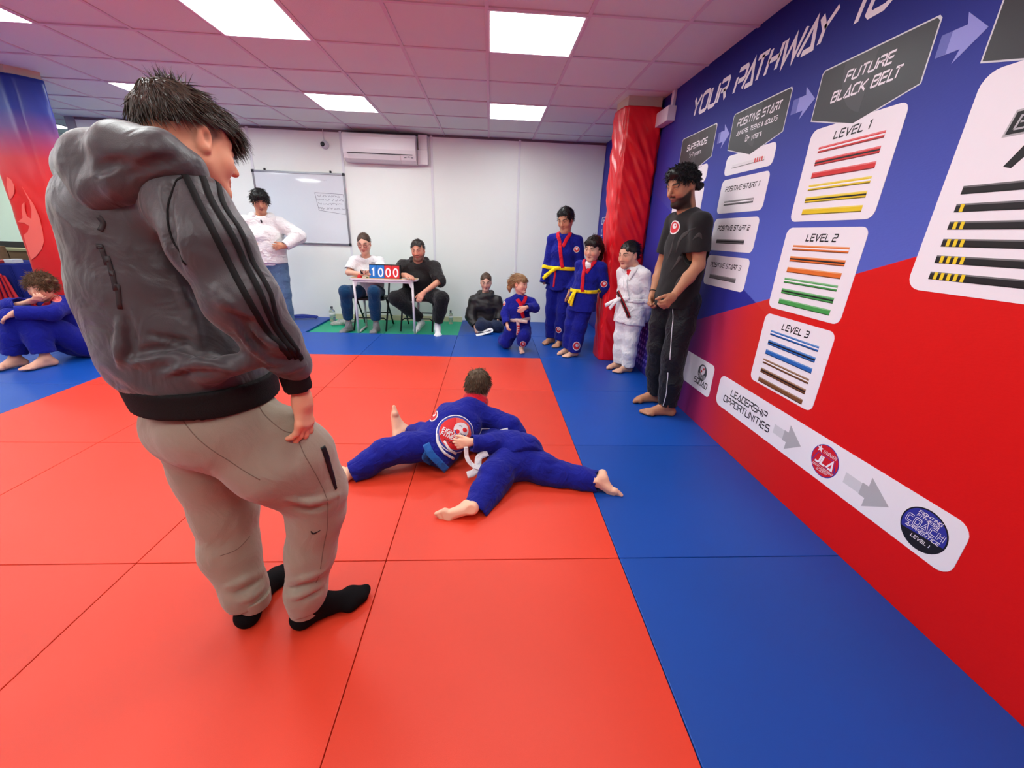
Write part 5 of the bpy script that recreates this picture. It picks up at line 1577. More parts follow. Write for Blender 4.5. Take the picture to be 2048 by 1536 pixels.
    tr = P.wear('joggers', s, .006, jm, 'beige fleece joggers with a dark thigh zip')
    for an in (rank+V3(-.004, -.002, 0), lank+V3(0, .004, 0)):
        b = S(); b.cone(an+V3(0, 0, .012), an+V3(0, 0, -.030), .056, .052, .01); b.cut(an+V3(0, 0, -.032), -Z); b.cut(an+V3(0, 0, .015), Z)
        P.wear('ankle_cuff', b, .0055, jm, None, tr)
    dk = mat('seam_dark_thread', (122, 104, 92), .9)  # darker brown for the thin seam lines on the joggers
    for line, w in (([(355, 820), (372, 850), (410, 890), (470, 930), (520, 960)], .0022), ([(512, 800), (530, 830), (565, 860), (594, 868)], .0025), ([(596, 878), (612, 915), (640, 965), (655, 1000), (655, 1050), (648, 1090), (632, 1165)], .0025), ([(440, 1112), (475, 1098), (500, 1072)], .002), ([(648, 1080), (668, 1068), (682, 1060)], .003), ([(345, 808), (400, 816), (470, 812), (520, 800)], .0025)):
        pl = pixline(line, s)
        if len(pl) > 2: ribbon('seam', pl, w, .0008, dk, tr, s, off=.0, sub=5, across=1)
    pl = pixline([(552, 772), (572, 800), (590, 830), (597, 856)], s)
    ribbon('pocket_edge', pl, .010, .003, jm, tr, s, off=.0, sub=6, across=2)
    zl = pixline([(645, 893), (655, 920), (664, 950), (672, 978)], s)
    ribbon('thigh_zip', zl, .016, .0022, mat('zip_black', (18, 17, 18), .45), tr, s, off=.0005, sub=6, widths=[.016, .017, .015, .008])
    # little tick mark below the knee
    tk = pixline([(622, 1062), (626, 1067), (634, 1064), (641, 1060)], s)
    if len(tk) == 4: ribbon('tick_mark', tk, .004, .0008, mat('tick_black', (20, 18, 18), .6), tr, s, off=.0012, sub=5, widths=[.003, .0055, .003, .0015], across=2)
    # ---- socks
    km = mat('cloth_black_sock', (17, 16, 18), .9, .1, bump=.3, bscale=700)
    hR, tR = V3(-.655, 1.062, 0), V3(-.475, 1.165, 0); hL, tL = V3(-.828, 1.062, 0), V3(-.818, 1.292, 0)
    for an, hh, tt, sd in ((rank, hR, tR, 1), (lank, hL, tL, -1)):
        d = nv(tt-hh); base = hh+d*.055
        f = foot_sdf(V3(base[0], base[1], .078), d, 1.0, sd, Z, .235, True)
        f.cone(V3(base[0], base[1], .078), an+V3(0, 0, .02), .036, .036, .02)
        P.wear('sock', f, .0045, km)
foreground_teen()
# ------------------------------------------------------------------ shared cloth
m_gi = cloth('gi_blue', (20, 27, 134), .85, .08, .35, 300, .08)
m_gid = m_gi
m_lap = cloth('gi_red_collar', (206, 20, 44), .8, .05, .3, 300)
m_yel = cloth('belt_yellow', (246, 214, 16), .75, .04, .3, 250)
m_wht = cloth('cotton_white', (232, 230, 232), .85, .03, .35, 300)
m_blk = cloth('black_cotton', (26, 25, 28), .85, .06, .3, 300)

def club_feet(P, J, dirs, s=1.0, L=.25, vox=.006):
    for q, sd in (('R', 1), ('L', -1)):
        a = J['an'+q].copy(); a[2] = .078*s
        P.add(foot_sdf(a, dirs[0 if q == 'R' else 1], s, sd, Z, L), vox)

# ------------------------------------------------------------------ tall boy, yellow belt
def tall_boy():
    SK = (204, 152, 120)
    f = nv((-.45, -.90, 0)); J = stand((.855, 4.98), f, 1.60, (.01, -.02), .105, feet=((.80, 5.06), (.90, 4.93)))
    P = Person('tall boy in blue gi with yellow belt standing at the end of the line', (.855, 4.98, 0), SK)
    g = .95
    J['elL'] = at(1163, 540, 4.88); J['wrL'] = at(1140, 582, 4.80); J['elR'] = at(1096, 530, 5.02); J['wrR'] = at(1088, 566, 4.96)
    P.add(inner_body(J, g*.9), .016)
    h = HeadF(at(1131, 439, 4.93), (-.52, -.72, -.42), 1.03)
    P.add(head_sdf(h, J['neck'], .055), .006, lambda V: face_color(h, V, SK, (176, 104, 92), (26, 20, 18)))
    P.add(hand_sdf(J['wrL'], V3(-.05, -.05, -1), J['r'], -f*-1, .9), .005)
    club_feet(P, J, (f+J['r']*.3, f+J['r']*.1), .92)
    P.finish(); eyes(h, P.root, (0, -.5))
    simple_hair(P, h, m_hair_dark, .082, -.055, 1.06, 600, .026, .0022, 2, lift=.3, jit=.3, fringe=120, flen=.022)
    up = nv(J['spine'][-1]-J['spine'][0])
    j = top_sdf(J, g, (.135, .118, .120, .086), 1.38, (.060, .060, .058), skirt=(J['spine'][1], J['spine'][0]-Z*.16, .125, .150), hem=(J['spine'][0]-Z*.14, -Z), ends=dict(R=J['wrR'], L=J['wrL']), seed=11)
    jk = P.wear('gi_jacket', j, .009, m_gi, 'blue gi jacket with red collar')
    lapels(P, J, g, j, m_lap, jk, .24, .042)
    belt(P, J, g, j, m_yel, .22, .042, knot_x=.03, tails=((.14, -.10, 1), (.16, -.13, 1)))
    ribbon('red_trim', [j.snap(np.array([tf(J)(t_, .045, .16)]))[0] for t_ in (.18, .05, -.10, -.2)], .022, .004, m_lap, jk, j, off=.002, sub=4)
    patch(j, at(1153, 499, 4.80), nv(CC-at(1153, 499, 4.8)), .034, jk)
    t = legs_sdf(J, g, (.118, .098, .086, .084, .082), seed=14)
    tr = P.wear('gi_trousers', t, .009, m_gi)
    patch(t, J['anL']+Z*.14, nv((-.55, -.83, .0)), .04, tr)
tall_boy()

# ------------------------------------------------------------------ girl leaning on the red pillar
def leaning_girl():
    SK = (224, 176, 150)
    f = nv((-.62, -.78, 0)); J = stand((.985, 4.50), f, 1.29, (.08, -.10), .108, feet=((.93, 4.56), (.985, 4.47)))
    P = Person('girl in blue gi with yellow belt leaning back on the red pillar', (.985, 4.50, 0), SK)
    g = .80
    J['elL'] = J['shL']-Z*.20-f*.06-J['r']*.03; J['wrL'] = J['elL']-Z*.12-f*.10+J['r']*.05
    J['elR'] = J['shR']-Z*.20-f*.06+J['r']*.02; J['wrR'] = J['elR']-Z*.12-f*.10-J['r']*.05
    P.add(inner_body(J, g*.9), .016)
    h = HeadF(at(1186, 498, 4.37), (-.58, -.76, -.22), 1.0, .05)
    P.add(head_sdf(h, J['neck'], .050, .9, .9, child=.6), .006, lambda V: face_color(h, V, SK, (200, 110, 108), (40, 28, 24), blush=.2))
    club_feet(P, J, (f+J['r']*.5, f+J['r']*.3), .82)
    P.finish(); eyes(h, P.root, (.1, -.3))
    def ext(c):
        c.chain([h.p(.0, -.09, .04), h.p(-.02, -.115, -.03), h.p(-.02, -.11, -.12), h.p(-.02, -.10, -.17)], [.05, .05, .042, .02], .03)
        c.ell(h.p(0, .058, .075), (.06, .036, .032), h.R, .02)
    simple_hair(P, h, hairmat('darkbrown', (38, 26, 22)), .070, -.085, 1.08, 600, .05, .0022, 5, extra=ext, lift=.03, fringe=120, flen=.022, flow=combed_back(h))
    j = top_sdf(J, g, (.142, .122, .122, .088), 1.32, (.062, .062, .060), skirt=(J['spine'][1], J['spine'][0]-Z*.15, .135, .162), hem=(J['spine'][0]-Z*.135, -Z), seed=21)
    jk = P.wear('gi_jacket', j, .009, m_gi, 'blue gi jacket with red collar over a white undershirt')
    w = S(); q = tf(J); w.chain([q(.76, 0, .035), q(.90, 0, .0)], [.056, .046], .02, ax=J['r'], e=1.1); P.wear('undershirt', w, .008, m_wht)
    lapels(P, J, g, j, m_lap, jk, .20, .045)
    belt(P, J, g, j, m_yel, .20, .044, knot_x=.05, tails=((.07, -.17, 1), (.03, -.20, 1)))
    ribbon('red_trim', [q(t_, .07, .16) for t_ in (.16, .0, -.15)], .020, .004, m_lap, jk, j, off=.002, sub=4)
    patch(j, at(1208, 568, 4.38), nv(CC-at(1208, 568, 4.4)), .034, jk)
    t = legs_sdf(J, g, (.125, .104, .096, .094, .094), seed=24)
    tr = P.wear('gi_trousers', t, .009, m_gi)
    patch(t, at(1153, 692, 4.45), nv(CC-at(1153, 692, 4.45)), .042, tr, asp=1.2)
leaning_girl()

# ------------------------------------------------------------------ child in white gi
def white_child():
    SK = (216, 164, 138)
    f = nv((-.80, -.60, 0)); J = stand((1.43, 3.98), f, 1.26, (-.05, -.02), .108, feet=((1.39, 4.05), (1.44, 3.93)))
    P = Person('child in white gi with white belt standing before the red pillar', (1.43, 3.98, 0), SK)
    g = .80
    J['elL'] = at(1296, 605, 3.88); J['wrL'] = at(1288, 640, 3.98); J['elR'] = J['shR']-Z*.2-f*.05; J['wrR'] = J['elR']-Z*.12-f*.10
    P.add(inner_body(J, g*.9), .016)
    h = HeadF(at(1257, 510, 3.96), (-.80, -.55, -.20), 1.0)
    P.add(head_sdf(h, J['neck'], .050, .9, .9, 1.2, child=.6), .006, lambda V: face_color(h, V, SK, (186, 100, 96), (32, 22, 20), blush=.15))
    club_feet(P, J, (f+J['r']*.35, f+J['r']*.25), .84)
    P.finish(); eyes(h, P.root, (.1, 0))
    def ext(c): c.chain([h.p(0, -.09, .05), h.p(.0, -.105, .0), h.p(0, -.09, -.06)], [.045, .04, .025], .02)
    simple_hair(P, h, m_hair_dark, .078, -.075, 1.04, 500, .05, .0018, 6, extra=ext, lift=.02, jit=.1, flow=combed_back(h))
    j = top_sdf(J, g, (.148, .130, .130, .092), 1.30, (.066, .070, .066), skirt=(J['spine'][1], J['spine'][0]-Z*.17, .140, .172), hem=(J['spine'][0]-Z*.155, -Z+f*.12), seed=31, nz=(.0042, 32, 66), neck_r=.072)
    jk = P.wear('gi_jacket', j, .008, m_wht, 'white cotton gi jacket')
    w = S(); q = tf(J); w.chain([q(.74, 0, .035), q(.92, 0, .0)], [.056, .046], .02, ax=J['r'], e=1.1); P.wear('undershirt', w, .008, cloth('undershirt_red', (196, 24, 36)))
    lapels(P, J, g, j, m_wht, jk, .22, .052)
    belt(P, J, g, j, m_wht, .22, .046, knot_x=.06, tails=((.17, -.10, 1), (.10, -.13, 1)))
    rs = cloth('stripe_dark_red', (150, 20, 34)); bs = cloth('stripe_black', (26, 22, 24))
    pl = pixline([(1237, 583), (1246, 602), (1254, 620), (1260, 635)], j)
    if len(pl) > 2:
        pl = [p_+f*.012 for p_ in pl]
        ribbon('striped_belt_end', pl, .040, .005, rs, P.root, None, f, sub=6, across=2); ribbon('belt_stripe', [p_+f*.004 for p_ in pl], .016, .004, bs, P.root, None, f, sub=6, across=2)
    t = legs_sdf(J, g, (.125, .100, .090, .084, .082), seed=34, nz=(.004, 34, 70))
    P.wear('gi_trousers', t, .008, m_wht)
white_child()

# ------------------------------------------------------------------ coach in black T-shirt
def coach():
    SK = (176, 122, 92)
    f = nv((-.90, -.43, 0)); J = stand((1.385, 3.0), f, 1.76, (.03, -.02), .112, feet=((1.42, 3.13), (1.41, 2.86)))
    P = Person('bearded man in black T-shirt and navy track trousers beside the mural', (1.385, 3.0, 0), SK)
    g = 1.0
    J['spine'] = [V3(1.385, 2.99, .93), V3(1.395, 2.98, 1.10), V3(1.395, 2.97, 1.26), V3(1.375, 2.97, 1.42)]; J['neck'] = V3(1.345, 2.97, 1.50)
    J['shL'] = at(1402, 447, 2.80); J['elL'] = at(1397, 530, 2.78); J['wrL'] = at(1347, 592, 2.74)
    J['shR'] = at(1350, 445, 3.14); J['elR'] = at(1322, 535, 3.20); J['wrR'] = at(1306, 588, 3.10)
    body = inner_body(J, g*.92); 
    a = S()
    for q in 'LR':
        a.chain([J['sh'+q], (J['sh'+q]*.45+J['el'+q]*.55), J['el'+q], (J['el'+q]*.6+J['wr'+q]*.4), J['wr'+q]], [.052, .046, .040, .040, .026], .02)
    P.add(body, .016); P.add(a, .008)
    h = HeadF(at(1364, 372, 2.96), (-.86, -.36, -.34), 1.03)
    P.add(head_sdf(h, J['neck'], .057, 1.0, 1.08), .005, lambda V: face_color(h, V, SK, (150, 82, 76), (18, 13, 12), (24, 18, 16), .95, blush=.06, fade=((60, 42, 34), lambda x, y, z: np.clip((z+.01)/.03, 0, 1)*np.clip((.045-y)/.02, 0, 1)*np.clip((.079-np.abs(x))/.004, 0, 1)*.8)))
    P.add(hand_sdf(J['wrL'], at(1328, 612, 2.70)-J['wrL'], J['r'], f, .98, (1.1, 1.1, 1.1, 1.1), .8), .005)
    P.add(hand_sdf(J['wrR'], at(1300, 618, 3.06)-J['wrR'], -J['r'], f, .98, (1.1, 1.1, 1.1, 1.1), .8), .005)
    club_feet(P, J, (V3(-1, -.08, 0), V3(-1, -.02, 0)), 1.02)
    P.finish(); eyes(h, P.root, (0, -.6))
    def ext(c):
        c.ell(h.p(.0, .045, .085), np.array((.062, .050, .040))*h.s, h.R, .02)
        rg = np.random.RandomState(3)
        for k in range(60):
            a_ = rg.uniform(-.055, .055), rg.uniform(-.118, -.05), rg.uniform(-.045, .095); c.ball(h.p(*a_), rg.uniform(.012, .019), .008)
    simple_hair(P, h, mat('hair_black_curly', (12, 10, 10), .5, .4), .084, -.005, 1.04, 900, .032, .0022, 12, extra=ext, lift=.5, jit=.5, curl=.9, side=.012)
    m_tee = mat('cloth_black_tee', (34, 32, 33), .85, .15, bump=.25, bscale=300, sheen=.1)
    ends = {q: J['sh'+q]*.32+J['el'+q]*.68 for q in 'LR'}
    s = top_sdf(J, 1.0, (.132, .122, .132, .092), 1.34, (.072, .072, .070), skirt=(J['spine'][1], J['spine'][0]-Z*.12, .128, .136), hem=(J['spine'][0]-Z*.085, -Z+f*-.05), ends=ends, seed=41, nz=(.0028, 22, 50), neck_r=.064)
    tee = P.wear('t_shirt', s, .008, m_tee, 'black T-shirt with faint leaf print and round red club badge')
    # leaf print as slightly lighter print lying on the cloth
    lm = mat('tee_leaf_print', (58, 54, 54), .85)
    for line, w in (([(1352, 505), (1368, 470), (1392, 455)], .035), ([(1340, 545), (1360, 515), (1385, 508)], .03), ([(1345, 585), (1362, 560), (1400, 545)], .045), ([(1375, 590), (1395, 575), (1410, 565)], .04), ([(1385, 480), (1398, 470), (1404, 478)], .03), ([(1335, 520), (1342, 500), (1350, 470)], .022)):
        pl = pixline(line, s)
        if len(pl) >= 3: ribbon('leaf_print', pl, w, .0006, lm, tee, s, off=.0006, sub=6, widths=[.002, w, .002], across=3)
    c = pixline([(1349, 455)], s)[0]; n = nv(CC-c)
    patch(s, c, nv(n*.6+f*.4), .046, tee, gmats=(mat('badge_white', (228, 224, 226), .6), mat('badge_red', (200, 40, 50), .6), mat('badge_blue', (50, 60, 150), .6)))
    m_nav = cloth('navy_track', (11, 13, 22), .6, .05, .1, 300, .1, spec=.25)
    t = legs_sdf(J, 1.0, (.120, .104, .088, .078, .072), seed=44, nz=(.004, 22, 48))
    tr = P.wear('track_trousers', t, .009, m_nav, 'navy track trousers with white side piping')
    wp = mat('piping_white', (205, 205, 212), .6)
    for line in ([(1345, 615), (1345, 650), (1342, 690), (1340, 720)], [(1336, 745), (1334, 770), (1332, 790), (1326, 812)]):
        pl = pixline(line, t)
        if len(pl) > 2: ribbon('side_piping', pl, .006, .002, wp, tr, t, off=.001, sub=5, across=1)
    ws = S(); q0 = J['wrR']; d0 = nv(J['wrR']-J['elR'])
    MB().tube([q0-d0*.02+.030*(math.cos(a_)*nv(np.cross(d0, Z))+math.sin(a_)*np.cross(d0, nv(np.cross(d0, Z)))) for a_ in np.linspace(0, 2*math.pi, 15)[:-1]], .004, 6, 0, True).build('wristband', m_blk, P.root, True)
coach()

# ------------------------------------------------------------------ youth in white hoodie
def hoodie_youth():
    SK = (196, 138, 108)
    f = nv((.32, -.95, 0)); J = stand((-2.775, 5.52), f, 1.68, (-.03, 0), .118, feet=((-2.90, 5.55), (-2.70, 5.50)))
    P = Person('youth in white hoodie and blue jeans with hands on hips by the whiteboard', (-2.775, 5.52, 0), SK)
    J['elL'] = at(597, 472, 5.55); J['wrL'] = at(570, 492, 5.40); J['elR'] = at(470, 478, 5.6); J['wrR'] = at(500, 493, 5.42)
    P.add(inner_body(J, .95), .016)
    h = HeadF(at(520, 402, 5.48), (.42, -.80, -.42), 1.03)
    P.add(head_sdf(h, J['neck'], .055), .006, lambda V: face_color(h, V, SK, (150, 84, 78), (24, 18, 16), blush=.05))
    P.add(hand_sdf(J['wrL'], at(545, 495, 5.36)-J['wrL'], J['f']*-1, Z, .95, (.3, .3, .3, .3), .3, .08), .005)
    P.add(hand_sdf(J['wrR'], at(515, 490, 5.36)-J['wrR'], J['f']*-1, Z, .95, (.3, .3, .3, .3), .3, .08), .005)
    P.finish(); eyes(h, P.root, (0, -.4))
    def ext(c): c.ell(h.p(0, .055, .078), np.array((.066, .048, .042))*h.s, h.R, .02)
    simple_hair(P, h, m_hair_dark, .070, -.045, 1.09, 700, .045, .0024, 15, extra=ext, lift=.15, jit=.3, fringe=160, flen=.026)
    hw = mat('cloth_white_hoodie', (228, 226, 226), .9, .1, bump=.6, bscale=18, stretch=(1, 1, 6), fold=(11, .6))
    s = top_sdf(J, 1.0, (.145, .142, .142, .095), 1.36, (.084, .086, .060), hem=(J['spine'][0]-Z*.02, -Z), seed=51, nz=(.004, 26, 56), neck_r=.060, hollow=.018)
    hd = P.wear('hoodie', s, .009, hw, 'white ribbed hoodie with two dark buttons')
    q = tf(J); c = S()
    c.chain([q(.985, .075, .05), q(1.0, .10, -.03), q(1.0, .04, -.11), q(1.0, -.04, -.11), q(1.0, -.10, -.03), q(.985, -.075, .05)], [.026, .040, .046, .046, .040, .026], .02)
    P.wear('hood', c, .009, hw, None, hd)
    for k in range(2):
        c_ = s.snap(np.array([q(.86-.06*k, 0, .16)]))[0]; MB().lathe(c_+f*.004, [(.009, .004), (.009, -.004)], 12, 0, 1).build('button', m_blk, hd)
    for sd in (1, -1):
        pl = [q(.10, sd*.17, .08), q(.16, sd*.12, .15), q(.24, sd*.06, .16)]
        ribbon('pocket_seam', pl, .008, .003, hw, hd, s, off=.001, sub=5, across=1)
    hb = S(); hb.cone(J['spine'][0]+Z*.03, J['spine'][0]-Z*.03, .128, .122, .02, ax=J['r'], e=1.35); hb.cut(J['spine'][0]-Z*.05, -Z); P.wear('hem_band', hb, .009, hw, None, hd)
    jn = cloth('denim', (84, 108, 142), .85, .12, .3, 260, .1, 6)
    t = legs_sdf(J, 1.0, (.122, .108, .098, .096, .098), seed=54, nz=(.004, 20, 46), waist=J['spine'][0]+Z*.02, ends=dict(R=J['anR']-Z*.03, L=J['anL']-Z*.03))
    P.wear('jeans', t, .009, jn)
    for q_, sd in (('R', 1), ('L', -1)):
        a = J['an'+q_].copy(); a[2] = .08; P.wear('shoe', foot_sdf(a, f, 1.08, sd, Z, .25, True), .008, mat('shoe_white', (226, 224, 224), .6))
hoodie_youth()

# ------------------------------------------------------------------ seated pair
def seated_J(pel, up, shw, knR, knL, anR, anL, f, neck):
    pel = np.asarray(pel, dtype=float); up = np.asarray(up, dtype=float); f = nv(f); r = V3(f[1], -f[0], 0)
    J = dict(spine=[pel, pel*.68+up*.32, pel*.34+up*.66, up], neck=np.asarray(neck, dtype=float), f=f, r=r)
    J['shR'] = up+r*shw-Z*.01; J['shL'] = up-r*shw-Z*.01
    J['hipR'] = pel+r*.09-Z*.02; J['hipL'] = pel-r*.09-Z*.02
    J['knR'], J['knL'], J['anR'], J['anL'] = [np.asarray(q, dtype=float) for q in (knR, knL, anR, anL)]
    return J

def seated_woman():
    SK = (222, 172, 148)
    J = seated_J((-1.635, 5.80, .50), (-1.635, 5.70, .90), .165, at(691, 583, 5.40), at(748, 583, 5.40), V3(-1.90, 5.53, .10), V3(-1.535, 5.53, .10), (.02, -1, 0), (-1.635, 5.68, .965))
    P = Person('woman with glasses in white T-shirt seated at the left of the score table', (-1.635, 5.70, -.02), SK)
    J['elR'] = at(697, 545, 5.58); J['wrR'] = at(722, 548, 5.48); J['elL'] = at(766, 545, 5.58); J['wrL'] = at(742, 549, 5.48)
    P.add(inner_body(J, .92), .016)
    a = S()
    for q in 'RL': a.chain([J['sh'+q], J['el'+q], J['wr'+q]], [.044, .036, .025], .02)
    P.add(a, .008)
    h = HeadF(at(728, 487, 5.64), (.05, -.93, -.30), 1.02)
    P.add(head_sdf(h, J['neck'], .050, .92), .006, lambda V: face_color(h, V, SK, (186, 98, 92), (72, 48, 38), blush=.15))
    P.add(hand_sdf(J['wrR'], V3(.9, -.5, .15), Z, -J['f'], .88, (.5, .5, .5, .5), .5), .005)
    P.add(hand_sdf(J['wrL'], V3(-.9, -.5, .15), Z, -J['f'], .88, (.5, .5, .5, .5), .5), .005)
    P.finish(); eyes(h, P.root, (0, -.3))
    def ext(c): c.ball(h.p(0, -.115, .03), .035, .02)
    simple_hair(P, h, hairmat('brown_tied', (74, 54, 42)), .084, -.06, 1.03, 400, .05, .0014, 7, extra=ext, lift=.0, jit=.05, noise=.002, flow=combed_back(h))
    gl = MB()
    for sd in (-1, 1):
        gl.tube([h.p(sd*.032+.0235*math.cos(a_), .096, .002+.0175*math.sin(a_)) for a_ in np.linspace(0, 2*math.pi, 17)[:-1]], .0022, 6, 0, True)
        gl.tube([h.p(sd*.056, .094, .006), h.p(sd*.078, .05, .008), h.p(sd*.082, -.005, .004)], .0020, 6)
    gl.tube([h.p(-.009, .098, .005), h.p(0, .101, .008), h.p(.009, .098, .005)], .002, 6)
    gl.build('glasses', mat('glasses_frame', (112, 44, 44), .3), P.root, True)
    s = top_sdf(J, .95, (.140, .132, .130, .088), 1.36, (.072, .072, .072), hem=(J['spine'][0]-Z*.06, -Z), ends=dict(R=J['shR']*.2+J['elR']*.8, L=J['shL']*.2+J['elL']*.8), seed=61, nz=(.004, 28, 60), neck_r=.066)
    tp = P.wear('t_shirt', s, .009, m_wht, 'loose white T-shirt with small chest print')
    c = pixline([(747, 525)], s)
    if c:
        for k in range(3): ribbon('chest_print', [c[0]+V3(-.03, 0, -.014*k), c[0]+V3(0, 0, -.014*k+.004), c[0]+V3(.03, 0, -.014*k)], .006, .001, mat('print_grey_small', (150, 150, 156), .7), tp, s, off=.001, sub=4, across=1)
    t = legs_sdf(J, .95, (.125, .098, .082, .074, .070), seed=64, ends=dict(R=J['anR']+Z*.06, L=J['anL']+Z*.06))
    P.wear('trousers', t, .009, cloth('teal_denim', (12, 58, 94), .85, .08))
    sm = cloth('sock_grey', (132, 132, 134))
    for q, sd, d in (('R', 1, V3(-.35, -.9, 0)), ('L', -1, V3(-.1, -1, 0))):
        a = J['an'+q].copy(); a[2] = .056; fs = foot_sdf(a, d, .95, sd, Z, .24, True); fs.cone(a, J['an'+q]+Z*.09, .036, .036, .02); P.wear('sock', fs, .008, sm)
    ph = MB().box((-1.645, 5.415, .757), (-1.575, 5.43, .80), bev=.003).build('phone', mat('phone_black', (20, 20, 24), .2, .5)); tag(ph, 'dark phone held in the seated woman\'s hands', 'phone')
seated_woman()

def seated_man():
    SK = (212, 150, 124)
    J = seated_J((-.985, 5.86, .49), (-.955, 5.70, .855), .205, at(792, 597, 5.44), at(884, 597, 5.42), V3(-.985, 5.72, .12), V3(-.70, 5.47, .10), (-.05, -1, 0), (-.950, 5.66, .925))
    P = Person('bearded man in dark hoodie seated at the right of the score table', (-.985, 5.75, -.02), SK)
    J['hipR'] = J['spine'][0]+V3(-.10, 0, -.02); J['hipL'] = J['spine'][0]+V3(.10, 0, -.02)
    J['elR'] = at(795, 552, 5.60); J['wrR'] = at(812, 550, 5.47); J['elL'] = at(879, 562, 5.60); J['wrL'] = at(848, 585, 5.40)
    P.add(inner_body(J, 1.0), .016)
    a = S(); a.chain([J['elL'], J['wrL']], [.044, .028], .02); a.chain([J['elR'], J['wrR']], [.044, .028], .02); P.add(a, .008)
    h = HeadF(at(836, 500, 5.60), (-.10, -.95, -.22), 1.05, -.06)
    P.add(head_sdf(h, J['neck'], .062, 1.12), .006, lambda V: face_color(h, V, SK, (176, 92, 86), (52, 36, 30), (92, 64, 52), .72, blush=.2))
    P.add(hand_sdf(J['wrR'], V3(.75, -.6, -.12), V3(0, 0, -1), V3(.2, -1, 0), 1.0, (.35, .35, .35, .35), .3, .06), .005)
    P.add(hand_sdf(J['wrL'], at(836, 602, 5.36)-J['wrL'], V3(-.3, .5, -.8), V3(-1, 0, 0), 1.0, (.3, .3, .35, .35), .3, .05), .005)
    P.finish(); eyes(h, P.root, (0, -.2))
    simple_hair(P, h, hairmat('short_dark', (44, 34, 30)), .080, -.02, 1.03, 600, .014, .0022, 9, lift=.5, jit=.3, side=.0)
    hm = cloth('hoodie_charcoal', (34, 31, 31), .7, .08, .2, 300, .15, spec=.25)
    s = top_sdf(J, 1.0, (.158, .150, .148, .10), 1.40, (.090, .088, .066), hem=(J['spine'][0]-Z*.05, -Z), ends=dict(R=J['elR']*.6+J['wrR']*.4, L=J['elL']*.86+J['wrL']*.14), seed=71, nz=(.0045, 30, 64), neck_r=.066)
    hd = P.wear('hoodie', s, .009, hm, 'dark charcoal hoodie with pushed up sleeves')
    q = tf(J); c = S(); c.chain([q(.98, .085, .03), q(1.02, .09, -.05), q(1.03, 0, -.12), q(1.02, -.09, -.05), q(.98, -.085, .03)], [.026, .042, .05, .042, .026], .02); P.wear('hood', c, .009, hm, None, hd)
    t = legs_sdf(J, 1.0, (.135, .108, .094, .080, .072), seed=74, ends=dict(R=J['anR']+Z*.03, L=J['anL']+Z*.05), nz=(.0035, 22, 50))
    P.wear('trousers', t, .009, cloth('black_jogger', (20, 20, 23), .85, .05))
    ws = cloth('sock_white', (226, 226, 228))
    fs = foot_sdf(V3(-.70, 5.47, .056), V3(.15, -1, 0), 1.05, -1, Z, .25, True); fs.cone((-.70, 5.47, .056), (-.70, 5.47, .18), .038, .038, .02); P.wear('sock', fs, .008, ws)
    fs = foot_sdf(V3(-.965, 5.735, .085), V3(-.35, -.75, -.45), 1.05, 1, nv(V3(.1, -.5, .8)), .25, True); fs.cone((-.965, 5.735, .085), (-1.02, 5.68, .17), .038, .038, .02); P.wear('sock', fs, .008, ws)
seated_man()
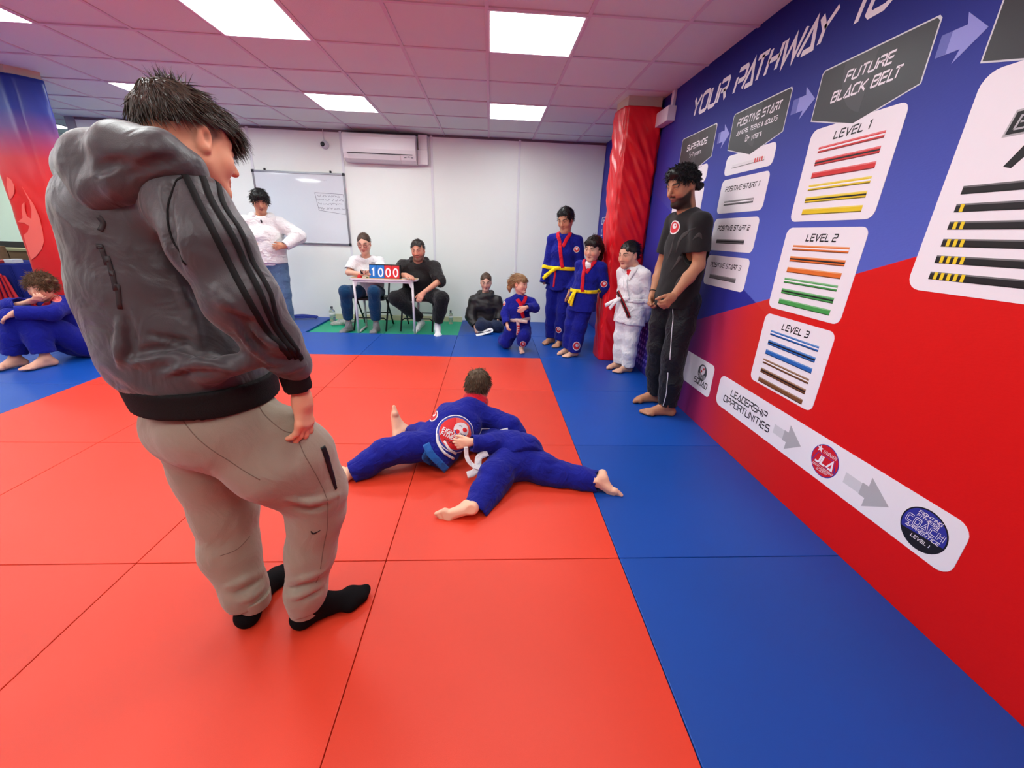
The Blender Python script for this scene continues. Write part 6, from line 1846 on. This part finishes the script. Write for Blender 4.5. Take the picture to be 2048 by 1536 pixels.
# ------------------------------------------------------------------ little girl stepping up from one knee
def little_girl():
    SK = (230, 182, 158)
    f = nv((.25, -.97, 0)); r = V3(f[1], -f[0], 0); g = .66
    P = Person('little fair-haired girl in blue gi rising from one knee', (.36, 4.68, 0), SK)
    J = dict(f=f, r=r, spine=[at(1037, 655, 4.72), at(1036, 637, 4.70), at(1037, 616, 4.69), at(1039, 600, 4.69)], neck=at(1041, 592, 4.69),
             shR=at(1018, 605, 4.72), shL=at(1062, 604, 4.66), elR=at(1010, 628, 4.66), wrR=at(1014, 648, 4.56), elL=at(1070, 616, 4.60), wrL=at(1052, 615, 4.50),
             hipR=at(1026, 658, 4.74), hipL=at(1047, 658, 4.72), knR=at(1012, 684, 4.72), anR=V3(.17, 5.02, .05), knL=at(1049, 672, 4.56), anL=V3(.385, 4.62, .07))
    P.add(inner_body(J, g*.9), .014)
    h = HeadF(at(1040, 568, 4.67), (.80, -.55, -.08), .88)
    P.add(head_sdf(h, J['neck'], .046, .9, .85, .8, child=1), .006, lambda V: face_color(h, V, SK, (206, 112, 108), (130, 92, 66), blush=.25))
    P.add(hand_sdf(J['wrL'], at(1040, 622, 4.48)-J['wrL'], f*-1, Z, .68, (.3, .3, .3, .3), .3, .05), .004)
    P.add(hand_sdf(J['wrR'], V3(.1, -.3, -.9), V3(1, 0, 0), f, .68, (.9, .9, .9, .9), .5), .004)
    P.add(foot_sdf(V3(.385, 4.62, .050), V3(.05, -1, 0), .64, -1), .005); P.add(foot_sdf(V3(.17, 5.02, .05), V3(-.1, .9, 0), .64, 1), .006)
    P.finish(); eyes(h, P.root, (.2, .0))
    def ext(c): c.chain([h.p(0, -.10, .05), h.p(.01, -.135, .0), h.p(.02, -.14, -.07), h.p(.02, -.13, -.12)], [.034, .034, .026, .008], .02)
    simple_hair(P, h, hairmat('fair', (150, 112, 76)), .068, -.06, 1.06, 500, .05, .0020, 25, extra=ext, lift=.03, jit=.12, fringe=260, flen=.038, flow=combed_back(h))
    q = tf(J)
    j = top_sdf(J, g, (.165, .150, .150, .104), 1.30, (.080, .078, .070), skirt=(J['spine'][1], J['spine'][0]-Z*.06, .155, .165), hem=(J['spine'][0]-Z*.035, -Z), seed=81, nz=(.003, 40, 80))
    jk = P.wear('gi_jacket', j, .008, m_gi, 'small blue gi jacket with red collar')
    lapels(P, J, g, j, m_lap, jk, .30, .060)
    w = S(); w.chain([q(.72, 0, .02), q(.92, 0, .0)], [.048, .036], .02, ax=r, e=1.1); P.wear('undershirt', w, .008, cloth('undershirt_grey', (196, 190, 190)))
    b = belt(P, J, g, j, cloth('belt_cream', (216, 198, 190)), .26, .055, knot_x=.04, tails=((-.16, -.02, 1),))
    c = j.snap(np.array([q(.24, .045, .12)]))[0]
    tl = ribbon('belt_tail', [c+f*.012, c+f*.03-Z*.05, c+f*.035-Z*.10, c+f*.03-Z*.155], .036, .005, cloth('belt_pale_pink', (222, 190, 188)), b, None, f, sub=5)
    for k in range(4): MB().box(tuple(c+f*.037+V3(-.017, -.004, -.055-.028*k)), tuple(c+f*.037+V3(.017, .004, -.043-.028*k))).build('belt_stripe', cloth('stripe_red', (190, 40, 48)), b)
    t = legs_sdf(J, g, (.165, .130, .108, .100, .096), seed=84, nz=(.003, 40, 80), ends=dict(R=J['anR']+V3(.0, -.06, .01), L=J['anL']+Z*.03))
    t.cut((0, 0, .003), -Z)
    tr = P.wear('gi_trousers', t, .008, m_gi)
    cc = pixline([(1046, 688)], t)
    if cc: patch(t, cc[0], nv(CC-cc[0]), .034, tr)
    cc = pixline([(1008, 607)], j)
    if cc: patch(j, cc[0], nv(CC-cc[0]+V3(-2, 0, 0)), .026, jk)
little_girl()

# ------------------------------------------------------------------ girl in black jacket sitting on the mat
def sitting_girl():
    SK = (226, 178, 154)
    f = nv((-.05, -1, 0)); r = V3(f[1], -f[0], 0); g = .84
    P = Person('girl in shiny black jacket sitting on the blue mat with a white belt', (-.02, 5.74, 0), SK)
    J = dict(f=f, r=r, spine=[at(977, 648, 5.78), at(972, 630, 5.77), at(970, 610, 5.74), at(970, 595, 5.72)], neck=at(971, 587, 5.71),
             shR=at(948, 602, 5.72), shL=at(993, 602, 5.72), elR=at(941, 634, 5.66), wrR=at(951, 652, 5.52), elL=at(1002, 626, 5.72), wrL=at(996, 641, 5.62),
             hipR=V3(-.10, 5.80, .10), hipL=V3(.06, 5.80, .10), knR=at(962, 652, 5.50), anR=V3(.08, 5.66, .06), knL=at(996, 653, 5.58), anL=V3(.14, 5.92, .06))
    P.add(inner_body(J, g*.9), .014)
    h = HeadF(at(972, 564, 5.69), (-.02, -.95, -.25), .95)
    P.add(head_sdf(h, J['neck'], .048, .9, .9, child=.6), .006, lambda V: face_color(h, V, SK, (196, 106, 102), (70, 48, 38), blush=.15))
    P.add(hand_sdf(J['wrR'], V3(.3, -.6, -.7), V3(0, .5, -.8), V3(1, 0, 0), .82, (.6, .6, .6, .6), .5), .005)
    P.add(hand_sdf(J['wrL'], V3(-.1, -.5, -.8), V3(-1, 0, 0), f, .82, (.4, .4, .4, .4), .4), .005)
    P.finish(); eyes(h, P.root, (0, -.3))
    def ext(c): c.ball(h.p(0, -.11, .04), .035, .02)
    simple_hair(P, h, hairmat('brown_mid', (84, 62, 48)), .080, -.06, 1.04, 400, .05, .0016, 27, extra=ext, lift=.0, jit=.06, noise=.002, flow=combed_back(h))
    jm = mat('cloth_shiny_black', (34, 31, 32), .45, .4, bump=.2, bscale=160, var=.1, vscale=10)
    j = top_sdf(J, g, (.170, .158, .150, .105), 1.34, (.092, .092, .066), hem=(J['spine'][0]-Z*.05, -Z), seed=91, nz=(.006, 34, 70))
    jk = P.wear('jacket', j, .008, jm, 'shiny black hooded jacket')
    q = tf(J); c = S(); c.chain([q(.97, .075, .03), q(1.0, .08, -.05), q(1.0, 0, -.11), q(1.0, -.08, -.05), q(.97, -.075, .03)], [.024, .038, .044, .038, .024], .02); P.wear('hood', c, .008, jm, None, jk)
    t = legs_sdf(J, g, (.130, .104, .092, .080, .070), seed=94, nz=(.003, 30, 66), hollow=0); t.cut((0, 0, .002), -Z)
    P.wear('leggings', t, .009, cloth('navy_leggings', (32, 42, 70), .8, .05))
    fs = S(); 
    c0 = J['wrR']
    o = ribbon('white_belt', [V3(-.17, 5.50, .045), V3(-.12, 5.46, .035), V3(-.05, 5.44, .05), V3(.02, 5.43, .075), V3(.035, 5.42, .05), V3(-.03, 5.41, .028), V3(-.10, 5.37, .014), V3(-.17, 5.33, .008)], .04, .004, m_wht, None, None, V3(.0, -.5, .85), sub=6)
    tag(o, 'white belt held by the girl in the black jacket', 'belt')
sitting_girl()

# ------------------------------------------------------------------ child sitting against the left pillar
def pillar_child():
    SK = (222, 166, 140)
    f = nv((-.15, -.98, 0)); r = V3(f[1], -f[0], 0); g = .92
    P = Person('child in blue gi sitting with knees up against the left pillar', (-4.12, 4.0, 0), SK)
    J = dict(f=f, r=r, spine=[V3(-4.05, 4.14, .13), at(140, 655, 4.16), at(122, 630, 4.12), at(106, 610, 4.08)], neck=at(98, 598, 4.05),
             shR=at(70, 612, 4.06), shL=at(142, 606, 4.10), elR=at(22, 612, 3.86), wrR=at(58, 604, 3.82), elL=at(105, 626, 3.86), wrL=at(30, 625, 3.72),
             hipR=V3(-4.14, 4.12, .12), hipL=V3(-3.98, 4.10, .12), knR=at(30, 638, 3.80), knL=at(62, 634, 3.84), anR=at(32, 715, 3.78), anL=at(92, 715, 3.80))
    J['anR'][2] = .08; J['anL'][2] = .08
    P.add(inner_body(J, g*.85), .014)
    h = HeadF(at(82, 575, 3.99), (.15, -.96, -.18), .98, .06)
    P.add(head_sdf(h, J['neck'], .050, 1.0, .95, child=.5), .006, lambda V: face_color(h, V, SK, (190, 104, 98), (66, 46, 38), blush=.2))
    P.add(hand_sdf(J['wrR'], at(95, 592, 3.82)-J['wrR'], V3(0, .4, .9), V3(0, 1, .3), .90, (.8, .8, .8, .8), .5), .005)
    P.add(hand_sdf(J['wrL'], at(4, 640, 3.70)-J['wrL'], -Z, V3(0, -1, 0), .90, (.3, .3, .3, .3), .3), .005)
    P.add(foot_sdf(J['anR'], V3(-.25, -.95, 0), .95, 1), .006); P.add(foot_sdf(J['anL'], V3(-.30, -.92, 0), .95, -1), .006)
    P.finish(); eyes(h, P.root, (.1, 0))
    def ext(c):
        rg = np.random.RandomState(5)
        for k in range(34):
            a_ = rg.uniform(0, 6.28); rr = rg.uniform(.6, 1); p_ = (.092*math.cos(a_)*rr, -.03+rg.uniform(-.07, .06), .035+.075*math.sin(a_)*rr)
            if p_[2] > -.02: c.ball(h.p(*p_), .026, .014)
    simple_hair(P, h, mat('hair_brown_curly', (94, 66, 44), .55, .3, var=.4, vscale=50), .066, -.05, 1.10, 1100, .05, .0022, 31, extra=ext, lift=.4, jit=.6, curl=.8, fringe=160, flen=.035)
    q = tf(J)
    j = top_sdf(J, g, (.150, .150, .142, .098), 1.30, (.078, .074, .060), hem=(J['spine'][0]-Z*.11, -Z), ends=dict(R=J['elR']*.45+J['wrR']*.55, L=J['wrL']), seed=101, nz=(.004, 28, 60))
    jk = P.wear('gi_jacket', j, .009, m_gi, 'blue gi jacket with red collar')
    lapels(P, J, g, j, m_lap, jk, .35, .05)
    c = pixline([(112, 597)], j)
    if c: patch(j, c[0], nv(CC-c[0]), .036, jk, gmats=(mat('badge_pink', (226, 130, 130), .6), mat('badge_salmon', (220, 96, 96), .6), mat('badge_blue', (50, 60, 150), .6)))
    pl = pixline([(128, 655), (145, 657), (162, 660)], j)
    if len(pl) > 2: ribbon('belt_edge', pl, .012, .004, cloth('belt_lilac', (176, 168, 206)), jk, j, off=.003, sub=4, across=2)
    t = legs_sdf(J, g, (.140, .118, .104, .096, .092), seed=104, nz=(.004, 24, 54), ends=dict(R=J['anR']+Z*.05, L=J['anL']+Z*.05)); t.cut((0, 0, .002), -Z)
    P.wear('gi_trousers', t, .009, m_gi)
pillar_child()

# ------------------------------------------------------------------ two children wrestling on the mat
def wrestlers():
    SK = (236, 186, 156)
    # ---- the one on top, back to the viewer
    f = nv((.45, .80, -.45)); 
    P = Person('boy on top in the wrestling pair with a round logo on his back', (-.25, 2.25, 0), SK)
    J = dict(f=nv((.25, .62, -.74)), r=nv((.92, -.30, .05)),
             spine=[at(873, 893, 2.16), at(890, 872, 2.22), at(915, 848, 2.29), at(938, 824, 2.36)], neck=at(950, 806, 2.42),
             shL=at(893, 826, 2.40), shR=at(985, 838, 2.34), elL=at(882, 858, 2.55), wrL=at(905, 872, 2.72), elR=at(1030, 870, 2.26), wrR=at(1010, 898, 2.32),
             hipL=at(845, 890, 2.16), hipR=at(880, 900, 2.12), knL=at(772, 905, 2.07), anL=at(700, 945, 1.98), knR=at(850, 862, 2.46), anR=at(812, 862, 2.50))
    # the far leg folds back: knee ahead under the chest, foot out to the left
    J['hipR'], J['hipL'] = J['hipL'], J['hipR']
    J['hipL'] = at(862, 895, 2.12); J['hipR'] = at(862, 885, 2.24)
    P.add(inner_body(J, .74), .014)
    h = HeadF(at(957, 772, 2.50), (.30, .90, -.10), .92)
    P.add(head_sdf(h, J['neck'], .050, .95), .005, lambda V: face_color(h, V, SK, (196, 106, 100), (60, 44, 34), blush=.1, fade=((96, 74, 58), lambda x, y, z: np.clip((z+.055)/.03, 0, 1)*np.clip((.02-y)/.03, 0, 1)*np.clip((.078-np.abs(x))/.004, 0, 1)*.7)))
    P.add(foot_sdf(at(806, 862, 2.50), V3(-.15, .45, .85), .92, 1, nv(V3(.75, .35, -.1)), .23), .0045)
    P.add(foot_sdf(at(697, 947, 1.965), V3(-.35, .75, -.2), .80, -1, nv(V3(.75, .3, .45)), .25), .005)
    P.finish()
    simple_hair(P, h, mat('hair_ash_brown', (88, 68, 48), .5, .35, var=.3, vscale=60), .070, -.062, 1.045, 1400, .024, .0018, 41, lift=.12, jit=.2, vox=.005)
    s = S(); ax = nv(J['shR']-J['shL']); sp = J['spine']
    s.chain(sp, [.112, .110, .118, .088], .04, ax=ax, e=1.28)
    s.cone(sp[-1], J['shL'], .075, .062, .04); s.cone(sp[-1], J['shR'], .075, .064, .04)
    s.chain([J['shL'], J['elL'], J['wrL']], [.064, .060, .050], .025)
    s.chain([J['shR'], at(1020, 852, 2.28), J['elR'], J['wrR']], [.066, .066, .070, .056], .025)
    s.cone(sp[0], sp[0]+nv(sp[0]-sp[1])*.10, .116, .120, .03, ax=ax, e=1.25)
    s.cut(sp[0]+nv(sp[0]-sp[1])*.10, nv(sp[0]-sp[1]), .25)
    s.noise(.0035, 34, 111); s.noise(.0022, 70, 112)
    d = nv(J['neck']-sp[-1]); s.cone(J['neck']-d*.02, J['neck']+d*.1, .050, .062, .012, 's')
    s.cut((0, 0, .004), -Z)
    jk = P.wear('gi_jacket', s, .007, m_gi, 'blue gi jacket with large round club logo on the back')
    # red collar standing round the neck
    a = nv(np.cross(d, ax)); ring = [J['neck']-d*.004+(.076*math.cos(t_)*ax+.070*math.sin(t_)*a) for t_ in np.linspace(0, 2*math.pi, 15)[:-1]]
    nn = np.array([nv(p_-J['neck']) for p_ in spline(ring, 8, True)])
    ribbon('collar', ring, .062, .008, m_lap, jk, None, nn, closed=True, sub=8, across=2)
    # back logo
    c = pixline([(911, 867)], s)[0]; n = nv(s.grad(c[None], .03)[0]*.6+nv(CC-c)*.6)
    v = nv(nv(sp[-1]-sp[0])-n*(nv(sp[-1]-sp[0])@n)); u = np.cross(v, n)
    ro = .36; u, v = u*math.cos(ro)+v*math.sin(ro), v*math.cos(ro)-u*math.sin(ro)
    R = .112; wh = mat('badge_white', (228, 224, 226), .6); rd = mat('logo_red', (214, 30, 36), .6); sal = mat('logo_salmon', (228, 92, 80), .6); bl = mat('badge_blue', (50, 60, 150), .6)
    V, F = disc_mesh(0, R, 8, 40); base = decal('back_logo', V, F, c, u, v, n, s, .0015, wh, jk)
    V, F = disc_mesh(R*.85, R*.95, 2, 40); decal('logo_ring', V, F, c, u, v, n, s, .0030, bl, jk)
    V, F = disc_mesh(0, R*.84, 8, 40); decal('logo_field', V, F, c, u, v, n, s, .0030, rd, jk)
    V, F = disc_mesh(0, R*.84, 8, 40); keep = [q_ for q_ in F if np.mean([V[i][0]*.9+V[i][1]*.5 for i in q_]) > .016]
    decal('logo_wedge', V, keep, c, u, v, n, s, .0042, sal, jk)
    V, F = disc_mesh(0, R*.40, 4, 28); decal('logo_disc', V+np.array([.022, .032]), F, c, u, v, n, s, .0054, wh, jk)
    V, F = disc_mesh(R*.30, R*.37, 2, 28); keep = [q_ for q_ in F if np.mean([V[i][1] for i in q_]) < -.016]
    decal('logo_arc', V+np.array([.022, .032]), keep, c, u, v, n, s, .0066, bl, jk)
    for (dx, dy) in ((.042, .040), (.006, .014)):
        V, F = disc_mesh(0, R*.115, 2, 16); decal('logo_dot', V+np.array([dx, dy]), F, c, u, v, n, s, .0066, rd, jk)
    for (dx, dy, a0) in ((.012, .044, .4), (.036, .018, 3.4)):
        pts = [(dx+.010*math.cos(a0+t_), dy+.010*math.sin(a0+t_)) for t_ in np.linspace(0, 2.4, 7)]
        V, F = stroke(pts, .003); V, F = subdiv2(V, F, .02); decal('logo_line', np.array(V), F, c, u, v, n, s, .0068, m_ink, jk)
    for txt, y_, h_, w_ in (('FIGHTING', -.016, .021, .125), ('FITNESS', -.041, .021, .110)):
        V, F, wd = lettering(txt, h_, w=1.5, shear=.15, gap=1.9); V[:, 0] = V[:, 0]*w_/wd-.078; V[:, 1] += y_
        V, F = subdiv2(V, F, .012); decal('logo_lettering', V, F, c, u, v, n, s, .0062, wh, jk)
    V, F = stroke([(-.050+.006*k_, -.060+.006*math.sin(k_*1.9)) for k_ in range(13)], .0028); decal('logo_script', np.array(V), F, c, u, v, n, s, .0062, m_ink, jk)
    # white piping bands round the waist and along the right sleeve
    for line, w in (([(874, 868), (876, 886), (888, 905), (908, 918)], .014), ([(888, 882), (898, 898), (912, 908), (924, 913)], .014), ([(952, 880), (970, 868), (992, 862), (1016, 858)], .016)):
        pl = pixline(line, s)
        if len(pl) > 2: ribbon('white_piping', pl, w, .003, m_wht, jk, s, off=.001, sub=6, across=2)
    cc = pixline([(868, 832)], s)
    if cc: patch(s, cc[0], nv(CC-cc[0]+V3(-.8, 0, 0)), .034, jk)
    t = S()
    t.cone(sp[0], sp[1], .100, .095, .03, ax=ax, e=1.25)
    t.chain([at(862, 892, 2.13), at(818, 894, 2.10), at(772, 905, 2.06), at(735, 928, 2.01), at(706, 945, 1.98)], [.095, .088, .078, .070, .068], .03)
    t.chain([at(865, 880, 2.26), at(845, 866, 2.42), at(824, 864, 2.48)], [.085, .065, .052], .03)
    t.noise(.0035, 30, 114); t.noise(.002, 66, 115)
    e = at(706, 945, 1.98); dd = nv(e-at(772, 905, 2.06)); t.cut(e+dd*.005, dd, .14); t.cone(e-dd*.01, e+dd*.03, .054, .054, 0, 's')
    e = at(822, 863, 2.485); dd = nv(e-at(845, 866, 2.42)); t.cut(e, dd, .08)
    t.cut((0, 0, .002), -Z)
    P.wear('gi_trousers', t, .007, m_gi)
    bm = cloth('belt_bright_blue', (30, 92, 170), .7)
    b = ribbon('belt_tail', [at(852, 888, 2.02), at(862, 908, 1.98), at(878, 925, 1.97), at(893, 940, 1.98)], .040, .005, bm, P.root, None, nv(CC-at(870, 915, 1.97)), sub=6)
    ribbon('belt_tail', [at(858, 902, 2.02), at(850, 915, 2.02), at(862, 925, 2.05)], .036, .005, bm, P.root, None, nv(CC-at(870, 915, 1.97)), sub=5)

    # ---- the one underneath: legs towards the viewer, arm round the other's back
    P2 = Person('boy underneath in the wrestling pair, legs spread in blue gi with white belt', (.15, 2.0, 0), SK)
    K = dict(f=nv((-.3, .3, -.9)), r=nv((.8, .5, .1)), spine=[at(1030, 915, 2.06), at(1012, 900, 2.18), at(985, 885, 2.30), at(965, 870, 2.45)], neck=at(955, 850, 2.60),
             shL=at(935, 880, 2.38), shR=at(1005, 868, 2.50), elL=at(990, 893, 2.06), wrL=at(940, 886, 2.01), elR=at(1010, 850, 2.6), wrR=at(990, 830, 2.7),
             hipL=at(1012, 925, 2.02), hipR=at(1050, 925, 2.04), knL=at(978, 972, 1.84), anL=at(945, 1022, 1.67), knR=at(1115, 948, 1.95), anR=at(1194, 965, 1.87))
    P2.add(inner_body(K, .70), .014)
    hb = HeadF(at(950, 835, 2.68), (-.2, .3, .9), .9); P2.add(head_sdf(hb, K['neck'], .05), .008, lambda V: face_color(hb, V, SK, brow=(60, 44, 34)))
    P2.add(hand_sdf(at(941, 884, 2.005), at(915, 888, 2.02)-at(941, 884, 2.005), V3(.1, .9, -.2), V3(-.2, .1, 1), .74, (.35, .35, .4, .4), .3, .10), .004)
    # sole towards the viewer, toes to the left
    P2.add(foot_sdf(at(936, 1014, 1.675), at(872, 1042, 1.63)-at(938, 1018, 1.67), .80, 1, nv(V3(.10, .88, -.30)), .235), .004)
    P2.add(foot_sdf(at(1203, 958, 1.875), V3(.70, -.15, -.40), .76, -1, nv(V3(.35, .90, .30)), .19), .004)
    P2.finish()
    simple_hair(P2, hb, hairmat('short_dark', (44, 34, 30)), .07, -.05, 1.05, 0)
    s2 = S(); ax2 = nv(K['hipR']-K['hipL'])
    s2.chain([at(1040, 905, 2.06), at(1018, 896, 2.16), at(985, 885, 2.30)], [.108, .105, .11], .04, ax=ax2, e=1.2)
    s2.chain([at(1040, 905, 2.06), at(1048, 925, 2.0)], [.112, .108], .03, ax=ax2, e=1.2)
    s2.chain([at(1020, 884, 2.10), at(985, 888, 2.05), at(944, 886, 2.008)], [.062, .058, .046], .03)
    s2.noise(.0035, 34, 121); s2.noise(.0022, 72, 122)
    we = at(944, 886, 2.008); dw = nv(we-at(985, 888, 2.05)); s2.cut(we, dw, .09); s2.cone(we-dw*.01, we+dw*.03, .036, .036, 0, 's')
    low = at(1042, 922, 1.99); s2.cut(low, nv(low-at(1030, 895, 2.1)), .22)
    s2.cut((0, 0, .003), -Z)
    jk2 = P2.wear('gi_jacket', s2, .007, m_gi, 'blue gi jacket pulled up round the waist')
    t2 = S()
    t2.chain([at(1030, 912, 2.06), at(1036, 928, 2.0)], [.096, .100], .03, ax=ax2, e=1.25)
    t2.chain([at(1016, 925, 2.00), at(990, 955, 1.88), at(972, 985, 1.79), at(952, 1022, 1.685)], [.100, .090, .080, .074], .03)
    t2.chain([at(1052, 925, 2.02), at(1085, 938, 1.97), at(1120, 950, 1.94), at(1160, 958, 1.905), at(1192, 962, 1.875)], [.100, .088, .076, .068, .062], .03)
    t2.noise(.0038, 28, 124); t2.noise(.0022, 64, 125)
    e = at(950, 1024, 1.68); dd = nv(e-at(972, 985, 1.79)); t2.cut(e+dd*.012, dd, .15); t2.cone(e-dd*.02, e+dd*.04, .060, .064, 0, 's')
    e = at(1192, 962, 1.875); dd = nv(e-at(1160, 958, 1.905)); t2.cut(e+dd*.01, dd, .13); t2.cone(e-dd*.008, e+dd*.03, .046, .046, 0, 's')
    t2.cut((0, 0, .002), -Z)
    P2.wear('gi_trousers', t2, .007, m_gi)
    # white belt loop hanging between the two
    bn = nv(CC-at(940, 915, 1.95))
    ribbon('white_belt', [at(932, 893, 1.99), at(934, 915, 1.97), at(945, 930, 1.95), at(962, 936, 1.93), at(980, 934, 1.93)], .024, .004, m_wht, P2.root, None, bn, sub=6)
    ribbon('white_belt', [at(975, 905, 1.99), at(958, 915, 1.97), at(955, 935, 1.94), at(946, 946, 1.93), at(934, 950, 1.92)], .038, .004, m_wht, P2.root, None, bn, sub=6)
wrestlers()
